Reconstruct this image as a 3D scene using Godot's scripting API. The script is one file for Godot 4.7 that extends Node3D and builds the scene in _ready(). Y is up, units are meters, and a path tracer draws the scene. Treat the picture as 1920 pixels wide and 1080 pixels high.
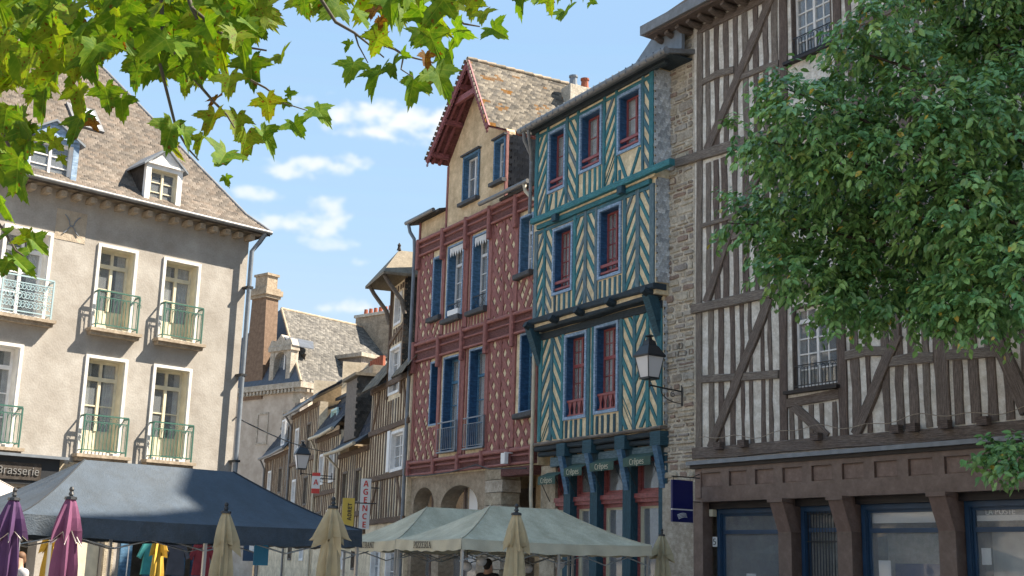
extends Node3D

var M := {}
var T := {}
var used := {}
var rng := RandomNumberGenerator.new()


# ---------------------------------------------------------------- mesh helpers
class MB:
	var v := PackedVector3Array()
	var n := PackedVector3Array()
	var t := PackedVector2Array()

	func tri(a: Vector3, b: Vector3, c: Vector3, ua := Vector2.ZERO, ub := Vector2.ZERO, uc := Vector2.ZERO) -> void:
		var k := (b - a).cross(c - a).normalized()
		v.append_array([a, c, b])
		n.append_array([k, k, k])
		t.append_array([ua, uc, ub])

	func quad(a: Vector3, b: Vector3, c: Vector3, d: Vector3, ua := Vector2.ZERO, ub := Vector2.ZERO, uc := Vector2.ZERO, ud := Vector2.ZERO) -> void:
		tri(a, b, c, ua, ub, uc)
		tri(a, c, d, ua, uc, ud)

	func stri(a: Vector3, b: Vector3, c: Vector3, na: Vector3, nb: Vector3, nc: Vector3, ua := Vector2.ZERO, ub := Vector2.ZERO, uc := Vector2.ZERO) -> void:
		v.append_array([a, c, b])
		n.append_array([na, nc, nb])
		t.append_array([ua, uc, ub])

	# a quad whose uv runs in metres: u from a to b, v from a to d
	func face(a: Vector3, b: Vector3, c: Vector3, d: Vector3, turn := false) -> void:
		var l := a.distance_to(b)
		var h := a.distance_to(d)
		if turn:
			quad(a, b, c, d, Vector2(0, 0), Vector2(0, l), Vector2(h, l), Vector2(h, 0))
		else:
			quad(a, b, c, d, Vector2(0, 0), Vector2(l, 0), Vector2(l, h), Vector2(0, h))

	func box(x0: float, y0: float, z0: float, x1: float, y1: float, z1: float) -> void:
		var up := absf(y1 - y0) > absf(x1 - x0)
		var a := Vector3(minf(x0, x1), minf(y0, y1), minf(z0, z1))
		var b := Vector3(maxf(x0, x1), maxf(y0, y1), maxf(z0, z1))
		face(Vector3(a.x, a.y, b.z), Vector3(b.x, a.y, b.z), Vector3(b.x, b.y, b.z), Vector3(a.x, b.y, b.z), up)
		face(Vector3(b.x, a.y, a.z), Vector3(a.x, a.y, a.z), Vector3(a.x, b.y, a.z), Vector3(b.x, b.y, a.z), up)
		face(Vector3(b.x, a.y, b.z), Vector3(b.x, a.y, a.z), Vector3(b.x, b.y, a.z), Vector3(b.x, b.y, b.z), up)
		face(Vector3(a.x, a.y, a.z), Vector3(a.x, a.y, b.z), Vector3(a.x, b.y, b.z), Vector3(a.x, b.y, a.z), up)
		face(Vector3(a.x, b.y, b.z), Vector3(b.x, b.y, b.z), Vector3(b.x, b.y, a.z), Vector3(a.x, b.y, a.z))
		face(Vector3(a.x, a.y, a.z), Vector3(b.x, a.y, a.z), Vector3(b.x, a.y, b.z), Vector3(a.x, a.y, b.z))

	# a flat polygon in x, y standing from z0 to z1, its front edge chamfered by ch, its grain along ang
	func prism(given: PackedVector2Array, z0: float, z1: float, ang := 0.0, ch := 0.0) -> void:
		var p := given.duplicate()
		var area := 0.0
		for i in p.size():
			area += p[i].cross(p[(i + 1) % p.size()])
		if area < 0.0:
			p.reverse()
		var q := p.duplicate()
		var m := p.size()
		if ch > 0.0:
			for i in m:
				var e0 := (p[i] - p[(i + m - 1) % m]).normalized()
				var e1 := (p[(i + 1) % m] - p[i]).normalized()
				var n0 := Vector2(-e0.y, e0.x)
				var n1 := Vector2(-e1.y, e1.x)
				var s := n0 + n1
				q[i] = p[i] + s * (ch / maxf(0.35, s.dot(n1)))
		var ix := Geometry2D.triangulate_polygon(q)
		for i in range(0, ix.size(), 3):
			var a := q[ix[i]]
			var b := q[ix[i + 1]]
			var c := q[ix[i + 2]]
			if (b - a).cross(c - a) < 0.0:
				var s := b
				b = c
				c = s
			tri(Vector3(a.x, a.y, z1), Vector3(b.x, b.y, z1), Vector3(c.x, c.y, z1), a.rotated(-ang), b.rotated(-ang), c.rotated(-ang))
		for i in m:
			var j := (i + 1) % m
			face(Vector3(p[i].x, p[i].y, z0), Vector3(p[j].x, p[j].y, z0), Vector3(p[j].x, p[j].y, z1 - ch), Vector3(p[i].x, p[i].y, z1 - ch))
			if ch > 0.0:
				face(Vector3(p[i].x, p[i].y, z1 - ch), Vector3(p[j].x, p[j].y, z1 - ch), Vector3(q[j].x, q[j].y, z1), Vector3(q[i].x, q[i].y, z1))

	# a hewn timber in the x, y plane from a to b, width w, between z0 and z1, edges wandering by wob
	func beam(r: RandomNumberGenerator, a: Vector2, b: Vector2, w: float, z0: float, z1: float, wob := 0.0, bow := 0.0, ch := 0.012) -> void:
		var seg := 1 if wob == 0.0 and bow == 0.0 else clampi(int(a.distance_to(b) / 0.45), 2, 8)
		var d := (b - a).normalized()
		var s := Vector2(-d.y, d.x)
		var u0 := r.randf() * 7.0
		var rows := []
		for i in seg + 1:
			var f := float(i) / seg
			var c := a.lerp(b, f) + s * (bow * 4.0 * f * (1.0 - f))
			var wl := -w / 2 + r.randf_range(-wob, wob)
			var wr := w / 2 + r.randf_range(-wob, wob)
			var zz := z1 + r.randf_range(-wob, wob) * 0.25
			var row := []
			for k in [[wr, z0], [wr, zz - ch], [wr - ch, zz], [wl + ch, zz], [wl, zz - ch], [wl, z0]]:
				var q: Vector2 = c + s * k[0]
				row.append(Vector3(q.x, q.y, k[1]))
			rows.append(row)
		var l := a.distance_to(b)
		var vv := [0.0, 0.04, 0.05, 0.05 + w, 0.06 + w, 0.1 + w]
		for i in seg:
			var ua := u0 + l * i / seg
			var ub := u0 + l * (i + 1) / seg
			for k in 5:
				quad(rows[i][k + 1], rows[i][k], rows[i + 1][k], rows[i + 1][k + 1], Vector2(ua, vv[k + 1]), Vector2(ua, vv[k]), Vector2(ub, vv[k]), Vector2(ub, vv[k + 1]))
		for e in [0, seg]:
			var o: Array = rows[e]
			for k in range(1, 5):
				if e == 0:
					tri(o[0], o[k], o[k + 1])
				else:
					tri(o[0], o[k + 1], o[k])

	func tube(pts: Array, r0: float, r1 := -1.0, sides := 8) -> void:
		if r1 < 0.0:
			r1 = r0
		var rings := []
		var dirs := []
		var last := Vector3.ZERO
		for i in pts.size():
			var d: Vector3 = (pts[mini(i + 1, pts.size() - 1)] - pts[maxi(i - 1, 0)]).normalized()
			var x: Vector3
			if last == Vector3.ZERO:
				x = d.cross(Vector3.UP if absf(d.y) < 0.9 else Vector3.RIGHT).normalized()
			else:
				x = (last - d * last.dot(d)).normalized()
			last = x
			var y := d.cross(x)
			var rr: float = lerpf(r0, r1, float(i) / maxi(1, pts.size() - 1))
			var ring := []
			var dd := []
			for k in sides:
				var a := TAU * k / sides
				var o := x * cos(a) + y * sin(a)
				ring.append(pts[i] + o * rr)
				dd.append(o)
			rings.append(ring)
			dirs.append(dd)
		var l := 0.0
		for i in pts.size() - 1:
			var l2: float = l + pts[i].distance_to(pts[i + 1])
			for k in sides:
				var j := (k + 1) % sides
				var ua := Vector2(l, k * 0.06)
				var ub := Vector2(l, k * 0.06 + 0.06)
				var uc := Vector2(l2, k * 0.06 + 0.06)
				var ud := Vector2(l2, k * 0.06)
				stri(rings[i][k], rings[i][j], rings[i + 1][j], dirs[i][k], dirs[i][j], dirs[i + 1][j], ua, ub, uc)
				stri(rings[i][k], rings[i + 1][j], rings[i + 1][k], dirs[i][k], dirs[i + 1][j], dirs[i + 1][k], ua, uc, ud)
			l = l2
		for k in range(1, sides - 1):
			tri(rings[0][0], rings[0][k + 1], rings[0][k])
			var e: Array = rings[-1]
			tri(e[0], e[k], e[k + 1])

	func lathe(prof: Array, at: Vector3, sides := 12, a0 := 0.0) -> void:
		for i in prof.size() - 1:
			var p: Vector2 = prof[i]
			var q: Vector2 = prof[i + 1]
			for k in sides:
				var a := a0 + TAU * k / sides
				var b := a0 + TAU * (k + 1) / sides
				var da := Vector3(cos(a), 0, -sin(a))
				var db := Vector3(cos(b), 0, -sin(b))
				var y := Vector3.UP
				if p.x > 0.0005:
					tri(at + da * p.x + y * p.y, at + db * p.x + y * p.y, at + db * q.x + y * q.y)
				if q.x > 0.0005:
					tri(at + da * p.x + y * p.y, at + db * q.x + y * q.y, at + da * q.x + y * q.y)

	# a slab: a flat outline in space with a thickness below it
	func slab(pts: Array, down: Vector3) -> void:
		var c := Vector3.ZERO
		for p in pts:
			c += p
		c /= pts.size()
		var m := pts.size()
		for i in m:
			var a: Vector3 = pts[i]
			var b: Vector3 = pts[(i + 1) % m]
			tri(c, a, b, Vector2(c.x, c.y), Vector2(a.x, a.y), Vector2(b.x, b.y))
			tri(c + down, b + down, a + down)
			face(a + down, b + down, b, a)


func put(mb: MB, called: String, m: Material, parent: Node, at := Vector3.ZERO) -> MeshInstance3D:
	var arr := []
	arr.resize(Mesh.ARRAY_MAX)
	arr[Mesh.ARRAY_VERTEX] = mb.v
	arr[Mesh.ARRAY_NORMAL] = mb.n
	arr[Mesh.ARRAY_TEX_UV] = mb.t
	var am := ArrayMesh.new()
	am.add_surface_from_arrays(Mesh.PRIMITIVE_TRIANGLES, arr)
	am.surface_set_material(0, m)
	var o := MeshInstance3D.new()
	o.mesh = am
	o.name = called
	o.position = at
	parent.add_child(o, true)
	return o


func numbered(called: String) -> String:
	var k: int = used.get(called, 0)
	used[called] = k + 1
	return called if k == 0 else "%s_%03d" % [called, k]


func tag(o: Node, label: String, category: String, group := "", kind := "") -> void:
	if label:
		o.set_meta("label", label)
	if category:
		o.set_meta("category", category)
	if group:
		o.set_meta("group", group)
	if kind:
		o.set_meta("kind", kind)


func thing(called: String, label: String, category: String, at := Vector3.ZERO, turn := 0.0, group := "") -> Node3D:
	var o := Node3D.new()
	o.name = numbered(called)
	o.position = at
	o.rotation_degrees.y = turn
	add_child(o)
	tag(o, label, category, group)
	return o


func part(called: String, parent: Node, at := Vector3.ZERO) -> Node3D:
	var o := Node3D.new()
	o.name = called
	o.position = at
	parent.add_child(o, true)
	return o


func bx(called: String, m: Material, parent: Node, x0: float, y0: float, z0: float, x1: float, y1: float, z1: float) -> MeshInstance3D:
	var mb := MB.new()
	mb.box(x0, y0, z0, x1, y1, z1)
	return put(mb, called, m, parent)


func timber(parent: Node, m: Material, x0: float, y0: float, x1: float, y1: float, w: float, z0: float, z1: float, wob := 0.0, bow := 0.0, called := "timber", ch := 0.012) -> MeshInstance3D:
	var mb := MB.new()
	mb.beam(rng, Vector2(x0, y0), Vector2(x1, y1), w, z0, z1, wob, bow, ch)
	return put(mb, called, m, parent)


func rect(x0: float, y0: float, x1: float, y1: float) -> PackedVector2Array:
	return PackedVector2Array([Vector2(x0, y0), Vector2(x1, y0), Vector2(x1, y1), Vector2(x0, y1)])


# diagonal timbers across a rectangular field, each cut to the field
func diagonals(parent: Node, mats: Array, x0: float, y0: float, x1: float, y1: float, dx: float, dy: float, pitch: float, w: float, z0: float, z1: float, phase := 0.0) -> void:
	var d := Vector2(dx, dy).normalized()
	var s := Vector2(-d.y, d.x)
	var field := rect(x0, y0, x1, y1)
	var lo := 1e9
	var hi := -1e9
	for p in field:
		lo = minf(lo, p.dot(s))
		hi = maxf(hi, p.dot(s))
	var k := lo + pitch * phase
	var mid := Vector2((x0 + x1) / 2, (y0 + y1) / 2).dot(d)
	while k < hi:
		var j := k + rng.randf_range(-0.018, 0.018)
		var ww := w * rng.randf_range(0.84, 1.14)
		var strip := PackedVector2Array([s * (j - ww / 2) + d * (mid - 20), s * (j - ww / 2) + d * (mid + 20), s * (j + ww / 2) + d * (mid + 20), s * (j + ww / 2) + d * (mid - 20)])
		for q in Geometry2D.intersect_polygons(strip, field):
			if q.size() > 2:
				var area := 0.0
				for i in q.size():
					area += q[i].cross(q[(i + 1) % q.size()])
				if absf(area) > 0.012:
					var mb := MB.new()
					mb.prism(q, z0, z1 + rng.randf_range(-0.003, 0.003), d.angle(), 0.008)
					put(mb, "timber", mats[rng.randi() % mats.size()], parent)
		k += pitch


# a wall in the x, y plane with rectangular openings [x0, y0, x1, y1], front at z1, back at z0
func wall(parent: Node, called: String, m: Material, x0: float, y0: float, x1: float, y1: float, holes: Array, z0: float, z1: float) -> MeshInstance3D:
	var xs := [x0, x1]
	var ys := [y0, y1]
	for h in holes:
		for k in [0, 2]:
			if h[k] > x0 and h[k] < x1 and not xs.has(h[k]):
				xs.append(h[k])
		for k in [1, 3]:
			if h[k] > y0 and h[k] < y1 and not ys.has(h[k]):
				ys.append(h[k])
	xs.sort()
	ys.sort()
	var mb := MB.new()
	var open := func(i: int, j: int) -> bool:
		if i < 0 or j < 0 or i >= xs.size() - 1 or j >= ys.size() - 1:
			return true
		var cx: float = (xs[i] + xs[i + 1]) / 2
		var cy: float = (ys[j] + ys[j + 1]) / 2
		for h in holes:
			if cx > h[0] and cx < h[2] and cy > h[1] and cy < h[3]:
				return true
		return false
	for i in xs.size() - 1:
		for j in ys.size() - 1:
			if open.call(i, j):
				continue
			var a := Vector2(xs[i], ys[j])
			var b := Vector2(xs[i + 1], ys[j + 1])
			mb.face(Vector3(a.x, a.y, z1), Vector3(b.x, a.y, z1), Vector3(b.x, b.y, z1), Vector3(a.x, b.y, z1))
			mb.face(Vector3(b.x, a.y, z0), Vector3(a.x, a.y, z0), Vector3(a.x, b.y, z0), Vector3(b.x, b.y, z0))
			if open.call(i - 1, j):
				mb.face(Vector3(a.x, a.y, z0), Vector3(a.x, a.y, z1), Vector3(a.x, b.y, z1), Vector3(a.x, b.y, z0))
			if open.call(i + 1, j):
				mb.face(Vector3(b.x, a.y, z1), Vector3(b.x, a.y, z0), Vector3(b.x, b.y, z0), Vector3(b.x, b.y, z1))
			if open.call(i, j - 1):
				mb.face(Vector3(a.x, a.y, z0), Vector3(b.x, a.y, z0), Vector3(b.x, a.y, z1), Vector3(a.x, a.y, z1))
			if open.call(i, j + 1):
				mb.face(Vector3(a.x, b.y, z1), Vector3(b.x, b.y, z1), Vector3(b.x, b.y, z0), Vector3(a.x, b.y, z0))
	return put(mb, called, m, parent)


func hole(x0: float, y0: float, x1: float, y1: float, t: float) -> Array:
	return [x0 + t, y0 + t, x1 - t, y1 - t]


# a window: trim round the opening, lined reveal, sash with glazing bars, one pane in each light, curtain and dark room behind
# st: t trim width, tp trim proud, tm trim material, d reveal depth, rm reveal material, fm sash material, leaves, cols per leaf, rows (shares from the bottom up), bw bar width, panel share of solid panel at the foot, tr share of the transom, room material
func window(parent: Node, x0: float, y0: float, x1: float, y1: float, z: float, st: Dictionary) -> Node3D:
	var w := part("window", parent, Vector3((x0 + x1) / 2, y0, z))
	var hw := (x1 - x0) / 2
	var h := y1 - y0
	var t: float = st.get("t", 0.1)
	var tp: float = st.get("tp", 0.03)
	var d: float = st.get("d", 0.2)
	var mb := MB.new()
	if t > 0.0:
		mb.box(-hw, 0, -0.04, -hw + t, h, tp)
		mb.box(hw - t, 0, -0.04, hw, h, tp)
		mb.box(-hw + t, h - t, -0.04, hw - t, h, tp)
		mb.box(-hw + t, 0, -0.04, hw - t, t, tp)
		put(mb, "trim", st.tm, w)
	var a := hw - t
	var b0 := t
	var b1 := h - t
	mb = MB.new()
	var e := 0.018
	mb.box(-a, b0, -d, -a + e, b1, -0.002)
	mb.box(a - e, b0, -d, a, b1, -0.002)
	mb.box(-a + e, b1 - e, -d, a - e, b1, -0.002)
	mb.box(-a + e, b0, -d, a - e, b0 + e, -0.002)
	put(mb, "reveal", st.rm, w)
	a -= e
	b0 += e
	b1 -= e
	var fw: float = st.get("fw", 0.055)
	var bw: float = st.get("bw", 0.025)
	var leaves: int = st.get("leaves", 2)
	var cols: int = st.get("cols", 1)
	var rows: Array = st.get("rows", [1, 1, 1])
	var zf := -d + 0.05
	var zb := -d
	mb = MB.new()
	mb.box(-a, b0, zb, -a + fw, b1, zf)
	mb.box(a - fw, b0, zb, a, b1, zf)
	mb.box(-a + fw, b1 - fw, zb, a - fw, b1, zf)
	mb.box(-a + fw, b0, zb, a - fw, b0 + fw, zf)
	var lights := []
	var top := b1 - fw
	var tr: float = st.get("tr", 0.0)
	if tr > 0.0:
		var y := b1 - (b1 - b0) * tr
		mb.box(-a + fw, y - 0.045, zb, a - fw, y + 0.045, zf + 0.02)
		lights.append([y + 0.045, top, st.get("trows", [1]), st.get("tcols", cols)])
		top = y - 0.045
	lights.append([b0 + fw, top, rows, cols])
	var lo: float = b0 + fw
	var pan: float = st.get("panel", 0.0)
	if pan > 0.0:
		var y := lo + (top - lo) * pan
		lights[-1][0] = y
		mb.box(-a + fw, lo, zb + 0.005, a - fw, y, zf - 0.015)
	var panes := []
	for L in lights:
		for q in leaves:
			var lx0 := -a + fw + (2 * a - 2 * fw) * q / leaves
			var lx1 := -a + fw + (2 * a - 2 * fw) * (q + 1) / leaves
			if q > 0:
				lx0 += fw * 0.55
				mb.box(lx0 - fw * 1.1, L[0], zb, lx0, L[1], zf + 0.008)
			if q < leaves - 1:
				lx1 -= fw * 0.55
			var total := 0.0
			for r in L[2]:
				total += r
			var y: float = L[0]
			for ri in L[2].size():
				var y2: float = y + (L[1] - L[0]) * L[2][ri] / total
				if ri > 0:
					mb.box(lx0, y - bw / 2, zb + 0.01, lx1, y + bw / 2, zf - 0.006)
				for ci in L[3]:
					var cx0: float = lx0 + (lx1 - lx0) * ci / L[3]
					var cx1: float = lx0 + (lx1 - lx0) * (ci + 1) / L[3]
					if ci > 0:
						mb.box(cx0 - bw / 2, y + bw / 2, zb + 0.01, cx0 + bw / 2, y2 - bw / 2, zf - 0.008)
					panes.append([cx0, y, cx1, y2])
				y = y2
	put(mb, "sash", st.fm, w)
	for p in panes:
		mb = MB.new()
		var pw: float = (p[2] - p[0]) / 2 + 0.004
		var ph: float = (p[3] - p[1]) / 2 + 0.004
		mb.box(-pw, -ph, -0.002, pw, ph, 0.002)
		var pane := put(mb, "pane", M.glass, w, Vector3((p[0] + p[2]) / 2, (p[1] + p[3]) / 2, zb + 0.02))
		pane.rotation = Vector3(rng.randf_range(-0.014, 0.014), rng.randf_range(-0.014, 0.014), 0)
	var cur: float = st.get("curtain", 0.0) * rng.randf_range(0.6, 1.7)
	if cur > 0.0:
		mb = MB.new()
		var nn := 10
		for s in [-1.0, 1.0]:
			for i in nn:
				var xa: float = s * (a - a * cur * i / nn)
				var xb: float = s * (a - a * cur * (i + 1) / nn)
				var za := zb - 0.1 + 0.02 * (i % 2)
				var zc := zb - 0.1 + 0.02 * ((i + 1) % 2)
				if s < 0:
					mb.face(Vector3(xa, b0, za), Vector3(xb, b0, zc), Vector3(xb, b1, zc), Vector3(xa, b1, za))
				else:
					mb.face(Vector3(xb, b0, zc), Vector3(xa, b0, za), Vector3(xa, b1, za), Vector3(xb, b1, zc))
		put(mb, "curtain", M.net, w)
	# the room behind, open towards the window
	mb = MB.new()
	var q0 := Vector3(-a - 0.1, b0 - 0.1, zb - 0.02)
	var q1 := Vector3(a + 0.1, b1 + 0.1, zb - st.get("deep", 2.2))
	mb.face(Vector3(q0.x, q0.y, q1.z), Vector3(q1.x, q0.y, q1.z), Vector3(q1.x, q1.y, q1.z), Vector3(q0.x, q1.y, q1.z))
	mb.face(Vector3(q0.x, q0.y, q0.z), Vector3(q0.x, q0.y, q1.z), Vector3(q0.x, q1.y, q1.z), Vector3(q0.x, q1.y, q0.z))
	mb.face(Vector3(q1.x, q0.y, q1.z), Vector3(q1.x, q0.y, q0.z), Vector3(q1.x, q1.y, q0.z), Vector3(q1.x, q1.y, q1.z))
	mb.face(Vector3(q0.x, q0.y, q0.z), Vector3(q1.x, q0.y, q0.z), Vector3(q1.x, q0.y, q1.z), Vector3(q0.x, q0.y, q1.z))
	mb.face(Vector3(q0.x, q1.y, q1.z), Vector3(q1.x, q1.y, q1.z), Vector3(q1.x, q1.y, q0.z), Vector3(q0.x, q1.y, q0.z))
	put(mb, "room", M.room, w)
	return w


# slates laid in courses over a roof plane: o corner, u along the eave, w up the slope, poly in (u, w) metres
func slates(parent: Node, o: Vector3, u: Vector3, w: Vector3, poly: PackedVector2Array, sw: float, sh: float, m: Material, tones: Array, called := "slates", lichen := 0.0, thick := 0.012) -> void:
	var nrm := u.cross(w).normalized()
	var lo := Vector2(1e9, 1e9)
	var hi := -lo
	for p in poly:
		lo = lo.min(p)
		hi = hi.max(p)
	var mesh := MB.new()
	mesh.box(-sw * 0.485, -sh * 0.7, -thick / 2, sw * 0.485, sh * 0.7, thick / 2)
	var noise := FastNoiseLite.new()
	noise.seed = 11
	noise.frequency = 0.9
	var xf := []
	var cs := []
	var row := 0
	var y := lo.y + sh * 0.5
	while y < hi.y:
		var x := lo.x + sw * (0.5 if row % 2 == 0 else 0.0)
		while x < hi.x + sw * 0.5:
			if Geometry2D.is_point_in_polygon(Vector2(clampf(x, lo.x + 0.001, hi.x - 0.001), y), poly):
				var p := o + u * (x + rng.randf_range(-0.006, 0.006)) + w * (y + rng.randf_range(-0.008, 0.008)) + nrm * (thick * 1.4 + rng.randf_range(0, 0.006))
				var b := Basis(u, w, nrm).rotated(u, thick * 1.1 / sh).rotated(nrm, rng.randf_range(-0.03, 0.03))
				xf.append(Transform3D(b, p))
				var c: Color = tones[rng.randi() % tones.size()]
				var f := rng.randf_range(0.72, 1.22) * (1.0 + 0.25 * noise.get_noise_2d(x * 0.5 + 9.0, y * 0.5))
				c = Color(c.r * f, c.g * f, c.b * f)
				if lichen > 0.0 and noise.get_noise_2d(x * 1.6, y * 1.6 + 40.0) > 0.42 - lichen and rng.randf() < 0.75:
					c = c.lerp(Color(0.3, 0.135, 0.02), rng.randf_range(0.5, 1.0))
				cs.append(c)
			x += sw
		y += sh
		row += 1
	var mm := MultiMesh.new()
	mm.transform_format = MultiMesh.TRANSFORM_3D
	mm.use_colors = true
	var tmp := put(mesh, "s", m, self)
	mm.mesh = tmp.mesh
	remove_child(tmp)
	tmp.free()
	mm.instance_count = xf.size()
	for i in xf.size():
		mm.set_instance_transform(i, xf[i])
		mm.set_instance_color(i, cs[i])
	var mi := MultiMeshInstance3D.new()
	mi.multimesh = mm
	mi.name = called
	mi.set_meta("kind", "stuff")
	parent.add_child(mi, true)


func word(text: String, size: float, depth: float, called: String, m: Material, parent: Node, at: Vector3, turn := 0.0, font := "Droid Sans", bold := false) -> MeshInstance3D:
	var tm := TextMesh.new()
	var sf := SystemFont.new()
	sf.font_names = PackedStringArray([font])
	if bold:
		sf.font_weight = 700
	tm.font = sf
	tm.text = text
	tm.font_size = 64
	tm.pixel_size = size / 64.0
	tm.depth = depth
	tm.curve_step = 2.0
	tm.material = m
	var o := MeshInstance3D.new()
	o.mesh = tm
	o.name = called
	o.position = at
	o.rotation_degrees.z = turn
	parent.add_child(o, true)
	return o


# ---------------------------------------------------------------- textures and materials
func noise_bytes(seed_: int, freq: float, oct: int, w: int, h: int) -> PackedByteArray:
	var f := FastNoiseLite.new()
	f.seed = seed_
	f.frequency = freq
	f.fractal_octaves = oct
	f.noise_type = FastNoiseLite.TYPE_SIMPLEX_SMOOTH
	var im := f.get_seamless_image(w, h, false, false, 0.2, true)
	im.convert(Image.FORMAT_L8)
	if w != 512 or h != 512:
		im.resize(512, 512, Image.INTERPOLATE_CUBIC)
	return im.get_data()


func tex(a: PackedByteArray, lo: Color, hi: Color, gain := 1.0) -> ImageTexture:
	var out := PackedByteArray()
	out.resize(512 * 512 * 3)
	var lut := PackedByteArray()
	for i in 256:
		var f := clampf((i / 255.0 - 0.5) * gain + 0.5, 0, 1)
		var c := lo.lerp(hi, f)
		lut.append_array([c.r8, c.g8, c.b8])
	for i in 512 * 512:
		var k := a[i] * 3
		out[i * 3] = lut[k]
		out[i * 3 + 1] = lut[k + 1]
		out[i * 3 + 2] = lut[k + 2]
	return ImageTexture.create_from_image(Image.create_from_data(512, 512, false, Image.FORMAT_RGB8, out))


func blend(a: PackedByteArray, b: PackedByteArray, f: float) -> PackedByteArray:
	var out := PackedByteArray()
	out.resize(a.size())
	for i in a.size():
		out[i] = int(clampf(a[i] * (1.0 - f) + b[i] * f, 0, 255))
	return out


func mat(r: float, g: float, b: float, rough := 0.85, tx: Texture2D = null, tri := 0.0, bump: Texture2D = null, cm := 0.0) -> StandardMaterial3D:
	var m := StandardMaterial3D.new()
	m.albedo_color = Color(r, g, b).linear_to_srgb()
	m.roughness = rough
	if tx:
		m.albedo_texture = tx
	if bump:
		m.heightmap_enabled = true
		m.heightmap_texture = bump
		m.heightmap_scale = cm
	if tri > 0.0:
		m.uv1_triplanar = true
		m.uv1_scale = Vector3(tri, tri, tri)
	return m


func materials() -> void:
	var big := noise_bytes(1, 0.008, 5, 512, 512)
	var mid := noise_bytes(2, 0.03, 4, 512, 512)
	var fine := noise_bytes(3, 0.16, 3, 512, 512)
	var streak := noise_bytes(4, 0.06, 4, 64, 512)
	var patch := blend(big, fine, 0.3)
	T.plaster = tex(blend(blend(big, mid, 0.3), fine, 0.25), Color(0.78, 0.76, 0.74), Color(1, 1, 1), 1.3)
	T.plaster_old = tex(blend(blend(big, mid, 0.4), fine, 0.35), Color(0.7, 0.68, 0.65), Color(1, 1, 1), 1.6)
	T.grain = tex(blend(streak, big, 0.3), Color(0.42, 0.42, 0.42), Color(1, 1, 1), 1.7)
	T.worn = tex(blend(blend(streak, mid, 0.45), fine, 0.2), Color(0.55, 0.63, 0.65), Color(1, 1, 1), 2.0)
	T.wornred = tex(blend(blend(streak, mid, 0.45), fine, 0.2), Color(0.62, 0.58, 0.58), Color(1, 1, 1), 1.8)
	T.oak = tex(blend(blend(streak, mid, 0.35), fine, 0.3), Color(0.5, 0.48, 0.47), Color(1, 1, 1), 2.0)
	T.stone = tex(blend(blend(big, mid, 0.5), fine, 0.4), Color(0.62, 0.6, 0.57), Color(1, 1, 1), 1.7)
	T.cloth = tex(blend(big, fine, 0.25), Color(0.82, 0.82, 0.82), Color(1, 1, 1), 1.2)
	T.bump = tex(blend(mid, fine, 0.5), Color.BLACK, Color.WHITE, 1.5)
	T.bumpg = tex(streak, Color.BLACK, Color.WHITE, 1.5)
	T.carve = tex(blend(noise_bytes(7, 0.07, 2, 512, 512), fine, 0.2), Color.BLACK, Color.WHITE, 2.2)
	M.room = mat(0.3, 0.27, 0.24, 0.9, T.plaster_old, 0.5)
	M.glass = mat(0.5, 0.55, 0.6, 0.03)
	M.glass.transparency = BaseMaterial3D.TRANSPARENCY_ALPHA
	M.glass.albedo_color.a = 0.16
	M.net = mat(0.7, 0.7, 0.68, 0.9, T.cloth, 1.5)
	M.cream_wall = mat(0.42, 0.4, 0.372, 0.92, T.plaster, 0.22, T.bump, 0.35)
	M.patch = mat(0.5, 0.43, 0.34, 0.92, T.plaster, 0.5, T.bump, 1.0)
	M.surround = mat(0.8, 0.78, 0.74, 0.75, T.cloth, 0.5)
	M.cream_wood = mat(0.72, 0.66, 0.5, 0.55, T.cloth, 0.6)
	M.white_wood = mat(0.88, 0.87, 0.86, 0.5, T.cloth, 0.6)
	M.sill = mat(0.5, 0.42, 0.33, 0.9, T.stone, 0.6)
	M.iron_green = mat(0.03, 0.11, 0.085, 0.5)
	M.iron_pale = mat(0.3, 0.42, 0.46, 0.55)
	M.iron = mat(0.018, 0.02, 0.024, 0.45)
	M.lead = mat(0.2, 0.23, 0.27, 0.45, T.cloth, 0.8)
	M.zinc = mat(0.24, 0.25, 0.27, 0.42, T.plaster_old, 0.8)
	M.pvc_cream = mat(0.62, 0.55, 0.42, 0.6, T.cloth, 0.8)
	M.slate = mat(1, 1, 1, 0.85, T.stone, 1.2)
	M.slate.metallic_specular = 0.22
	M.slate.vertex_color_use_as_albedo = true
	M.under = mat(0.1, 0.09, 0.085, 0.95, T.stone, 0.6)
	M.under.metallic_specular = 0.2
	M.cream_panel = mat(0.93, 0.79, 0.55, 0.92, T.plaster_old, 0.6, T.bump, 0.8)
	M.teal = mat(0.042, 0.22, 0.262, 0.72, T.worn, 0, T.bumpg, 0.5)
	M.teal2 = mat(0.058, 0.27, 0.305, 0.75, T.worn, 0, T.bumpg, 0.5)
	M.teal3 = mat(0.085, 0.215, 0.27, 0.8, T.worn, 0, T.bumpg, 0.6)
	M.teal4 = mat(0.18, 0.25, 0.29, 0.85, T.worn, 0, T.bumpg, 0.7)
	M.teal_dark = mat(0.03, 0.1, 0.14, 0.75, T.worn, 0, T.bumpg, 0.6)
	M.black_beam = mat(0.04, 0.058, 0.075, 0.8, T.worn, 0, T.bumpg, 0.8)
	for k in ["teal", "teal2", "teal3", "teal4", "teal_dark", "black_beam"]:
		M[k].uv1_scale = Vector3(0.35, 1.3, 1)
	M.maroon = mat(0.42, 0.17, 0.15, 0.75, T.wornred, 0, T.bumpg, 0.5)
	M.maroon2 = mat(0.37, 0.145, 0.13, 0.78, T.wornred, 0, T.bumpg, 0.5)
	M.maroon3 = mat(0.48, 0.205, 0.18, 0.78, T.wornred, 0, T.bumpg, 0.5)
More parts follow.
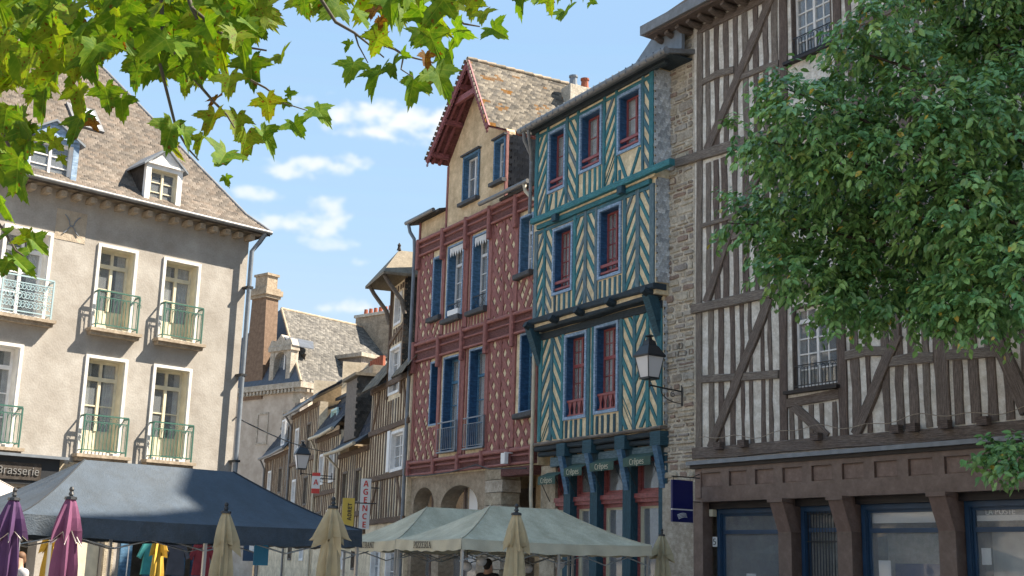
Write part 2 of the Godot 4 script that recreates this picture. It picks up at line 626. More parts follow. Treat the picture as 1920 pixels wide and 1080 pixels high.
	for k in ["maroon", "maroon2", "maroon3"]:
		M[k].uv1_scale = Vector3(0.35, 1.3, 1)
	M.carved = mat(0.44, 0.18, 0.16, 0.8, T.wornred, 0.9, T.carve, 6.0)
	M.soffit = mat(0.36, 0.125, 0.12, 0.85, T.grain, 0.8)
	M.barge = mat(0.36, 0.12, 0.13, 0.7, T.wornred, 0.5)
	M.trim_blue = mat(0.36, 0.47, 0.66, 0.6, T.worn, 0.5)
	M.blue = mat(0.035, 0.12, 0.26, 0.6, T.worn, 0.4)
	M.blue_soft = mat(0.1, 0.22, 0.37, 0.6, T.worn, 0.4)
	M.blue_bright = mat(0.1, 0.26, 0.42, 0.55, T.worn, 0.4)
	M.crimson = mat(0.3, 0.07, 0.07, 0.5, T.cloth, 0.6)
	M.rose = mat(0.36, 0.1, 0.1, 0.55, T.wornred, 0.5)
	M.grey_sill = mat(0.1, 0.105, 0.12, 0.8, T.stone, 1.0)
	M.gable = mat(0.82, 0.64, 0.42, 0.92, T.plaster_old, 0.3, T.bump, 1.0)
	M.white_strip = mat(0.93, 0.91, 0.87, 0.93, T.plaster_old, 0.7, T.bump, 1.5)
	M.oak = mat(0.27, 0.22, 0.19, 0.85, T.oak, 0, T.bumpg, 1.0)
	M.oak2 = mat(0.22, 0.168, 0.145, 0.85, T.oak, 0, T.bumpg, 1.0)
	M.oak_grey = mat(0.33, 0.285, 0.245, 0.85, T.oak, 0, T.bumpg, 1.0)
	M.oak_red = mat(0.105, 0.045, 0.038, 0.85, T.oak, 0, T.bumpg, 1.0)
	for k in ["oak", "oak2", "oak_grey", "oak_red"]:
		M[k].uv1_scale = Vector3(0.4, 1.6, 1)
	M.mortar = mat(0.86, 0.8, 0.7, 0.95, T.stone, 0.8, T.bump, 2.0)
	M.stones = []
	for c in [[0.62, 0.57, 0.49], [0.7, 0.63, 0.51], [0.52, 0.47, 0.41], [0.46, 0.43, 0.41], [0.66, 0.62, 0.56], [0.46, 0.35, 0.3], [0.76, 0.71, 0.61], [0.56, 0.53, 0.49]]:
		M.stones.append(mat(c[0], c[1], c[2], 0.9, T.stone, 0.9, T.bump, 1.5))
	M.ashlar = mat(0.5, 0.41, 0.31, 0.9, T.stone, 0.35, T.bump, 1.0)
	M.ashlar2 = mat(0.56, 0.49, 0.38, 0.9, T.stone, 0.35, T.bump, 1.0)
	M.shop = mat(0.2, 0.142, 0.125, 0.5, T.plaster_old, 0.6)
	M.shop2 = mat(0.25, 0.175, 0.155, 0.55, T.plaster_old, 0.8)
	M.shop_dark = mat(0.03, 0.02, 0.02, 0.6, T.grain, 0.35)
	M.navy = mat(0.018, 0.06, 0.13, 0.45, T.cloth, 0.5)
	M.sign_blue = mat(0.006, 0.01, 0.095, 0.4)
	M.white_sign = mat(0.75, 0.75, 0.75, 0.5)
	M.opal = mat(0.6, 0.59, 0.6, 0.35)
	M.brick = mat(0.27, 0.18, 0.125, 0.9, T.stone, 0.8)
	M.hotel = mat(0.55, 0.48, 0.41, 0.92, T.plaster, 0.2)
	M.limestone = mat(0.6, 0.54, 0.46, 0.9, T.stone, 0.4)
	M.terra = mat(0.45, 0.13, 0.07, 0.85, T.stone, 1.0)
	M.render_street = mat(0.92, 0.78, 0.58, 0.92, T.plaster_old, 0.4)
	M.tent_navy = mat(0.055, 0.08, 0.115, 0.7, T.plaster_old, 0.4, T.bump, 0.6)
	M.tent_green = mat(0.7, 0.66, 0.5, 0.8, T.plaster_old, 0.35, T.bump, 0.6)
	M.tent_valance = mat(0.62, 0.58, 0.45, 0.8, T.cloth, 0.4)
	M.tent_white = mat(0.62, 0.56, 0.52, 0.8, T.cloth, 0.4)
	M.piping = mat(0.7, 0.65, 0.62, 0.8)
	M.alu = mat(0.5, 0.5, 0.5, 0.35)
	M.alu.metallic = 0.7
	M.purple = mat(0.17, 0.05, 0.12, 0.85, T.cloth, 0.8)
	M.beige = mat(0.46, 0.39, 0.25, 0.88, T.cloth, 0.8)
	M.yellow = mat(0.62, 0.4, 0.05, 0.8, T.cloth, 0.8)
	M.awning = mat(0.06, 0.13, 0.11, 0.8, T.plaster_old, 0.5)
	M.paving = mat(0.48, 0.44, 0.39, 0.9, T.stone, 0.5, T.bump, 0.6)
	M.bark = mat(0.1, 0.08, 0.06, 0.9, T.oak, 0.8, T.bump, 3.0)
	M.twig = mat(0.06, 0.05, 0.035, 0.85)
	M.dim_letter = mat(0.16, 0.16, 0.16, 0.7)
	M.tuffeau = mat(0.78, 0.74, 0.66, 0.92, T.plaster, 0.3)  # pale stone, brightened so the unseen townhouses bounce more sun onto the row
	M.garment_teal = mat(0.05, 0.3, 0.3, 0.9, T.cloth, 1.0)
	M.garment_red = mat(0.3, 0.04, 0.05, 0.9, T.cloth, 1.0)
	M.garment_grey = mat(0.1, 0.1, 0.12, 0.9, T.cloth, 1.0)
	M.trousers = mat(0.03, 0.04, 0.08, 0.9, T.cloth, 1.0)
	M.skin = mat(0.5, 0.3, 0.22, 0.6)
	M.hair = mat(0.02, 0.015, 0.012, 0.7)
	M.jacket = mat(0.02, 0.022, 0.03, 0.85, T.cloth, 1.0)
	M.oak_warm = mat(0.3, 0.2, 0.13, 0.85, T.oak, 0, T.bumpg, 1.0)
	M.oak_warm2 = mat(0.25, 0.165, 0.11, 0.85, T.oak, 0, T.bumpg, 1.0)
	for k in ["oak_warm", "oak_warm2"]:
		M[k].uv1_scale = Vector3(0.4, 1.6, 1)
	M.roof_street = mat(0.3, 0.26, 0.2, 0.85, T.stone, 0.7)
	M.roof_dark = mat(0.055, 0.065, 0.085, 0.6, T.stone, 0.7)
	M.roof_blue = mat(0.1, 0.12, 0.16, 0.6, T.stone, 0.5)
	M.under_pale = mat(0.3, 0.27, 0.25, 0.9, T.stone, 0.4)
	M.pale_aqua = mat(0.45, 0.62, 0.6, 0.6)
	M.violet = mat(0.07, 0.025, 0.1, 0.85, T.cloth, 0.8)
	M.red_letter = mat(0.6, 0.06, 0.05, 0.6)
	M.yellow_sign = mat(0.62, 0.45, 0.08, 0.6)
	M.bright_blue = mat(0.03, 0.28, 0.55, 0.5)
	M.pale_top = mat(0.5, 0.5, 0.52, 0.85, T.cloth, 1.0)
	M.brown_hair = mat(0.12, 0.06, 0.03, 0.7)


# ---------------------------------------------------------------- the place
func _ready() -> void:
	rng.seed = 20
	var cam := Camera3D.new()
	cam.name = "camera"
	cam.position = Vector3(0, 1.65, 0)
	cam.rotation_degrees = Vector3(12.74, 0, 1.6)
	cam.fov = 26.42
	cam.near = 0.1
	cam.far = 600.0
	add_child(cam)
	cam.current = true
	var env := Environment.new()
	env.background_mode = Environment.BG_SKY
	env.sky = Sky.new()
	env.sky.sky_material = sky_material()
	env.background_energy_multiplier = 0.66
	env.tonemap_mode = Environment.TONE_MAPPER_LINEAR
	env.tonemap_exposure = 3.25
	env.sdfgi_enabled = true
	env.ssao_enabled = true
	env.ssil_enabled = true
	var we := WorldEnvironment.new()
	we.name = "world_environment"
	we.environment = env
	add_child(we)
	var sun := DirectionalLight3D.new()
	sun.name = "sun"
	var az := deg_to_rad(82.0)
	var el := deg_to_rad(49.5)
	var to_sun := Vector3(sin(az) * cos(el), sin(el), -cos(az) * cos(el))
	sun.look_at_from_position(to_sun * 50.0, Vector3.ZERO, Vector3.UP)
	sun.light_energy = 1.6
	sun.light_color = Color(1.0, 0.95, 0.87)
	sun.light_angular_distance = 0.5
	sun.shadow_enabled = true
	add_child(sun)

	materials()
	ground()
	left_house()
	white_house()
	green_house()
	red_house()
	street_houses()
	hotel()
	square_behind()
	right_tree()
	plane_tree()
	tents()
	parasols()
	lamps_and_signs()
	people()


func sky_material() -> PanoramaSkyMaterial:
	var w := 4096
	var h := 2048
	var im := Image.create(w, h, false, Image.FORMAT_RGB8)
	var stops := [[-90.0, Color(0.36, 0.34, 0.32)], [-3.0, Color(0.5, 0.5, 0.5)], [0.0, Color(0.655, 0.694, 0.73)], [8.0, Color(0.596, 0.663, 0.723)], [15.0, Color(0.53, 0.63, 0.716)], [24.0, Color(0.488, 0.6, 0.712)], [45.0, Color(0.478, 0.592, 0.71)], [90.0, Color(0.475, 0.59, 0.71)]]
	var rows := []
	for y in h:
		var e := 90.0 - (y + 0.5) * 180.0 / h
		var c := Color.BLACK
		for i in stops.size() - 1:
			if e >= stops[i][0] and e <= stops[i + 1][0]:
				c = stops[i][1].lerp(stops[i + 1][1], (e - stops[i][0]) / (stops[i + 1][0] - stops[i][0]))
		rows.append(c)
		im.fill_rect(Rect2i(0, y, w, 1), c)
	var fb := FastNoiseLite.new()
	fb.seed = 5
	fb.frequency = 0.5
	fb.fractal_octaves = 6
	# small fair-weather clouds: azimuth, elevation, half width and half height in degrees, strength
	var clouds := [[-7.05, 20.29, 2.35, 0.90, 1.00], [-5.33, 19.96, 2.35, 0.75, 0.95], [-8.61, 20.35, 1.01, 0.67, 0.70], [-9.48, 18.09, 1.85, 0.52, 0.90], [-10.85, 17.66, 1.35, 0.45, 0.85], [-9.67, 15.26, 1.41, 0.67, 0.85], [-8.96, 15.99, 0.84, 0.60, 0.80], [-8.94, 14.44, 1.18, 0.34, 0.60], [-12.39, 16.46, 1.01, 0.37, 0.80], [-12.04, 15.20, 0.81, 0.52, 0.80], [-7.68, 11.53, 1.14, 0.41, 0.80], [-7.38, 13.67, 0.44, 0.22, 0.50], [-10.57, 20.84, 0.61, 0.45, 0.60], [-2.86, 20.44, 2.02, 0.82, 0.90], [-15.43, 14.77, 2.02, 0.75, 0.70]]
	var r := RandomNumberGenerator.new()
	r.seed = 8
	for i in 110:
		var a := r.randf_range(14.0, 346.0)
		clouds.append([a if a < 180.0 else a - 360.0, r.randf_range(6.0, 48.0), r.randf_range(0.8, 3.2), r.randf_range(0.35, 1.1), r.randf_range(0.5, 1.0)])
	for c in clouds:
		var px := w / 360.0
		var cx: float = c[0] * px
		var cy: float = (90.0 - c[1]) * px
		var k := 1.0 / cos(deg_to_rad(c[1]))
		for y in range(int(cy - c[3] * px * 1.8), int(cy + c[3] * px * 1.8) + 1):
			for x in range(int(cx - c[2] * px * k * 1.7), int(cx + c[2] * px * k * 1.7) + 1):
				var dx: float = (x - cx) / (c[2] * px * k)
				var dy: float = (y - cy) / (c[3] * px)
				if dy > 0.0:
					dy *= 1.25
				var q := dx * dx + dy * dy
				if q > 3.0:
					continue
				var nn := fb.get_noise_2d(x / px * 1.1 / k + c[0] * 3.0, y / px * 1.8)
				var f := smoothstep(0.0, 1.35, 0.95 - q * 0.62 + nn * 1.35) * float(c[4]) * 0.9
				if f > 0.003:
					var xx := posmod(x, w)
					im.set_pixel(xx, y, im.get_pixel(xx, y).lerp(Color(0.74, 0.742, 0.75), minf(f, 0.97)))
	var m := PanoramaSkyMaterial.new()
	m.panorama = ImageTexture.create_from_image(im)
	return m


func ground() -> void:
	var mb := MB.new()
	mb.slab([Vector3(-250, 0, 150), Vector3(250, 0, 150), Vector3(250, 0, -350), Vector3(-250, 0, -350)], Vector3(0, -0.5, 0))
	var g := put(mb, "ground", M.paving, self)
	g.set_meta("kind", "structure")


func left_house() -> void:
	var b := thing("cream_townhouse", "sunlit cream rendered townhouse with slate roof and iron balconies", "house", Vector3(-6.670, 0.000, -30.000), 44.000)
	var ups := [[-7.75, -6.75], [-6.1, -5.0], [-3.94, -2.95], [-2.29, -1.29]]
	var lows := [[-7.95, -6.95], [-6.4, -5.38], [-3.96, -2.94], [-2.3, -1.29]]
	var holes := []
	for u in ups:
		holes.append([u[0] + 0.07, 6.66, u[1] - 0.07, 8.53])
	for u in lows:
		holes.append([u[0] + 0.07, 3.86, u[1] - 0.07, 5.95])
	holes.append([-6.3, 0.0, -4.6, 3.0])
	holes.append([-4.1, 0.0, -3.1, 3.2])
	holes.append([-2.7, 0.0, -0.6, 3.05])
	wall(b, "wall", M.cream_wall, -14, 0, 0.0, 9.62, holes, -0.45, 0.0)
	bx("wall", M.cream_wall, b, -14, 0, -9, 0, 9.62, -3.2)
	bx("wall", M.cream_wall, b, -0.3, 0, -3.2, 0, 9.62, -0.452)
	bx("render_patch", M.patch, b, -4.98, 8.5, 0.002, -4.27, 9.2, 0.008)
	# wall anchor in the form of an X
	var mb := MB.new()
	for s in [-1.0, 1.0]:
		var pts := []
		for i in 9:
			var f := (i - 4) / 4.0
			pts.append(Vector3(-4.62 + s * (0.05 + 0.13 * f * f) * signf(f + 0.001) * (1.0 if f > 0 else 1.0), 8.87 + 0.22 * f, 0.03))
		mb.tube(pts, 0.013, -1, 5)
	put(mb, "wall_anchor", M.lead, b)
	var tall := {"t": 0.07, "tp": 0.04, "tm": M.surround, "d": 0.3, "rm": M.cream_wood, "fm": M.cream_wood, "leaves": 2, "cols": 1, "rows": [1, 1], "tr": 0.2, "trows": [1], "panel": 0.27, "fw": 0.06, "bw": 0.03, "curtain": 0.55}
	var white := tall.duplicate()
	white.fm = M.white_wood
	white.rm = M.surround
	white.panel = 0.0
	white.rows = [1, 1, 1]
	for i in 4:
		window(b, ups[i][0], 6.59, ups[i][1], 8.6, 0.0, white if i < 2 else tall)
		balcony(b, ups[i][0] + 0.03, ups[i][1] + 0.05, 6.6, i < 2)
		window(b, lows[i][0], 3.79, lows[i][1], 6.02, 0.0, white if i < 2 else tall)
		balcony(b, lows[i][0] + 0.03, lows[i][1] + 0.05, 3.78, false)
	# ground floor shop fronts
	bx("sign_board", M.iron, b, -8.2, 3.05, 0.0, -4.35, 3.62, 0.12)
	bx("sign_ledge", M.lead, b, -8.3, 3.62, 0.0, -4.2, 3.68, 0.25)
	bx("sign_panel", M.under, b, -5.75, 3.14, 0.122, -4.75, 3.5, 0.15)
	word("Brasserie", 0.22, 0.02, "lettering", M.dim_letter, b, Vector3(-5.25, 3.32, 0.162), 0, "Droid Sans")
	bx("door_case", M.ashlar2, b, -4.32, 0, 0.002, -4.1, 3.55, 0.08)
	bx("door_case", M.ashlar2, b, -3.1, 0, 0.002, -2.88, 3.55, 0.08)
	bx("door_case", M.ashlar2, b, -4.1, 3.2, 0.002, -3.1, 3.6, 0.08)
	bx("house_number", M.sign_blue, b, -3.68, 3.45, 0.08, -3.52, 3.57, 0.09)
	window(b, -4.1, 2.3, -3.1, 3.2, 0.0, {"t": 0.0, "tm": M.surround, "d": 0.2, "rm": M.cream_wood, "fm": M.cream_wood, "leaves": 2, "rows": [1, 1]})
	bx("door", M.cream_wood, b, -4.08, 0, -0.2, -3.12, 2.25, -0.14)
	bx("shop_back", M.room, b, -2.7, 0, -2.5, -0.6, 3.05, -2.4)
	bx("shop_back", M.room, b, -6.3, 0, -2.5, -4.6, 3.0, -2.4)
	for x in [-2.7, -2.05, -1.35, -0.85]:
		bx("shutter", M.blue_soft, b, x, 0, -0.1, x + 0.28, 2.95, 0.05)
	# eave: rafter feet, gutter, slate roof with a kick at the foot
	for i in 40:
		var x := -13.8 + i * 0.35
		bx("rafter_foot", M.sill, b, x, 9.42, 0.0, x + 0.13, 9.55, 0.3)
	mb = MB.new()
	mb.box(-14, 9.62, 0.0, 0.25, 9.66, 0.42)
	put(mb, "soffit", M.sill, b)
	mb = MB.new()
	mb.tube([Vector3(-14, 9.66, 0.45), Vector3(0.36, 9.66, 0.45)], 0.055, -1, 8)
	put(mb, "gutter", M.zinc, b)
	# roof planes in (height, setback): foot, kick, ridge
	var foot := Vector2(9.66, 0.42)
	var kick := Vector2(10.15, -0.2)
	var top := Vector2(14.6, -4.2)
	var hx := func(p: Vector2) -> float: return 0.36 + (p.y - 0.42) * 0.62
	mb = MB.new()
	for pr in [[foot, kick], [kick, top]]:
		var p: Vector2 = pr[0]
		var q: Vector2 = pr[1]
		mb.slab([Vector3(-14, p.x, p.y), Vector3(hx.call(p), p.x, p.y), Vector3(hx.call(q), q.x, q.y), Vector3(-14, q.x, q.y)], Vector3(0, -0.08, -0.04))
		# the hip end facing the street
		var zz := -9.0
		mb.slab([Vector3(hx.call(p), p.x, p.y), Vector3(hx.call(p), p.x, zz - p.y), Vector3(hx.call(q), q.x, zz - q.y), Vector3(hx.call(q), q.x, q.y)], Vector3(-0.05, -0.08, 0))
		mb.slab([Vector3(hx.call(p), p.x, zz - p.y), Vector3(-14, p.x, zz - p.y), Vector3(-14, q.x, zz - q.y), Vector3(hx.call(q), q.x, zz - q.y)], Vector3(0, -0.08, 0.04))
	put(mb, "roof", M.under, b)
	var tones := [Color(0.205, 0.182, 0.163), Color(0.24, 0.212, 0.19), Color(0.17, 0.154, 0.142), Color(0.22, 0.187, 0.163)]
	var up1 := Vector3(0, kick.x - foot.x, kick.y - foot.y)
	var l1 := up1.length()
	slates(b, Vector3(0, foot.x, foot.y), Vector3.RIGHT, up1.normalized(), PackedVector2Array([Vector2(-9.5, 0), Vector2(hx.call(foot), 0), Vector2(hx.call(kick), l1), Vector2(-9.5, l1)]), 0.17, 0.105, M.slate, tones)
	var up2 := Vector3(0, top.x - kick.x, top.y - kick.y)
	var l2 := up2.length()
	slates(b, Vector3(0, kick.x, kick.y), Vector3.RIGHT, up2.normalized(), PackedVector2Array([Vector2(-9.5, 0), Vector2(hx.call(kick), 0), Vector2(hx.call(top), l2), Vector2(-9.5, l2)]), 0.17, 0.105, M.slate, tones)
	mb = MB.new()
	mb.tube([Vector3(hx.call(foot), foot.x + 0.03, foot.y), Vector3(hx.call(kick), kick.x + 0.03, kick.y), Vector3(hx.call(top), top.x + 0.03, top.y)], 0.05, -1, 6)
	put(mb, "hip_ridge", M.zinc, b)
	# dormers
	dormer(b, -3.05, -2.1, 9.75, 10.72, 11.2, 0.22, M.white_wood, M.cream_wood)
	dormer(b, -5.95, -4.72, 9.75, 10.72, 11.15, 0.22, M.trim_blue, M.white_wood)
	# roof window and slate vents lie in the slope
	var sl := part("roof_window", b, Vector3(-3.72, 12.15, -2.0))
	sl.rotation.x = -atan2(4.0, 4.45)
	bx("frame", M.zinc, sl, -0.38, -0.5, 0.0, 0.38, 0.5, 0.09)
	bx("pane", M.glass, sl, -0.3, -0.42, 0.1, 0.3, 0.42, 0.11)
	bx("blind", M.net, sl, -0.3, -0.42, 0.092, 0.3, 0.42, 0.096)
	for x in [-5.0, -4.5]:
		var vt := part("roof_vent", b, Vector3(x, 10.9, -0.83))
		vt.rotation.x = -atan2(4.0, 4.45)
		bx("hood", M.under, vt, -0.14, -0.05, 0.0, 0.14, 0.06, 0.08)
		bx("opening", M.room, vt, -0.11, -0.06, 0.02, 0.11, -0.052, 0.065)
	# down pipe at the corner
	mb = MB.new()
	mb.tube([Vector3(0.2, 9.62, 0.43), Vector3(0.12, 9.4, 0.3), Vector3(-0.02, 9.15, 0.2), Vector3(-0.02, 0.0, 0.2)], 0.06, -1, 8)
	put(mb, "drain_pipe", M.lead, b)
	for y in [8.2, 6.0, 3.9, 2.0]:
		bx("pipe_bracket", M.iron, b, -0.1, y, 0.0, 0.06, y + 0.05, 0.27)
	# rear chimney seen past the hip
	var ch := part("chimney", b, Vector3(-0.9, 9.7, -6.5))
	bx("stack", M.brick, ch, -0.35, 0, -0.35, 0.35, 3.1, 0.35)
	bx("cap", M.terra, ch, -0.42, 3.1, -0.42, 0.42, 3.25, 0.42)


func balcony(b: Node3D, x0: float, x1: float, y: float, ornate: bool) -> void:
	var n := part("balcony", b, Vector3((x0 + x1) / 2, y, 0))
	var hw := (x1 - x0) / 2
	var mb := MB.new()
	mb.box(-hw - 0.08, -0.14, 0.002, hw + 0.08, -0.06, 0.2)
	mb.box(-hw - 0.12, -0.06, 0.002, hw + 0.12, 0.01, 0.27)
	put(mb, "sill", M.sill, n)
	mb = MB.new()
	var z := 0.22
	var h := 0.86
	mb.box(-hw, h, z - 0.02, hw, h + 0.03, z + 0.02)
	mb.box(-hw, h - 0.14, z - 0.01, hw, h - 0.12, z + 0.01)
	mb.box(-hw, 0.09, z - 0.01, hw, 0.115, z + 0.01)
	for s in [-1.0, 1.0]:
		mb.box(s * hw - 0.015, 0.02, z - 0.015, s * hw + 0.015, h, z + 0.015)
		mb.box(s * hw - 0.012, h - 0.02, 0.0, s * hw + 0.012, h + 0.02, z - 0.02)
		mb.box(s * hw - 0.008, 0.09, 0.0, s * hw + 0.008, 0.11, z - 0.015)
	var nb := int(hw * 2 / 0.085)
	for i in nb:
		var x := -hw + (i + 0.5) * hw * 2 / nb
		if not ornate:
			mb.box(x - 0.007, 0.115, z - 0.007, x + 0.007, h - 0.14, z + 0.007)
			if i % 2 == 0:
				var pts := []
				for k in 9:
					var a := PI * k / 8
					pts.append(Vector3(x + 0.043 - 0.043 * cos(a), h - 0.25 + 0.1 * sin(a), z + 0.012))
				mb.tube(pts, 0.007, -1, 4)
				pts = []
				for k in 9:
					var a := TAU * k / 8
					pts.append(Vector3(x + 0.043 + 0.03 * cos(a), h - 0.06 + 0.03 * sin(a), z))
				mb.tube(pts, 0.006, -1, 4)
		else:
			for q in 3:
				var pts := []
				for k in 15:
					var a := TAU * 1.4 * k / 14
					var rr := 0.016 + 0.06 * k / 14.0
					var sg := 1.0 if (i + q) % 2 == 0 else -1.0
					pts.append(Vector3(x + sg * rr * cos(a), 0.25 + q * 0.2 + rr * sin(a) * 1.25, z))
				mb.tube(pts, 0.009, -1, 4)
	put(mb, "railing", M.iron_pale if ornate else M.iron_green, n)


# a gabled dormer on a roof whose foot is near z; cheeks hung with slate
func dormer(b: Node3D, x0: float, x1: float, y0: float, y1: float, yp: float, z: float, frame: Material, sash: Material) -> void:
	var n := part("dormer", b, Vector3((x0 + x1) / 2, y0, z))
	var hw := (x1 - x0) / 2
	var h := y1 - y0
	var hp := yp - y0
	var mb := MB.new()
	mb.box(-hw, 0, -0.12, -hw + 0.13, h, 0)
	mb.box(hw - 0.13, 0, -0.12, hw, h, 0)
	mb.box(-hw + 0.13, h - 0.1, -0.12, hw - 0.13, h, 0)
	mb.box(-hw - 0.03, h, -0.12, hw + 0.03, h + 0.05, 0.05)
	mb.prism(PackedVector2Array([Vector2(-hw, h + 0.05), Vector2(hw, h + 0.05), Vector2(0, hp - 0.02)]), -0.1, 0.0)
	put(mb, "front", frame, n)
	window(b, x0 + 0.12, y0 + 0.02, x1 - 0.12, y1 - 0.1, z - 0.02, {"t": 0.0, "tm": frame, "d": 0.12, "rm": sash, "fm": sash, "leaves": 2, "cols": 1, "rows": [1, 1, 1], "fw": 0.05, "bw": 0.025})
	mb = MB.new()
	for s in [-1.0, 1.0]:
		var p := [Vector3(s * hw, 0, -0.12), Vector3(s * hw, 0, -0.9), Vector3(s * hw, h, -1.5), Vector3(s * hw, h, -0.12)]
		if s > 0:
			mb.quad(p[0], p[1], p[2], p[3])
		else:
			mb.quad(p[3], p[2], p[1], p[0])
	put(mb, "cheek", M.under, n)
	mb = MB.new()
	for s in [-1.0, 1.0]:
		var e := Vector3(s * (hw + 0.1), h - 0.02, 0.08)
		var r := Vector3(0, hp, 0.08)
		var q := [e, r, Vector3(0, hp, -2.1), Vector3(s * (hw + 0.1), h - 0.02, -1.5)]
		if s > 0:
			q.reverse()
		mb.slab(q, Vector3(0, -0.05, 0))
	put(mb, "roof", M.lead, n)


func rubble(b: Node3D, x0: float, x1: float, y0: float, y1: float, z: float) -> void:
	bx("mortar_bed", M.mortar, b, x0, y0, z - 0.5, x1, y1, z)
	var y := y0 + 0.03
	while y < y1 - 0.08:
		var h := rng.randf_range(0.06, 0.2) * (1.6 if rng.randf() < 0.15 else 1.0)
		h = minf(h, y1 - y - 0.02)
		var x := x0 + 0.02
		while x < x1 - 0.06:
			var w := rng.randf_range(0.16, 0.6)
			if x1 - x - w < 0.18:
				w = x1 - x - 0.02
			var g := rng.randf_range(0.025, 0.055)
			var p := PackedVector2Array()
			for k in [[0.0, 0.15], [0.1, 0.0], [0.5, 0.02], [0.92, 0.0], [1.0, 0.2], [1.0, 0.8], [0.85, 1.0], [0.4, 0.97], [0.08, 1.0], [0.0, 0.8]]:
				p.append(Vector2(x + g + (w - 2 * g) * clampf(k[0] + rng.randf_range(-0.07, 0.07), 0, 1), y + g * 0.6 + (h - g * 1.2) * clampf(k[1] + rng.randf_range(-0.16, 0.16), 0, 1)))
			var mb := MB.new()
			mb.prism(p, z - 0.03, z + rng.randf_range(0.015, 0.05), 0, 0.012)
			put(mb, "stone", M.stones[rng.randi() % M.stones.size()], b)
			x += w
		y += h


func white_house() -> void:
	var b := thing("timbered_post_building", "tall white plastered house with brown oak timbers above a dark brown shopfront", "house", Vector3(4.468, 0.000, -29.400), -57.000)
	var wins := [[3.23, 5.55, 4.54, 7.42], [3.36, 9.5, 4.62, 11.3], [3.44, 13.2, 4.66, 15.1], [9.6, 5.55, 10.9, 7.42], [9.6, 9.5, 10.9, 11.3]]
	var holes := []
	for w in wins:
		holes.append(hole(w[0], w[1], w[2], w[3], 0.03))
	wall(b, "wall", M.white_strip, 0.06, 4.2, 12.0, 15.3, holes, -0.4, 0.0)
	bx("wall", M.white_strip, b, -1.1, 0, -10, 12, 15.3, -3.2)
	bx("wall", M.white_strip, b, 11.7, 0, -3.2, 12, 15.3, -0.402)
	bx("wall", M.white_strip, b, -1.1, 0, -3.2, -0.8, 15.3, -0.502)
	rubble(b, -1.15, 0.05, 3.7, 15.25, 0.0)
	bx("rendered_pier", M.limestone, b, -1.15, 0, -0.5, 0.27, 3.7, 0.03)
	for w in wins:
		window(b, w[0], w[1], w[2], w[3], 0.0, {"t": 0.03, "tp": 0.01, "tm": M.oak, "d": 0.16, "rm": M.oak2, "fm": M.white_wood, "leaves": 2, "cols": 2, "rows": [1, 1, 1, 1], "tr": 0.17, "trows": [1], "fw": 0.06, "bw": 0.028})
		var n := part("window_guard", b, Vector3((w[0] + w[2]) / 2, w[1] + 0.02, 0.02))
		var mb := MB.new()
		var hw: float = (w[2] - w[0]) / 2 - 0.05
		mb.box(-hw, 0.5, -0.012, hw, 0.52, 0.012)
		mb.box(-hw, 0.06, -0.012, hw, 0.08, 0.012)
		var k := 12
		for i in k + 1:
			var x := -hw + 2 * hw * i / k
			mb.box(x - 0.007, 0.0, -0.007, x + 0.007, 0.44, 0.007)
			if i < k:
				var pts := []
				for q in 7:
					var a := PI * q / 6
					pts.append(Vector3(x + hw / k * (1 - cos(a)), 0.43 + hw / k * sin(a), 0))
				mb.tube(pts, 0.007, -1, 4)
		put(mb, "railing", M.iron, n)
		mb = MB.new()
		mb.box(w[0] - 0.16, w[1] - 0.08, 0.002, w[2] + 0.06, w[1] - 0.01, 0.16)
		put(mb, "window_sill", M.shop_dark, b)
	var oaks := [M.oak, M.oak, M.oak2, M.oak_grey]
	var pick := func() -> Material: return oaks[rng.randi() % 4]
	# posts
	timber(b, M.oak_grey, 0.17, 4.3, 0.31, 15.1, 0.2, -0.02, 0.05, 0.012)
	timber(b, M.oak2, 2.94, 4.4, 3.0, 7.78, 0.23, -0.02, 0.05, 0.01)
	timber(b, M.oak2, 4.66, 4.4, 4.66, 7.78, 0.22, -0.02, 0.05, 0.01)
	timber(b, M.oak2, 3.08, 7.9, 3.12, 11.55, 0.23, -0.02, 0.05, 0.01)
	timber(b, M.oak2, 4.76, 7.9, 4.76, 11.55, 0.22, -0.02, 0.05, 0.01)
	timber(b, M.oak2, 3.16, 11.7, 3.22, 15.1, 0.24, -0.02, 0.05, 0.01)
	timber(b, M.oak2, 4.84, 11.7, 4.84, 15.1, 0.22, -0.02, 0.05, 0.01)
	# horizontal beams
	timber(b, M.oak, 0.0, 4.36, 12, 4.3, 0.26, -0.02, 0.09, 0.015)
	timber(b, M.oak_grey, -0.62, 11.8, 3.3, 11.6, 0.24, -0.02, 0.1, 0.015)
	timber(b, M.oak, 3.3, 11.6, 12, 11.5, 0.24, -0.02, 0.1, 0.015)
	timber(b, M.oak_grey, 0.0, 7.87, 3.1, 7.85, 0.23, -0.02, 0.11, 0.015)
	timber(b, M.oak, 3.1, 7.84, 12, 7.8, 0.23, -0.02, 0.1, 0.015)
	timber(b, M.oak, 0.28, 15.12, 12, 15.1, 0.2, -0.02, 0.07, 0.01)
	# mid rails
	for r in [[0.3, 6.12, 2.83, 5.96, 0.18, 0.0], [4.77, 6.12, 5.86, 6.1, 0.19, 0.05], [5.9, 5.85, 6.98, 5.82, 0.2, 0.03], [7.28, 5.84, 8.45, 5.76, 0.2, -0.02], [0.4, 13.68, 1.55, 13.64, 0.17, 0.05], [1.72, 13.36, 3.04, 13.29, 0.15, 0.02], [0.35, 9.92, 1.55, 9.93, 0.12, 0.0], [1.4, 9.42, 2.96, 9.5, 0.17, 0.06], [4.9, 9.7, 9.5, 9.6, 0.18, 0.02], [4.95, 13.4, 9.5, 13.3, 0.18, 0.02]]:
		timber(b, M.oak_grey, r[0], r[1], r[2], r[3], r[4], -0.02, 0.065, 0.012, r[5])
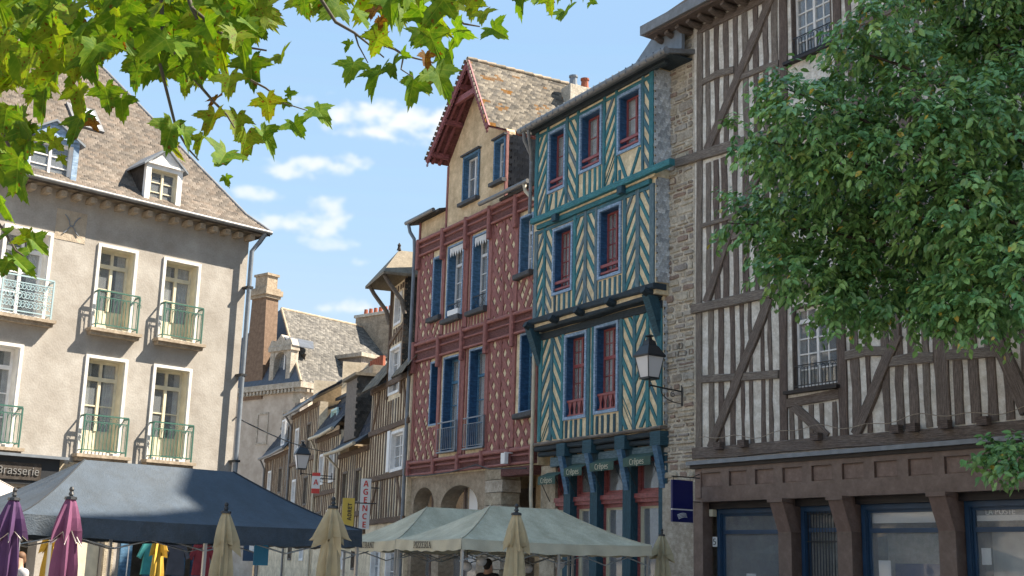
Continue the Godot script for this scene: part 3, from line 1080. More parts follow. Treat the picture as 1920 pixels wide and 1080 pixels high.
	# studs
	for s in [[0.61, 0.2], [0.96, 0.19], [1.33, 0.16], [1.66, 0.12], [1.95, 0.11], [2.31, 0.12], [2.56, 0.12], [5.0, 0.23], [5.35, 0.13], [5.79, 0.18], [6.11, 0.21], [6.44, 0.21], [6.77, 0.16], [7.12, 0.31], [7.49, 0.21], [7.85, 0.21], [8.21, 0.2], [8.57, 0.17], [8.95, 0.2], [9.3, 0.2]]:
		timber(b, pick.call(), s[0], 4.48, s[0] + rng.randf_range(-0.03, 0.03), 7.76, s[1], -0.02, 0.03 if s[1] < 0.3 else 0.05, 0.022)
	for x in [0.55, 0.85, 1.16, 1.5, 1.84, 2.2, 2.52, 2.82, 5.1, 5.45, 5.8, 6.15, 6.5, 6.85, 7.2, 7.6, 7.95, 8.3, 8.65, 9.0, 9.35]:
		timber(b, pick.call(), x, 7.97, x + rng.randf_range(-0.03, 0.03), 11.5, rng.randf_range(0.15, 0.21), -0.02, 0.03, 0.02)
	for x in [0.58, 0.9, 1.22, 1.56, 1.92, 2.26, 2.6, 2.9, 5.15, 5.5, 5.85, 6.2, 6.55, 6.9, 7.25, 7.65, 8.0, 8.35, 8.7, 9.05, 9.4]:
		timber(b, pick.call(), x, 11.72, x + rng.randf_range(-0.02, 0.04), 15.05, rng.randf_range(0.14, 0.2), -0.02, 0.03, 0.02)
	for x in [9.3, 11.1, 11.5, 11.85]:
		timber(b, pick.call(), x, 4.48, x, 15.0, 0.2, -0.02, 0.028, 0.02)
	# panel below the window
	timber(b, M.oak, 3.06, 5.28, 4.54, 5.36, 0.2, -0.02, 0.05, 0.012)
	for x in [3.18, 3.42, 3.75, 4.05, 4.4]:
		timber(b, pick.call(), x, 4.48, x, 5.2, 0.13, -0.02, 0.03, 0.015)
	timber(b, M.oak, 3.25, 5.2, 4.2, 4.48, 0.2, -0.02, 0.055, 0.015)
	# braces
	for d in [[2.85, 15.02, 0.58, 11.82, 0.24], [1.5, 9.85, 0.5, 7.97, 0.23], [2.62, 7.72, 0.6, 4.46, 0.25], [6.15, 6.4, 4.98, 4.46, 0.24], [8.02, 6.6, 8.95, 4.6, 0.3], [2.9, 11.5, 1.7, 9.95, 0.22], [6.9, 11.5, 5.2, 8.0, 0.24], [6.2, 7.7, 6.1, 6.3, 0.2]]:
		timber(b, M.oak, d[0], d[1], d[2], d[3], d[4], -0.02, 0.085, 0.018, 0.06 if d[0] > 8 else 0.0)
	for x in [0.9, 1.7, 3.9, 6.0, 6.4, 7.15, 8.0, 9.0]:
		bx("joist_end", M.oak2, b, x, 4.4, 0.09, x + 0.22, 4.56, 0.24)
	var pts := []
	for i in 58:
		var x := 0.3 + i * 0.2
		pts.append(Vector3(x, 4.66 + 0.05 * sin(x * 2.1) + 0.04 * sin(x * 5.0), 0.13))
	var cb := MB.new()
	cb.tube(pts, 0.009, -1, 5)
	put(cb, "cable", M.sill, b)
	# eave with rounded brackets, gutter and roof
	for i in 30:
		var x := -0.9 + i * 0.42
		var k := MB.new()
		k.tube([Vector3(x, 15.2, 0.0), Vector3(x, 15.2, 0.34), Vector3(x, 15.25, 0.48)], 0.1, 0.07, 8)
		put(k, "eave_bracket", M.oak, b)
	bx("soffit", M.oak2, b, -1.15, 15.3, -0.4, 12, 15.36, 0.62)
	bx("eave_gutter", M.zinc, b, -1.25, 15.36, -0.4, 12, 15.62, 0.72)
	var mb := MB.new()
	var rg := [Vector3(2.6, 19.4, -3.4), Vector3(9.4, 19.4, -3.4), Vector3(9.8, 24.75, -3.4), Vector3(12.0, 24.75, -3.4)]
	mb.slab([Vector3(-1.2, 15.62, 0.6), Vector3(9.4, 15.62, 0.6), rg[1], rg[0]], Vector3(0, -0.1, -0.06))
	mb.slab([Vector3(9.4, 15.62, -10.9), Vector3(-1.2, 15.62, -10.9), rg[0], rg[1]], Vector3(0, -0.1, 0.06))
	mb.slab([Vector3(-1.2, 15.62, -10.9), Vector3(-1.2, 15.62, 0.6), rg[0]], Vector3(0.06, -0.1, 0))
	# added unseen tall roof end, shaped to shade part of the navy tent
	mb.slab([Vector3(9.4, 15.62, 0.6), Vector3(12.0, 15.62, 0.6), rg[3], rg[2]], Vector3(0, -0.1, -0.06))
	mb.slab([Vector3(12.0, 15.62, -8), Vector3(9.4, 15.62, -8), rg[2], rg[3]], Vector3(0, -0.1, 0.06))
	mb.slab([Vector3(9.4, 15.62, -8), Vector3(9.4, 15.62, 0.6), rg[2]], Vector3(0.06, -0.1, 0))
	put(mb, "roof", M.under, b)
	mb = MB.new()
	mb.prism(PackedVector2Array([Vector2(-7.6, 15.3), Vector2(0, 15.3), Vector2(-3.4, 24.0)]), 0, 0.3)
	for s in [11.65]:
		var g := put(mb, "gable_wall", M.ashlar, b, Vector3(s, 0, 0))
		g.rotation_degrees.y = -90
		g.position.x = s + 0.3
	# added unseen house beside it, roofline shaped to shade the navy tent
	var nb := thing("added_shading_house", "added unseen house beside the post building, its roofline shaped to shade the navy tent", "house", b.transform * Vector3(12.02, 0, 0), b.rotation_degrees.y)
	var nh := []
	for f in 4:
		for i in 4:
			nh.append([0.8 + i * 2.8, 1.2 + f * 3.6, 2.1 + i * 2.8, 3.4 + f * 3.6])
	wall(nb, "wall", M.hotel, 0, 0, 12, 15.6, nh, -0.4, 0.0)
	bx("wall", M.hotel, nb, 0, 0, -10, 12, 15.6, -3.2)
	for w in nh:
		window(nb, w[0], w[1], w[2], w[3], 0.0, {"t": 0.0, "tm": M.surround, "d": 0.2, "rm": M.surround, "fm": M.white_wood, "leaves": 2, "rows": [1, 1, 1]})
	mb = MB.new()
	var nr := [Vector3(12, 18.8, -3.4), Vector3(4.4, 18.8, -3.4), Vector3(3.6, 27.0, -3.4), Vector3(2.2, 26.9, -3.4), Vector3(0.92, 25.1, -3.4), Vector3(0, 24.0, -3.4)]
	mb.slab([Vector3(4.4, 15.6, 0.5), Vector3(12, 15.6, 0.5), nr[0], nr[1]], Vector3(0, -0.1, -0.06))
	mb.slab([Vector3(0, 15.6, 0.55), Vector3(4.4, 15.6, 0.55), nr[2], nr[3], nr[4], nr[5]], Vector3(0, -0.1, -0.06))
	mb.slab([Vector3(4.4, 15.6, 0.55), Vector3(4.4, 15.6, -8), nr[2]], Vector3(-0.06, -0.1, 0))
	mb.slab([Vector3(4.4, 15.6, -8), Vector3(0, 15.6, -8), nr[5], nr[4], nr[3], nr[2]], Vector3(0, -0.1, 0.06))
	mb.slab([Vector3(12, 15.6, -10.9), Vector3(4.4, 15.6, -10.9), nr[1], nr[0]], Vector3(0, -0.1, 0.06))
	put(mb, "roof", M.under, nb)
	mb = MB.new()
	mb.prism(PackedVector2Array([Vector2(-9.9, 15.6), Vector2(0, 15.6), Vector2(-3.4, 18.4)]), 0, 0.3)
	for s in [11.6]:
		var g := put(mb, "gable_wall", M.hotel, nb, Vector3(s + 0.3, 0, 0))
		g.rotation_degrees.y = -90
	# shopfront
	bx("cornice", M.lead, b, 0.2, 4.05, 0.0, 12, 4.14, 0.46)
	bx("cornice_moulding", M.shop_dark, b, 0.25, 3.97, 0.0, 12, 4.05, 0.38)
	bx("fascia_back", M.shop2, b, 0.3, 3.2, 0.0, 12, 3.97, 0.262)
	bx("fascia_rail", M.shop, b, 0.6, 3.86, 0.262, 12, 3.97, 0.33)
	bx("fascia_rail", M.shop, b, 0.6, 3.2, 0.262, 12, 3.54, 0.33)
	var px := 0.68
	for i in 13:
		bx("fascia_stile", M.shop, b, px + 0.56, 3.54, 0.262, px + 0.83, 3.86, 0.328)
		bx("fascia_panel", M.shop2, b, px + 0.02, 3.56, 0.262, px + 0.54, 3.83, 0.275)
		px += 0.83
	bx("pilaster", M.shop, b, 0.28, 0, 0.0, 0.6, 3.2, 0.3)
	bx("pilaster_panel", M.shop2, b, 0.36, 3.3, 0.262, 0.54, 3.9, 0.3)
	for x in [2.93, 4.58, 7.05, 9.3]:
		var p := part("shop_post", b, Vector3(x + 0.2, 0, 0))
		bx("shaft", M.shop, p, -0.17, 0, -0.1, 0.17, 3.2, 0.2)
		mb = MB.new()
		mb.slab([Vector3(-0.19, 2.5, 0.26), Vector3(0.19, 2.5, 0.26), Vector3(0.19, 3.12, 0.5), Vector3(-0.19, 3.12, 0.5)], Vector3(0, 0, -0.3))
		put(mb, "corbel", M.shop2, p)
		bx("base", M.shop, p, -0.19, 0, 0.2, 0.19, 2.5, 0.26)
		bx("cap", M.shop, p, -0.22, 3.12, 0.2, 0.22, 3.2, 0.54)
	bx("lintel", M.shop_dark, b, 0.6, 3.05, -0.35, 12, 3.2, 0.1)
	bx("stall_riser", M.navy, b, 0.6, 0, -0.3, 12, 0.45, -0.06)
	var glass := {"t": 0.1, "tp": 0.03, "tm": M.navy, "d": 0.1, "rm": M.navy, "fm": M.navy, "leaves": 1, "cols": 1, "rows": [1], "tr": 0.17, "fw": 0.05}
	for w in [[0.72, 2.95], [4.98, 7.05], [7.44, 9.3], [9.7, 11.9]]:
		window(b, w[0], 0.45, w[1], 3.05, -0.06, glass)
	var door := glass.duplicate()
	door.tr = 0.16
	window(b, 3.33, 0.45, 4.58, 3.05, -0.06, door)
	mb = MB.new()
	for i in 13:
		var x := 3.47 + i * 0.08
		mb.box(x, 0.6, -0.1, x + 0.016, 2.98, -0.084)
	mb.box(3.44, 2.3, -0.098, 4.5, 2.33, -0.086)
	mb.box(3.44, 2.88, -0.098, 4.5, 2.9, -0.086)
	put(mb, "grille", M.iron, b)
	bx("grille_backing", M.limestone, b, 3.4, 0.5, -0.9, 4.52, 3.0, -0.86)
	bx("frosted_light", M.white_sign, b, 5.1, 2.68, -0.22, 6.95, 2.98, -0.2)
	# interior fittings behind the glass
	bx("inner_wall", M.limestone, b, 5.1, 0.5, -0.7, 6.95, 2.55, -0.66)
	bx("inner_wall", M.surround, b, 7.55, 0.5, -0.7, 9.25, 2.55, -0.66)
	bx("counter", M.sign_blue, b, 5.4, 0.5, -0.62, 6.6, 1.9, -0.5)
	bx("counter", M.yellow, b, 7.7, 0.5, -0.62, 8.6, 1.5, -0.5)
	# notices, leaflets and stands behind the panes
	for q in [[1.5, 1.2, 1.8, 1.62, "white_sign"], [5.25, 1.5, 5.55, 1.95, "white_sign"], [7.65, 1.9, 7.85, 2.2, "white_sign"]]:
		bx("poster", M[q[4]], b, q[0], q[1], -0.19, q[2], q[3], -0.185)
	for q in [[1.1, 0.7], [6.0, 0.8], [8.2, 0.7]]:
		bx("display_stand", M.white_wood, b, q[0], 0.5, -0.6, q[0] + q[1], 1.15, -0.3)
	var sg := part("post_sign", b, Vector3(8.12, 2.86, -0.18))
	bx("board", M.white_sign, sg, -0.74, -0.17, -0.01, 0.74, 0.17, 0.0)
	bx("strip", M.lead, sg, -0.62, -0.07, 0.001, 0.62, 0.06, 0.006)
	word("LA POSTE", 0.15, 0.008, "lettering", M.white_sign, sg, Vector3(-0.02, -0.006, 0.011))
	bx("number_plate", M.white_sign, b, 0.62, 2.2, 0.0, 0.76, 2.42, 0.02)
	word("5", 0.2, 0.01, "number", M.iron, b, Vector3(0.69, 2.31, 0.026))
	bx("camera_box", M.cream_wood, b, 0.62, 2.88, 0.0, 0.74, 3.04, 0.12)  # small camera beside the pilaster


func chevrons(b: Node3D, mats: Array, x0: float, xc: float, x1: float, y0: float, y1: float, z: float, up: bool, pitch := 0.28, w := 0.112) -> void:
	var s := 1.0 if up else -1.0
	if xc > x0:
		diagonals(b, mats, x0, y0, xc - 0.04, y1, 0.36 * s, 0.56, pitch, w, z - 0.02, z + 0.03, rng.randf())
	if x1 > xc:
		diagonals(b, mats, xc + 0.04, y0, x1, y1, -0.36 * s, 0.56, pitch, w, z - 0.02, z + 0.03, rng.randf())


func green_house() -> void:
	var b := thing("teal_timbered_house", "narrow house with teal herringbone timbers and cream panels, red casements", "house", Vector3(0.668, 0.000, -35.982), -60.000)
	var f3 := 0.55
	var f2 := 0.45
	var f1 := 0.15
	var top := [[1.57, 12.23, 2.52, 14.14], [3.24, 12.4, 4.36, 14.14], [5.09, 12.44, 6.18, 14.13]]
	var second := [[1.77, 9.17, 2.83, 11.15], [4.08, 9.2, 5.17, 11.18]]
	var first := [[2.02, 5.62, 3.16, 8.04], [3.53, 5.65, 4.66, 8.08]]
	var hs := func(a: Array) -> Array:
		var r := []
		for w in a:
			r.append(hole(w[0], w[1], w[2], w[3], 0.08))
		return r
	wall(b, "wall", M.cream_panel, 0.85, 11.45, 6.72, 14.5, hs.call(top), -0.3, f3)
	wall(b, "wall", M.cream_panel, 0.75, 8.4, 6.66, 11.45, hs.call(second), -0.3, f2)
	wall(b, "wall", M.cream_panel, 0.6, 4.95, 6.58, 8.4, hs.call(first), -0.3, f1)
	bx("wall", M.cream_panel, b, 0.62, 4.2, -8, 6.55, 14.4, -3.3)
	bx("wall", M.cream_panel, b, 0.62, 4.6, -3.3, 0.8, 14.4, -0.302)
	bx("wall", M.cream_panel, b, 6.35, 0, -3.3, 6.55, 14.4, -0.302)
	# slate-hung flank over the stone pier
	for q in [[6.74, 11.7, 14.35, f3 - 0.02], [6.68, 8.72, 11.5, f2 - 0.02], [6.6, 5.15, 8.2, f1 - 0.02]]:
		bx("flank", M.under, b, q[0] - 0.1, q[1], -0.7, q[0], q[2], q[3])
		slates(b, Vector3(q[0], q[1], q[3]), Vector3(0, 0, -1), Vector3.UP, PackedVector2Array([Vector2(0, 0), Vector2(q[3] + 0.6, 0), Vector2(q[3] + 0.6, q[2] - q[1]), Vector2(0, q[2] - q[1])]), 0.12, 0.11, M.slate, [Color(0.74, 0.8, 0.88), Color(0.84, 0.89, 0.95), Color(0.64, 0.7, 0.78)], "flank_slates")
	var win := {"t": 0.085, "tp": 0.05, "tm": M.trim_blue, "d": 0.26, "rm": M.blue, "fm": M.crimson, "leaves": 2, "cols": 1, "rows": [0.7, 1.2, 1.2], "fw": 0.055, "bw": 0.025, "curtain": 0.45}
	for w in top:
		window(b, w[0], w[1], w[2], w[3], f3, win)
	var win2 := win.duplicate()
	win2.cols = 2
	win2.rows = [1, 1, 1, 1]
	win2.curtain = 0.3
	for w in second:
		window(b, w[0], w[1], w[2], w[3], f2, win2)
	var win1 := win2.duplicate()
	win1.rows = [1, 1, 1]
	win1.tr = 0.36
	win1.trows = [1, 1]
	win1.bw = 0.022
	for w in first:
		window(b, w[0], w[1], w[2], w[3], f1, win1)
	# wooden window bars
	for q in [[top, f3], [second, f2]]:
		for w in q[0]:
			bx("window_bar", M.crimson, b, w[0] + 0.1, w[1] + 0.32, q[1] - 0.06, w[2] - 0.09, w[1] + 0.4, q[1] + 0.0)
			bx("window_bar", M.crimson, b, w[0] + 0.1, w[1] + 0.14, q[1] - 0.06, w[2] - 0.09, w[1] + 0.2, q[1] + 0.0)
	for w in first:
		var n := part("window_guard", b, Vector3(w[0] + 0.1, w[1] + 0.09, f1 - 0.08))
		var l: float = w[2] - w[0] - 0.2
		var g := MB.new()
		g.box(0, 0.4, 0, l, 0.46, 0.06)
		g.box(0, 0.0, 0, l, 0.06, 0.05)
		for i in 4:
			var x := l * (i + 0.5) / 4
			g.prism(PackedVector2Array([Vector2(x - 0.1, 0.4), Vector2(x + 0.1, 0.4), Vector2(x + 0.03, 0.2), Vector2(x + 0.05, 0.06), Vector2(x - 0.05, 0.06), Vector2(x - 0.03, 0.2)]), 0.01, 0.035)
		put(g, "fretwork", M.crimson, n)
	var tl := [M.teal, M.teal, M.teal2, M.teal3]
	var tw := [M.teal, M.teal2, M.teal3, M.teal4]
	# top floor
	for p in [[0.93, 0.16], [1.53, 0.1], [2.58, 0.12], [3.15, 0.12], [4.46, 0.12], [5.03, 0.1], [6.24, 0.1], [6.62, 0.18]]:
		timber(b, tl[rng.randi() % 4], p[0], 11.68, p[0], 14.32, p[1], f3 - 0.02, f3 + 0.045, 0.008)
	chevrons(b, tw, 1.0, 1.52, 1.0, 11.7, 14.15, f3, true, 0.25, 0.105)
	chevrons(b, tw, 99.0, 2.6, 3.1, 11.7, 14.15, f3, true, 0.25, 0.105)
	chevrons(b, tw, 4.52, 5.03, 4.5, 11.7, 14.15, f3, true, 0.25, 0.105)
	chevrons(b, tw, 99.0, 6.25, 6.56, 11.7, 14.15, f3, true, 0.25, 0.105)
	timber(b, M.teal, 0.9, 14.2, 6.7, 14.2, 0.09, f3 - 0.02, f3 + 0.035, 0.008)
	timber(b, M.black_beam, 0.7, 14.38, 7.3, 14.36, 0.1, f3 - 0.02, f3 + 0.1, 0.01)
	for s in [[1.62, 11.7, 1.8, 12.2], [2.04, 11.7, 2.04, 12.2], [2.48, 12.2, 2.2, 11.7]]:
		timber(b, M.teal, s[0], s[1], s[2], s[3], 0.11, f3 - 0.02, f3 + 0.03, 0.008)
	for x in [3.5, 3.76, 4.02, 4.26]:
		timber(b, tl[rng.randi() % 4], x, 11.7, x, 12.38, 0.11, f3 - 0.02, f3 + 0.03, 0.008)
	for s in [[5.15, 12.4, 5.5, 11.7], [6.1, 12.4, 5.72, 11.7], [5.2, 11.7, 5.2, 12.0]]:
		timber(b, M.teal, s[0], s[1], s[2], s[3], 0.11, f3 - 0.02, f3 + 0.03, 0.008)
	timber(b, M.teal2, 0.78, 11.58, 7.5, 11.6, 0.17, f3 - 0.05, f3 + 0.12, 0.01)
	timber(b, M.teal, 0.95, 11.38, 6.5, 11.37, 0.13, f2 - 0.02, f2 + 0.1, 0.01)
	for x in [2.0, 5.25]:
		bx("joist_end", M.teal_dark, b, x, 11.3, f2 + 0.1, x + 0.22, 11.5, f2 + 0.24)
	# second floor
	for p in [[0.84, 0.18], [1.32, 0.12], [2.92, 0.12], [3.46, 0.14], [3.99, 0.12], [5.32, 0.13], [5.9, 0.16], [6.52, 0.2]]:
		timber(b, tw[rng.randi() % 4], p[0], 8.68, p[0], 11.3, p[1], f2 - 0.02, f2 + 0.045, 0.008)
	chevrons(b, tw, 0.92, 1.32, 1.72, 8.7, 11.2, f2, true)
	chevrons(b, tw, 2.97, 3.46, 3.94, 8.7, 11.2, f2, true)
	chevrons(b, tw, 5.38, 5.9, 6.44, 8.7, 11.2, f2, true)
	timber(b, M.teal3, 0.9, 11.24, 6.6, 11.24, 0.1, f2 - 0.02, f2 + 0.036, 0.008)
	for x in [1.9, 2.14, 2.4, 2.66, 4.18, 4.4, 4.64, 4.88, 5.1]:
		timber(b, M.teal_dark if rng.randf() < 0.4 else M.teal3, x, 8.68, x, 9.16, 0.1, f2 - 0.02, f2 + 0.03, 0.008)
	# black jetty beams with carved brackets
	timber(b, M.black_beam, 0.6, 8.58, 6.7, 8.58, 0.16, f1, f2 + 0.12, 0.015, 0, "jetty_beam", 0.03)
	timber(b, M.black_beam, 0.8, 8.36, 6.5, 8.36, 0.13, f1, f2 + 0.02, 0.015, 0, "jetty_beam", 0.03)
	timber(b, M.black_beam, 0.7, 8.17, 6.55, 8.17, 0.2, f1 - 0.02, f1 + 0.06, 0.01, 0, "wall_plate")
	for x in [0.6, 1.95, 3.25, 4.75, 6.35]:
		var k := MB.new()
		k.tube([Vector3(x + 0.1, 8.47, f1), Vector3(x + 0.1, 8.45, f2 + 0.16), Vector3(x + 0.1, 8.5, f2 + 0.26)], 0.13, 0.1, 8)
		put(k, "joist_end", M.black_beam, b)
	for x in [0.66, 6.4]:
		var k := MB.new()
		k.slab([Vector3(x - 0.11, 7.35, f1 + 0.04), Vector3(x + 0.11, 7.35, f1 + 0.04), Vector3(x + 0.11, 7.75, f1 + 0.2), Vector3(x - 0.11, 7.75, f1 + 0.2)], Vector3(0, 0, -0.2))
		k.slab([Vector3(x - 0.13, 7.75, f1 + 0.2), Vector3(x + 0.13, 7.75, f1 + 0.2), Vector3(x + 0.13, 8.4, f2 + 0.16), Vector3(x - 0.13, 8.4, f2 + 0.16)], Vector3(0, 0, -0.3))
		put(k, "corner_bracket", M.teal_dark, b)
	# first floor
	for p in [[0.74, 0.16], [1.35, 0.14], [1.93, 0.13], [3.24, 0.13], [3.45, 0.1], [4.78, 0.14], [5.36, 0.13], [5.94, 0.13], [6.45, 0.2]]:
		timber(b, tl[rng.randi() % 4], p[0], 5.12, p[0], 8.08, p[1], f1 - 0.02, f1 + 0.045, 0.008)
	chevrons(b, tl, 0.82, 1.35, 1.87, 5.14, 8.06, f1, true)
	chevrons(b, tl, 99.0, 4.8, 5.3, 5.14, 8.06, f1, true)
	chevrons(b, tl, 5.4, 5.94, 6.38, 5.14, 8.06, f1, true)
	for x in [2.16, 2.4, 2.64, 2.9, 3.68, 3.93, 4.2, 4.48]:
		timber(b, M.teal_dark if rng.randf() < 0.5 else M.teal, x, 5.12, x, 5.6, 0.11, f1 - 0.02, f1 + 0.03, 0.008)
	timber(b, M.oak_grey, 0.62, 5.04, 6.65, 5.06, 0.09, f1 - 0.1, f1 + 0.16, 0.012, 0, "moulding", 0.03)
	timber(b, M.black_beam, 0.62, 4.92, 6.6, 4.92, 0.14, 0.0, f1 + 0.1, 0.012, 0, "jetty_beam", 0.03)
	timber(b, M.black_beam, 0.7, 4.76, 6.6, 4.76, 0.13, 0.0, f1 + 0.02, 0.012, 0, "jetty_beam", 0.03)
	timber(b, M.teal4, 1.2, 4.52, 6.5, 4.55, 0.26, -0.15, 0.06, 0.012, 0, "lintel")
	# ground floor: posts with painted brackets, rose windows set back
	for p in [[1.96, 0.34], [3.26, 0.34], [4.76, 0.36], [6.28, 0.34]]:
		var s := part("shop_post", b, Vector3(p[0] + p[1] / 2, 0, 0))
		var hw: float = p[1] / 2
		bx("shaft", M.teal_dark, s, -hw, 0, -0.25, hw, 4.7, 0.08)
		bx("capital", M.teal_dark, s, -hw - 0.04, 4.62, -0.1, hw + 0.04, 4.98, 0.32)
		var k := MB.new()
		k.slab([Vector3(-hw * 0.55, 3.6, 0.1), Vector3(hw * 0.55, 3.6, 0.1), Vector3(hw * 0.55, 4.62, 0.34), Vector3(-hw * 0.55, 4.62, 0.34)], Vector3(0, 0, -0.12))
		put(k, "bracket", M.blue_soft, s)
	for w in [[1.32, 1.96], [2.3, 3.26], [3.6, 4.76], [5.12, 6.28]]:
		window(b, w[0], 3.52, w[1], 4.45, -0.16, {"t": 0.07, "tp": 0.02, "tm": M.rose, "d": 0.1, "rm": M.rose, "fm": M.crimson, "leaves": 1, "rows": [1], "fw": 0.04})
		bx("transom_moulding", M.rose, b, w[0] - 0.02, 3.3, -0.25, w[1] + 0.02, 3.4, -0.06)
		bx("transom_moulding", M.rose, b, w[0] - 0.02, 3.4, -0.25, w[1] + 0.02, 3.52, -0.02)
		window(b, w[0], 0.5, w[1], 3.3, -0.16, {"t": 0.1, "tp": 0.02, "tm": M.rose, "d": 0.1, "rm": M.cream_wood, "fm": M.cream_wood, "leaves": 1, "rows": [1], "fw": 0.035})
		bx("stall_riser", M.crimson, b, w[0], 0, -0.25, w[1], 0.5, -0.14)
	bx("pier", M.ashlar2, b, 0.55, 0, -0.5, 1.32, 4.45, -0.05)
	for a in [[1.02, 1.92, 3.98], [2.36, 3.24, 4.15], [3.62, 4.72, 4.22], [5.14, 6.3, 4.26]]:
		var n := part("awning", b, Vector3(a[0], a[2], 0))
		var l: float = a[1] - a[0]
		var k := MB.new()
		k.slab([Vector3(0, 0.12, 0.34), Vector3(l, 0.12, 0.34), Vector3(l, 0.26, 0.02), Vector3(0, 0.26, 0.02)], Vector3(0, -0.015, 0))
		put(k, "canopy", M.awning, n)
		bx("valance", M.awning, n, 0, -0.1, 0.335, l, 0.12, 0.345)
		word("Crêpes", 0.2, 0.006, "lettering", M.tent_valance, n, Vector3(l / 2, 0.01, 0.35))
		for x in [0.03, l - 0.03]:
			k = MB.new()
			k.tube([Vector3(x, 0.1, 0.33), Vector3(x, -0.55, -0.05)], 0.012, -1, 5)
			put(k, "stay", M.iron, n)
	# gutter, low roof, the steeper slated piece against the next house
	var mb := MB.new()
	mb.tube([Vector3(0.5, 14.42, 0.95), Vector3(7.75, 14.42, 0.95)], 0.1, -1, 10)
	put(mb, "gutter", M.zinc, b)
	for i in 24:
		bx("gutter_clip", M.lead, b, 0.7 + i * 0.3, 14.345, 0.94, 0.712 + i * 0.3, 14.5, 1.053)
	mb = MB.new()
	mb.slab([Vector3(0.6, 14.5, 0.92), Vector3(7.7, 14.5, 0.92), Vector3(7.7, 15.6, -4.5), Vector3(0.6, 15.6, -4.5)], Vector3(0, -0.12, 0))
	put(mb, "roof", M.zinc, b)
	mb = MB.new()
	mb.slab([Vector3(5.493, 14.994, 0.30), Vector3(7.537, 14.709, 0.30), Vector3(7.544, 15.920, 0.30), Vector3(6.797, 15.765, 0.30)], Vector3(0, -0.05, -0.1))
	put(mb, "side_roof", M.lead, b)
	bx("soffit", M.black_beam, b, 0.7, 14.42, -0.3, 7.6, 14.46, 0.86)
	var ch := part("chimney", b, Vector3(3.9, 14.6, -1.6))
	bx("stack", M.brick, ch, -0.25, 0, -0.2, 0.25, 1.3, 0.2)
	bx("cap", M.terra, ch, -0.3, 1.3, -0.25, 0.3, 1.4, 0.25)
	# down pipe from the gutter's end
	mb = MB.new()
	mb.tube([Vector3(0.72, 14.36, 0.93), Vector3(0.72, 14.1, 0.9), Vector3(0.66, 13.7, 0.62), Vector3(0.62, 13.5, 0.58), Vector3(0.6, 11.9, 0.58)], 0.055, -1, 8)
	mb.tube([Vector3(1.0, 14.36, 0.93), Vector3(0.98, 14.1, 0.9), Vector3(0.75, 13.75, 0.66), Vector3(0.64, 13.55, 0.6)], 0.055, -1, 8)
	put(mb, "drain_pipe", M.zinc, b)
	mb = MB.new()
	mb.tube([Vector3(0.42, 8.2, 0.2), Vector3(0.42, 3.6, 0.2), Vector3(0.5, 3.2, 0.22)], 0.055, -1, 8)
	put(mb, "drain_pipe", M.pvc_cream, b)


func lattice(b: Node3D, mats: Array, x0: float, y0: float, x1: float, y1: float) -> void:
	var px := 0.44
	var py := 0.64
	var l := Vector2(px, py).length()
	var pitch := px * py / l
	var f := 0.5
	diagonals(b, mats, x0, y0, x1, y1, px, py, pitch, pitch * f, -0.02, 0.028, 0.3)
	diagonals(b, mats, x0, y0, x1, y1, -px, py, pitch, pitch * f, -0.02, 0.035, 0.3)


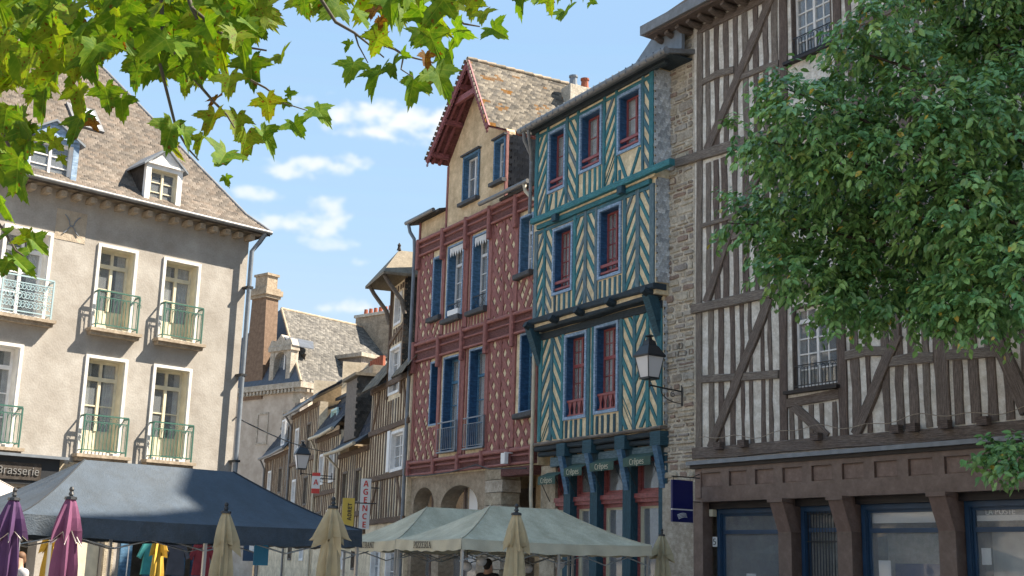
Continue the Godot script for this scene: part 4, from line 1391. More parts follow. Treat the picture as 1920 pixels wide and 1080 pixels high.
func red_house() -> void:
	var b := thing("maroon_timbered_house", "house with carved maroon timbers, diamond lattice panels and a jutting gable roof", "house", Vector3(-3.332, 0.000, -42.910), -60.000)
	var up := [[1.12, 9.95, 1.9, 12.13], [2.21, 9.73, 3.38, 12.3], [4.0, 9.72, 5.11, 12.29], [7.08, 10.37, 7.9, 12.22]]
	var low := [[1.25, 6.19, 1.98, 8.4], [2.22, 5.2, 3.4, 8.43], [4.05, 5.2, 5.27, 8.46], [7.28, 6.07, 8.2, 8.5]]
	var holes := []
	for w in up + low:
		holes.append(hole(w[0], w[1], w[2], w[3], 0.05))
	wall(b, "wall", M.cream_panel, 0.0, 4.5, 8.45, 13.0, holes, -0.4, 0.0)
	bx("wall", M.cream_panel, b, 0.0, 4.6, -9, 8.4, 13.0, -3.3)
	bx("wall", M.cream_panel, b, 0.0, 0, -9, 6.4, 4.6, -3.3)
	bx("wall", M.cream_panel, b, 0.0, 4.6, -3.3, 0.2, 13.0, -0.402)
	bx("wall", M.cream_panel, b, 8.2, 4.6, -3.3, 8.4, 13.0, -0.402)
	var mr := [M.maroon, M.maroon, M.maroon2, M.maroon3]
	var st := {"t": 0.06, "tp": 0.03, "tm": M.trim_blue, "d": 0.32, "rm": M.blue_soft, "fm": M.white_wood, "leaves": 2, "cols": 1, "rows": [1, 1, 1], "tr": 0.25, "fw": 0.06, "bw": 0.03, "curtain": 0.4}
	for w in up:
		window(b, w[0], w[1], w[2], w[3], 0.0, st)
	var sb := st.duplicate()
	sb.fm = M.blue_bright
	sb.rm = M.blue
	for w in low:
		window(b, w[0], w[1], w[2], w[3], 0.0, sb)
	for w in [up[0], up[1], up[2], up[3], low[3]]:
		timber(b, M.grey_sill, w[0] - 0.08, w[1] - 0.09, w[2] + 0.08, w[1] - 0.07, 0.17, 0.0, 0.2, 0.01, 0, "window_sill", 0.03)
	# scalloped valances
	for w in [up[1], up[2]]:
		var k := MB.new()
		var l: float = w[2] - w[0] - 0.12
		k.box(0, -0.14, 0, l, 0, 0.012)
		for i in 6:
			var x := l * i / 6
			k.prism(PackedVector2Array([Vector2(x, -0.14), Vector2(x + l / 12, -0.34), Vector2(x + l / 6, -0.14)]), 0, 0.012)
		put(k, "window_valance", M.white_wood, b, Vector3(w[0] + 0.06, w[3] - 0.06, -0.03))
	# simple rail across a window
	for w in [up[1], up[2]]:
		var k := MB.new()
		var l: float = w[2] - w[0] - 0.14
		k.tube([Vector3(0, 0.48, 0), Vector3(l, 0.48, 0)], 0.018, -1, 6)
		for s in 2:
			k.tube([Vector3(l * s / 2, 0.46, 0), Vector3(l * (s + 1) / 2, 0.1, 0)], 0.009, -1, 4)
			k.tube([Vector3(l * s / 2, 0.1, 0), Vector3(l * (s + 1) / 2, 0.46, 0)], 0.009, -1, 4)
		put(k, "window_rail", M.iron, b, Vector3(w[0] + 0.07, w[1], -0.02))
	bx("planter", M.white_sign, b, 2.5, 9.8, -0.1, 3.25, 9.98, 0.1)
	# french balconies
	for w in [low[1], low[2]]:
		var n := part("balcony_rail", b, Vector3(w[0], w[1], 0.12))
		var l: float = w[2] - w[0] + 0.08
		var k := MB.new()
		k.box(-0.06, 0.98, -0.02, l, 1.02, 0.02)
		k.box(-0.06, 0.8, -0.01, l, 0.82, 0.01)
		k.box(-0.06, 0.1, -0.01, l, 0.12, 0.01)
		k.box(-0.06, 0.0, -0.12, l, 0.05, 0.03)
		for i in 11:
			var x := -0.05 + (l + 0.02) * i / 10.0
			k.box(x - 0.008, 0.12, -0.008, x + 0.008, 0.8, 0.008)
		k.box(l - 0.05, 0.0, -0.03, l, 1.02, 0.02)
		put(k, "railing", M.lead, n)
	# posts and friezes
	for p in [[0.05, 0.2], [1.98, 0.2], [3.69, 0.22], [5.3, 0.22], [6.96, 0.2], [8.3, 0.2]]:
		for f in [[5.05, 8.55], [9.2, 12.4]]:
			timber(b, mr[rng.randi() % 4], p[0], f[0], p[0], f[1], p[1], -0.02, 0.06, 0.006, 0, "post")
		for f in [[4.55, 5.1], [8.15, 9.25], [11.9, 13.0]]:
			timber(b, M.maroon, p[0], f[0], p[0], f[1], 0.18, -0.02, 0.2, 0.01, 0, "console", 0.04)
	for f in [[4.55, 5.06], [8.5, 9.2], [12.36, 12.98]]:
		var hh: float = f[1] - f[0]
		bx("frieze", M.carved, b, 0.0, f[0], -0.02, 8.4, f[1], 0.07)
		timber(b, M.maroon3, 0.0, f[1] - 0.06, 8.4, f[1] - 0.06, 0.12, 0.06, 0.17, 0.008, 0, "moulding", 0.03)
		timber(b, M.maroon, 0.0, f[0] + hh * 0.55, 8.4, f[0] + hh * 0.55, 0.07, 0.06, 0.12, 0.006, 0, "moulding", 0.02)
		timber(b, M.maroon3, 0.0, f[0] + 0.04, 8.4, f[0] + 0.04, 0.08, 0.06, 0.13, 0.006, 0, "moulding", 0.02)
	for q in [[0.12, 9.2, 1.1, 12.36], [1.1, 9.2, 1.88, 9.85], [5.42, 9.2, 6.86, 12.36], [7.06, 9.2, 8.2, 10.28], [0.12, 5.06, 1.23, 8.5], [1.23, 5.06, 1.9, 6.15], [5.42, 5.06, 6.86, 8.5], [7.06, 5.06, 8.2, 5.98]]:
		lattice(b, mr, q[0], q[1], q[2], q[3])
	timber(b, M.maroon2, 6.14, 5.06, 6.14, 8.5, 0.13, -0.02, 0.05, 0.006, 0, "post")
	timber(b, M.maroon2, 6.14, 9.2, 6.14, 12.36, 0.13, -0.02, 0.05, 0.006, 0, "post")
	for w in [up[1], up[2]]:
		for i in 5:
			var x: float = w[0] + 0.1 + (w[2] - w[0] - 0.2) * i / 4
			timber(b, mr[i % 4], x, 9.2, x, w[1] - 0.16, 0.13, -0.02, 0.03, 0.008)
	for x in [3.47, 3.92, 5.42]:
		timber(b, M.maroon, x, 9.2, x, 12.36, 0.09, -0.02, 0.035, 0.006)
		timber(b, M.maroon, x, 5.06, x, 8.5, 0.09, -0.02, 0.035, 0.006)
	# gable storey
	var gw := [[3.07, 13.64, 4.24, 15.3], [5.24, 13.8, 6.0, 15.26]]
	wall(b, "gable_wall", M.gable, 1.95, 13.0, 6.02, 15.4, [hole(gw[0][0], gw[0][1], gw[0][2], gw[0][3], 0.05), hole(gw[1][0], gw[1][1], gw[1][2], gw[1][3], 0.05)], -0.35, -0.03)
	var pk := Vector2(4.344, 18.304)
	var fl := Vector2(1.534, 15.520)
	var fr := Vector2(5.932, 15.489)
	var mb := MB.new()
	mb.prism(PackedVector2Array([Vector2(1.95, 15.4), Vector2(6.02, 15.4), Vector2(pk.x, pk.y - 0.15)]), -0.35, -0.03)
	put(mb, "gable_wall", M.gable, b)
	for w in gw:
		window(b, w[0], w[1], w[2], w[3], -0.03, {"t": 0.09, "tp": 0.05, "tm": M.blue_soft, "d": 0.2, "rm": M.blue_soft, "fm": M.white_wood, "leaves": 2, "rows": [1, 1], "fw": 0.055})
		bx("window_sill", M.grey_sill, b, w[0] - 0.1, w[1] - 0.12, -0.03, w[2] + 0.06, w[1] - 0.002, 0.14)
		bx("window_hood", M.grey_sill, b, w[0] - 0.06, w[3] + 0.002, -0.03, w[2] + 0.06, w[3] + 0.06, 0.1)
	bx("corner_board", M.maroon, b, 1.86, 13.0, -0.3, 1.97, 15.3, 0.0)
	bx("corner_board", M.maroon, b, 5.97, 13.0, -0.09, 6.06, 15.4, 0.0)
	bx("cheek", M.under, b, 5.9, 13.0, -6, 6.03, 15.3, -0.092)
	slates(b, Vector3(6.03, 13.0, -0.21), Vector3(0, 0, -1), Vector3.UP, PackedVector2Array([Vector2(0, 0), Vector2(5.4, 0), Vector2(5.4, 2.3), Vector2(0, 2.3)]), 0.2, 0.12, M.slate, [Color(0.02, 0.026, 0.04), Color(0.03, 0.036, 0.05)], "cheek_slates")
	bx("cheek", M.gable, b, 1.95, 13.0, -6, 2.05, 15.3, -0.352)
	# roof, ridge along the house's depth, jutting forward over the gable
	var zf := 0.66
	var zb := -7.5
	mb = MB.new()
	mb.slab([Vector3(fr.x, fr.y, zf), Vector3(fr.x, fr.y, zb), Vector3(pk.x, pk.y, zb), Vector3(pk.x, pk.y, zf)], Vector3(0, -0.07, 0))
	mb.slab([Vector3(fl.x, fl.y, zb), Vector3(fl.x, fl.y, zf), Vector3(pk.x, pk.y, zf), Vector3(pk.x, pk.y, zb)], Vector3(0, -0.07, 0))
	put(mb, "roof", M.soffit, b)
	var w := Vector3(pk.x - fr.x, pk.y - fr.y, 0)
	slates(b, Vector3(fr.x, fr.y, zf), Vector3(0, 0, -1), w.normalized(), PackedVector2Array([Vector2(0, 0), Vector2(zf - zb, 0), Vector2(zf - zb, w.length()), Vector2(0, w.length())]), 0.15, 0.1, M.slate, [Color(0.29, 0.262, 0.225), Color(0.37, 0.335, 0.285), Color(0.24, 0.22, 0.195), Color(0.17, 0.16, 0.148)], "roof_tiles", 0.07, 0.018)
	w = Vector3(pk.x - fl.x, pk.y - fl.y, 0)
	slates(b, Vector3(fl.x, fl.y, zb), Vector3(0, 0, 1), w.normalized(), PackedVector2Array([Vector2(0, 0), Vector2(zf - zb, 0), Vector2(zf - zb, w.length()), Vector2(0, w.length())]), 0.15, 0.1, M.slate, [Color(0.3, 0.27, 0.23), Color(0.36, 0.31, 0.25)], "roof_tiles", 0.1, 0.018)
	for i in 22:
		var k := MB.new()
		var z := zf - i * 0.37
		k.tube([Vector3(pk.x, pk.y + 0.03, z), Vector3(pk.x, pk.y + 0.045, z - 0.35)], 0.085, 0.1, 8)
		put(k, "ridge_tile", M.ashlar if i % 3 else M.roof_street, b)
	# bargeboards with fretwork, soffit purlins
	for s in [[fl, pk], [fr, pk]]:
		var a: Vector2 = s[0]
		var c: Vector2 = s[1]
		mb = MB.new()
		mb.beam(rng, a + Vector2(0, -0.08), c + Vector2(0, -0.08), 0.2, zf - 0.05, zf + 0.02)
		put(mb, "bargeboard", M.barge, b)
		mb = MB.new()
		var nn := int(a.distance_to(c) / 0.15)
		for i in nn:
			var p: Vector2 = a.lerp(c, (i + 0.5) / nn) + Vector2(0, -0.26)
			var pts := []
			for k in 7:
				pts.append(Vector3(p.x + 0.055 * cos(TAU * k / 6), p.y + 0.055 * sin(TAU * k / 6), zf - 0.01))
			mb.tube(pts, 0.018, -1, 4)
		put(mb, "fretwork", M.barge, b)
		for f in [0.12, 0.45, 0.8]:
			var p: Vector2 = a.lerp(c, f)
			bx("purlin", M.barge, b, p.x - 0.07, p.y - 0.3, -0.03, p.x + 0.07, p.y - 0.12, zf - 0.06)
	timber(b, M.barge, lerpf(fl.x, pk.x, 0.62), lerpf(fl.y, pk.y, 0.62) - 0.1, lerpf(fr.x, pk.x, 0.62), lerpf(fr.y, pk.y, 0.62) - 0.1, 0.22, zf - 0.25, zf - 0.12, 0, 0, "collar_tie")
	for s in [[fl, pk]]:
		for z in [0.15, 0.42]:
			mb = MB.new()
			mb.beam(rng, s[0] + Vector2(0.06, -0.12), s[1] + Vector2(0.0, -0.12), 0.1, z, z + 0.09)
			put(mb, "rafter", M.barge, b)
	# low side roofs with gutters
	bx("side_wall", M.gable, b, -0.15, 13.0, -0.4, 1.85, 13.7, -0.03)
	bx("corner_board", M.maroon, b, -0.2, 13.0, -0.03, -0.08, 13.7, 0.01)
	mb = MB.new()
	mb.slab([Vector3(-0.6, 13.75, 0.25), Vector3(1.86, 13.75, 0.25), Vector3(1.86, 14.6, -3), Vector3(-0.6, 14.6, -3)], Vector3(0, -0.1, 0))
	mb.slab([Vector3(6.07, 13.05, 0.22), Vector3(8.5, 13.05, 0.22), Vector3(8.5, 14.2, -3), Vector3(6.07, 14.2, -3)], Vector3(0, -0.1, 0))
	put(mb, "side_roof", M.under, b)
	for g in [[-0.68, 1.55, 13.76], [4.95, 8.0, 13.12]]:
		mb = MB.new()
		mb.tube([Vector3(g[0], g[2], 0.32), Vector3(g[1], g[2], 0.32)], 0.075, -1, 8)
		put(mb, "gutter", M.zinc, b)
	mb = MB.new()
	mb.tube([Vector3(-0.5, 13.7, 0.3), Vector3(-0.45, 13.4, 0.25), Vector3(-0.25, 13.1, 0.16), Vector3(-0.22, 12.6, 0.14), Vector3(-0.22, 0.4, 0.14)], 0.065, -1, 8)
	put(mb, "drain_pipe", M.lead, b)
	mb = MB.new()
	mb.tube([Vector3(7.75, 13.1, 0.3), Vector3(7.8, 12.85, 0.28), Vector3(8.1, 12.55, 0.2), Vector3(8.5, 12.4, 0.2)], 0.06, -1, 8)
	put(mb, "gutter_elbow", M.pvc_cream, b)
	var pots := part("chimney", b, Vector3(5.0, 17.0, -3.4))
	bx("stack", M.mortar, pots, -0.3, 0, -0.5, 0.3, 0.95, 0.5)
	for z in [-0.28, 0.2]:
		mb = MB.new()
		mb.lathe([Vector2(0.0, 0), Vector2(0.15, 0), Vector2(0.13, 0.36), Vector2(0.16, 0.38), Vector2(0.16, 0.44), Vector2(0.0, 0.44)], Vector3(0, 0.95, z), 10)
		put(mb, "chimney_pot", M.terra if z < 0 else M.lead, pots)
	# stone ground floor with two arches
	wall(b, "ground_wall", M.ashlar, 0.05, 0, 5.39, 4.55, [[0.28, 0, 1.82, 4.15], [2.32, 0, 4.87, 4.12]], -0.6, -0.02)
	for a in [[0.28, 1.82, 3.55, 4.15], [2.32, 4.87, 3.4, 4.12]]:
		var cx: float = (a[0] + a[1]) / 2
		var hw: float = (a[1] - a[0]) / 2
		for s in [-1.0, 1.0]:
			var p := PackedVector2Array([Vector2(cx + s * hw, a[3])])
			for i in 9:
				var t := PI / 2 * i / 8
				p.append(Vector2(cx + s * hw * sin(t), a[2] + (a[3] - a[2]) * cos(t)))
			mb = MB.new()
			mb.prism(p, -0.6, -0.022)
			put(mb, "spandrel", M.ashlar, b)
		bx("arch_back", M.room, b, a[0], 0, -3.0, a[1], 4.2, -2.9)
		bx("door_frame", M.shop, b, a[0] + hw * 0.55, 0, -0.6, a[0] + hw * 0.55 + 0.1, a[3], -0.5)
		bx("shop_glass", M.glass, b, a[0] + 0.05, 0.3, -0.57, a[1] - 0.05, a[3] - 0.05, -0.56)
		bx("pale_panel", M.white_sign, b, a[0] + hw * 0.8, 2.4, -0.56, a[1] - 0.05, a[3] - 0.08, -0.54)
	for i in 12:
		var y := i * 0.38
		bx("quoin", M.ashlar2 if i % 2 else M.limestone, b, 5.39, y + 0.008, -0.62, 6.4 if i % 2 else 6.46, y + 0.372, 0.02 + 0.01 * (i % 3))
	bx("passage_wall", M.gable, b, 6.4, 0, -1.3, 8.6, 4.5, -1.2)
	bx("shop_awning_box", M.carved, b, 6.5, 4.25, -0.3, 8.3, 4.5, 0.12)
	mb = MB.new()
	mb.tube([Vector3(0.1, 4.55, 0.22), Vector3(1.6, 4.5, 0.24), Vector3(3.4, 4.52, 0.24), Vector3(5.2, 4.66, 0.26), Vector3(6.0, 4.5, 0.24), Vector3(8.2, 4.4, 0.24)], 0.02, -1, 5)
	put(mb, "cable", M.iron, b)
	var fl2 := part("wall_camera", b, Vector3(7.1, 4.78, 0.35))  # small white camera on the wall; sheds no light
	bx("housing", M.white_sign, fl2, -0.12, -0.2, -0.06, 0.12, 0.12, 0.06)
	bx("bracket", M.white_sign, fl2, -0.02, 0.12, -0.3, 0.02, 0.15, 0.0)


func studded(b: Node3D, x0: float, x1: float, y0: float, y1: float, z: float, pitch: float, skip: Array, mats: Array, w := 0.15) -> void:
	var x := x0 + pitch * 0.5
	while x < x1 - 0.05:
		var spans := [[y0, y1]]
		for s in skip:
			if x > s[0] - 0.08 and x < s[2] + 0.08:
				var out := []
				for k in spans:
					if s[1] > k[0] + 0.15:
						out.append([k[0], minf(k[1], s[1])])
					if s[3] < k[1] - 0.15:
						out.append([maxf(k[0], s[3]), k[1]])
				spans = out
		for k in spans:
			timber(b, mats[rng.randi() % mats.size()], x, k[0], x + rng.randf_range(-0.03, 0.03), k[1], w * rng.randf_range(0.8, 1.2), z - 0.02, z + 0.03, 0.012)
		x += pitch * rng.randf_range(0.9, 1.1)


func street_houses() -> void:
	var at := Vector3(-3.682, 0.000, -43.516)
	var turn := -70.000
	var dir := Vector3(cos(deg_to_rad(turn)), 0, -sin(deg_to_rad(turn)))
	var oaks := [M.oak_warm, M.oak_warm2, M.oak_grey]
	var plain := {"t": 0.1, "tp": 0.04, "tm": M.white_wood, "d": 0.15, "rm": M.white_wood, "fm": M.white_wood, "leaves": 2, "cols": 1, "rows": [1, 1, 1], "fw": 0.06}
	# the narrow house with a tall wall dormer, next to the maroon one; local x is 5.0 at its right end
	var b := thing("narrow_timbered_house", "narrow brown timbered house with a tall dormer under a bracketed hood roof", "house", at + dir * -5.0, turn)
	var wins := [[2.55, 7.7, 4.1, 9.5], [3.35, 4.82, 5.1, 6.3], [1.2, 0.8, 2.6, 2.7]]
	wall(b, "wall", M.render_street, 0.0, 0, 5.7, 8.2, [hole(2.55, 7.7, 4.1, 9.5, 0.08), hole(3.35, 4.82, 5.1, 6.3, 0.08), [1.2, 0.8, 2.6, 2.7], [3.4, 0.5, 5.3, 2.8]], -0.4, 0.0)
	bx("wall", M.render_street, b, 0, 0, -7, 5.7, 8.2, -3.0)
	wall(b, "dormer_wall", M.render_street, 2.35, 8.2, 4.5, 11.9, [hole(2.55, 7.7, 4.1, 9.5, 0.08), [2.9, 10.3, 3.9, 11.5]], -0.4, 0.0)
	for w in [wins[0], wins[1]]:
		window(b, w[0], w[1], w[2], w[3], 0.0, plain)
	window(b, 2.9, 10.3, 3.9, 11.5, 0.0, plain)
	window(b, 1.2, 0.8, 2.6, 2.7, 0.0, plain)
	window(b, 3.4, 0.5, 5.3, 2.8, 0.0, plain)
	bx("shutter", M.white_sign, b, 3.0, 4.85, 0.04, 3.36, 6.35, 0.09)
	studded(b, 0.05, 5.6, 6.55, 8.15, 0.0, 0.36, [[2.45, 7.5, 4.2, 9.6]], oaks)
	studded(b, 0.05, 5.6, 4.8, 6.4, 0.0, 0.36, [[2.95, 4.7, 5.2, 6.4]], oaks)
	studded(b, 0.05, 5.6, 3.2, 4.65, 0.0, 0.36, [], oaks)
	studded(b, 2.4, 4.45, 8.2, 11.8, 0.0, 0.34, [[2.45, 7.6, 4.2, 9.6], [2.8, 10.2, 4.0, 11.6]], oaks)
	for y in [6.48, 4.7, 3.1, 8.15]:
		timber(b, M.oak_warm2, 0.0, y, 5.7, y + 0.03, 0.2, -0.02, 0.09, 0.012)
	for d in [[0.4, 6.6, 1.3, 8.0], [5.5, 6.6, 4.7, 8.0], [0.5, 3.3, 1.6, 4.6], [5.3, 3.3, 4.4, 4.6], [2.4, 9.7, 4.4, 10.2]]:
		timber(b, M.oak_warm, d[0], d[1], d[2], d[3], 0.17, -0.02, 0.06, 0.012)
	timber(b, M.oak_warm2, 2.42, 7.6, 2.42, 11.9, 0.16, -0.02, 0.07, 0.01)
	timber(b, M.oak_warm2, 4.42, 7.6, 4.42, 11.9, 0.16, -0.02, 0.07, 0.01)
	bx("cheek", M.under, b, 4.38, 8.3, -3, 4.5, 11.9, -0.4)
	slates(b, Vector3(4.5, 8.3, 0.0), Vector3(0, 0, -1), Vector3.UP, PackedVector2Array([Vector2(0, 0), Vector2(3, 0), Vector2(3, 3.6), Vector2(0, 3.6)]), 0.16, 0.11, M.slate, [Color(0.09, 0.095, 0.1), Color(0.13, 0.13, 0.13)], "cheek_slates")
	for x in [2.35, 4.55]:
		var k := MB.new()
		k.tube([Vector3(x, 10.5, 0.05), Vector3(x, 11.0, 0.2), Vector3(x, 11.6, 0.7), Vector3(x, 11.9, 0.9)], 0.09, 0.08, 6)
		put(k, "hood_bracket", M.oak_grey, b)
	var mb := MB.new()
	var ri := Vector3(3.45, 13.15, 0.1)
	var rb := Vector3(3.45, 13.15, -3)
	var e := [Vector3(2.05, 11.95, 1.0), Vector3(4.85, 11.95, 1.0), Vector3(4.85, 11.95, -3), Vector3(2.05, 11.95, -3)]
	mb.slab([e[0], e[1], ri], Vector3(0, -0.1, 0))
	mb.slab([e[1], e[2], rb, ri], Vector3(0, -0.1, 0))
	mb.slab([e[3], e[0], ri, rb], Vector3(0, -0.1, 0))
	put(mb, "hood_roof", M.roof_street, b)
	mb = MB.new()
	mb.lathe([Vector2(0.0, 0), Vector2(0.09, 0), Vector2(0.05, 0.12), Vector2(0.07, 0.2), Vector2(0, 0.3)], ri, 8)
	put(mb, "finial", M.under, b)
	for q in [[0.0, 2.35], [4.52, 5.75]]:
		mb = MB.new()
		mb.slab([Vector3(q[0] - 0.1, 8.15, 0.4), Vector3(q[1], 8.15, 0.4), Vector3(q[1], 10.2, -1.2), Vector3(q[0] - 0.1, 10.2, -1.2)], Vector3(0, -0.08, 0))
		put(mb, "roof", M.under, b)
		var wv := Vector3(0, 2.05, -1.6)
		slates(b, Vector3(q[0] - 0.1, 8.15, 0.4), Vector3.RIGHT, wv.normalized(), PackedVector2Array([Vector2(0, 0), Vector2(q[1] - q[0] + 0.1, 0), Vector2(q[1] - q[0] + 0.1, 2.6), Vector2(0, 2.6)]), 0.22, 0.17, M.slate, [Color(0.33, 0.29, 0.23), Color(0.25, 0.23, 0.2)], "roof_slates")
	# four more houses down the street: right end, width, eave height, label
	var rows := [[-5.0, 5.4, 6.1, "low crooked timbered house with slate-hung dormer, beside the narrow dormer house", 0.6], [-10.4, 5.0, 7.2, "low timbered house with dark slate upper storey and small pale window", 0.35], [-15.4, 7.0, 9.0, "three-storey timbered house whose gutter runs level at its top", 0.4], [-22.4, 8.0, 7.3, "farthest timbered house in the street, beside the grey stone mansion", 0.35]]
	for i in 4:
		var r: Array = rows[i]
		var w: float = r[1]
		var h: float = r[2]
		b = thing("street_house", r[3], "house", at + dir * (r[0] - w), turn, "timbered houses along the narrow street")
		var ws := []
		var holes := []
		var y := h - 2.2
		while y > 0.4:
			for x in [w * 0.18, w * 0.62]:
				ws.append([x, y, x + 0.95, y + 1.4])
				holes.append(hole(x, y, x + 0.95, y + 1.4, 0.06))
			y -= 2.6
		wall(b, "wall", M.render_street, 0, 0, w, h, holes, -0.4, 0.0)
		bx("wall", M.render_street, b, 0, 0, -7, w, h, -3.0)
		for k in ws:
			window(b, k[0], k[1], k[2], k[3], 0.0, plain if rng.randf() < 0.6 else {"t": 0.08, "tp": 0.04, "tm": M.oak_grey, "d": 0.15, "rm": M.oak_grey, "fm": M.cream_wood, "leaves": 2, "rows": [1, 1, 1]})
		studded(b, 0.05, w, 2.9, h - 0.1, 0.0, 0.4, ws, oaks, 0.17)
		for yy in [2.8, h - 2.6, h - 0.1]:
			timber(b, M.oak_warm2, 0, yy, w, yy, 0.2, -0.02, 0.09, 0.012)
		# overhanging eave with gutter
		var ov: float = r[4]
		mb = MB.new()
		mb.slab([Vector3(0.0, h, ov), Vector3(w, h + 0.05, ov), Vector3(w, h + 0.5, 0.0), Vector3(0.0, h + 0.45, 0.0)], Vector3(0, -0.1, 0))
		var zt := -1.1 if h < 9 else -2.6
		var ht := 9.2 if h < 9 else 11.0
		mb.slab([Vector3(0.0, h + 0.45, 0.0), Vector3(w, h + 0.5, 0.0), Vector3(w, ht, zt), Vector3(0.0, ht, zt)], Vector3(0, -0.1, -0.05))
		mb.slab([Vector3(-0.1, ht, zt + 0.35), Vector3(w + 0.1, ht, zt + 0.35), Vector3(w + 0.1, ht + 1.4, -4.5), Vector3(-0.1, ht + 1.4, -4.5)], Vector3(0, -0.15, 0))
		put(mb, "roof", M.roof_dark, b)
		mb = MB.new()
		mb.tube([Vector3(-0.05, h - 0.02, ov + 0.05), Vector3(w * 0.5, h - 0.05, ov + 0.05), Vector3(w + 0.05, h + 0.04, ov + 0.05)], 0.075, -1, 7)
		mb.tube([Vector3(w * 0.04, h - 0.1, ov), Vector3(w * 0.04, h - 0.6, 0.1), Vector3(w * 0.04, 0.2, 0.1)], 0.06, -1, 7)
		put(mb, "gutter", M.pvc_cream if i < 2 else M.zinc, b)
		var wv := Vector3(0, ht - h - 0.45, zt)
		slates(b, Vector3(0, h + 0.45, 0.0), Vector3.RIGHT, wv.normalized(), PackedVector2Array([Vector2(0, 0), Vector2(w, 0), Vector2(w, wv.length()), Vector2(0, wv.length())]), 0.22, 0.17, M.slate, [Color(0.06, 0.07, 0.1), Color(0.09, 0.1, 0.13), Color(0.12, 0.12, 0.13)], "roof_slates")
		for x in [0.0, w - 0.02]:
			bx("gable_end", M.render_street, b, x, h - 0.2, -6.5, x + 0.02, ht, -1.0)
		if i == 0:
			# slate-hung dormer block
			var dn := part("slate_dormer", b, Vector3(1.2, 6.5, 0))
			bx("block", M.under, dn, 0, 0, -2, 2.2, 2.6, 0.1)
			slates(dn, Vector3(2.2, 0, 0.1), Vector3(0, 0, -1), Vector3.UP, PackedVector2Array([Vector2(0, 0), Vector2(2, 0), Vector2(2, 2.6), Vector2(0, 2.6)]), 0.2, 0.14, M.slate, [Color(0.1, 0.1, 0.1), Color(0.15, 0.145, 0.14)], "cheek_slates")
			bx("front", M.oak_grey, dn, 0.05, 0.05, 0.1, 2.15, 2.55, 0.14)
			bx("roof", M.roof_street, dn, -0.15, 2.6, -2, 2.35, 2.72, 0.3)
		if i == 1:
			window(b, 1.4, 7.75, 2.7, 8.45, -0.3, {"t": 0.09, "tp": 0.04, "tm": M.pale_aqua, "d": 0.1, "rm": M.pale_aqua, "fm": M.pale_aqua, "leaves": 1, "rows": [1]})
			bx("dormer_face", M.roof_dark, b, 0.9, 7.6, -1.2, 3.2, 9.1, -0.82)
		if i == 3:
			window(b, 5.6, 7.6, 6.6, 9.0, 0.1, plain)
			bx("dormer_face", M.under, b, 5.5, 7.4, -1.5, 6.7, 9.1, -0.5)
	# chimney behind the roofs
	b = thing("brick_chimney", "short chimney stack with a row of red clay pots above the slate roofs", "chimney", at + dir * -11.0 + Vector3(1.2, 8.5, -3.4), turn)
	bx("stack", M.ashlar, b, -1.2, 0, -0.5, 1.2, 2.0, 0.5)
	for i in 5:
		mb = MB.new()
		mb.lathe([Vector2(0, 0), Vector2(0.17, 0), Vector2(0.14, 0.5), Vector2(0, 0.5)], Vector3(-0.9 + i * 0.45, 2.0, 0), 8)
		put(mb, "chimney_pot", M.terra, b)


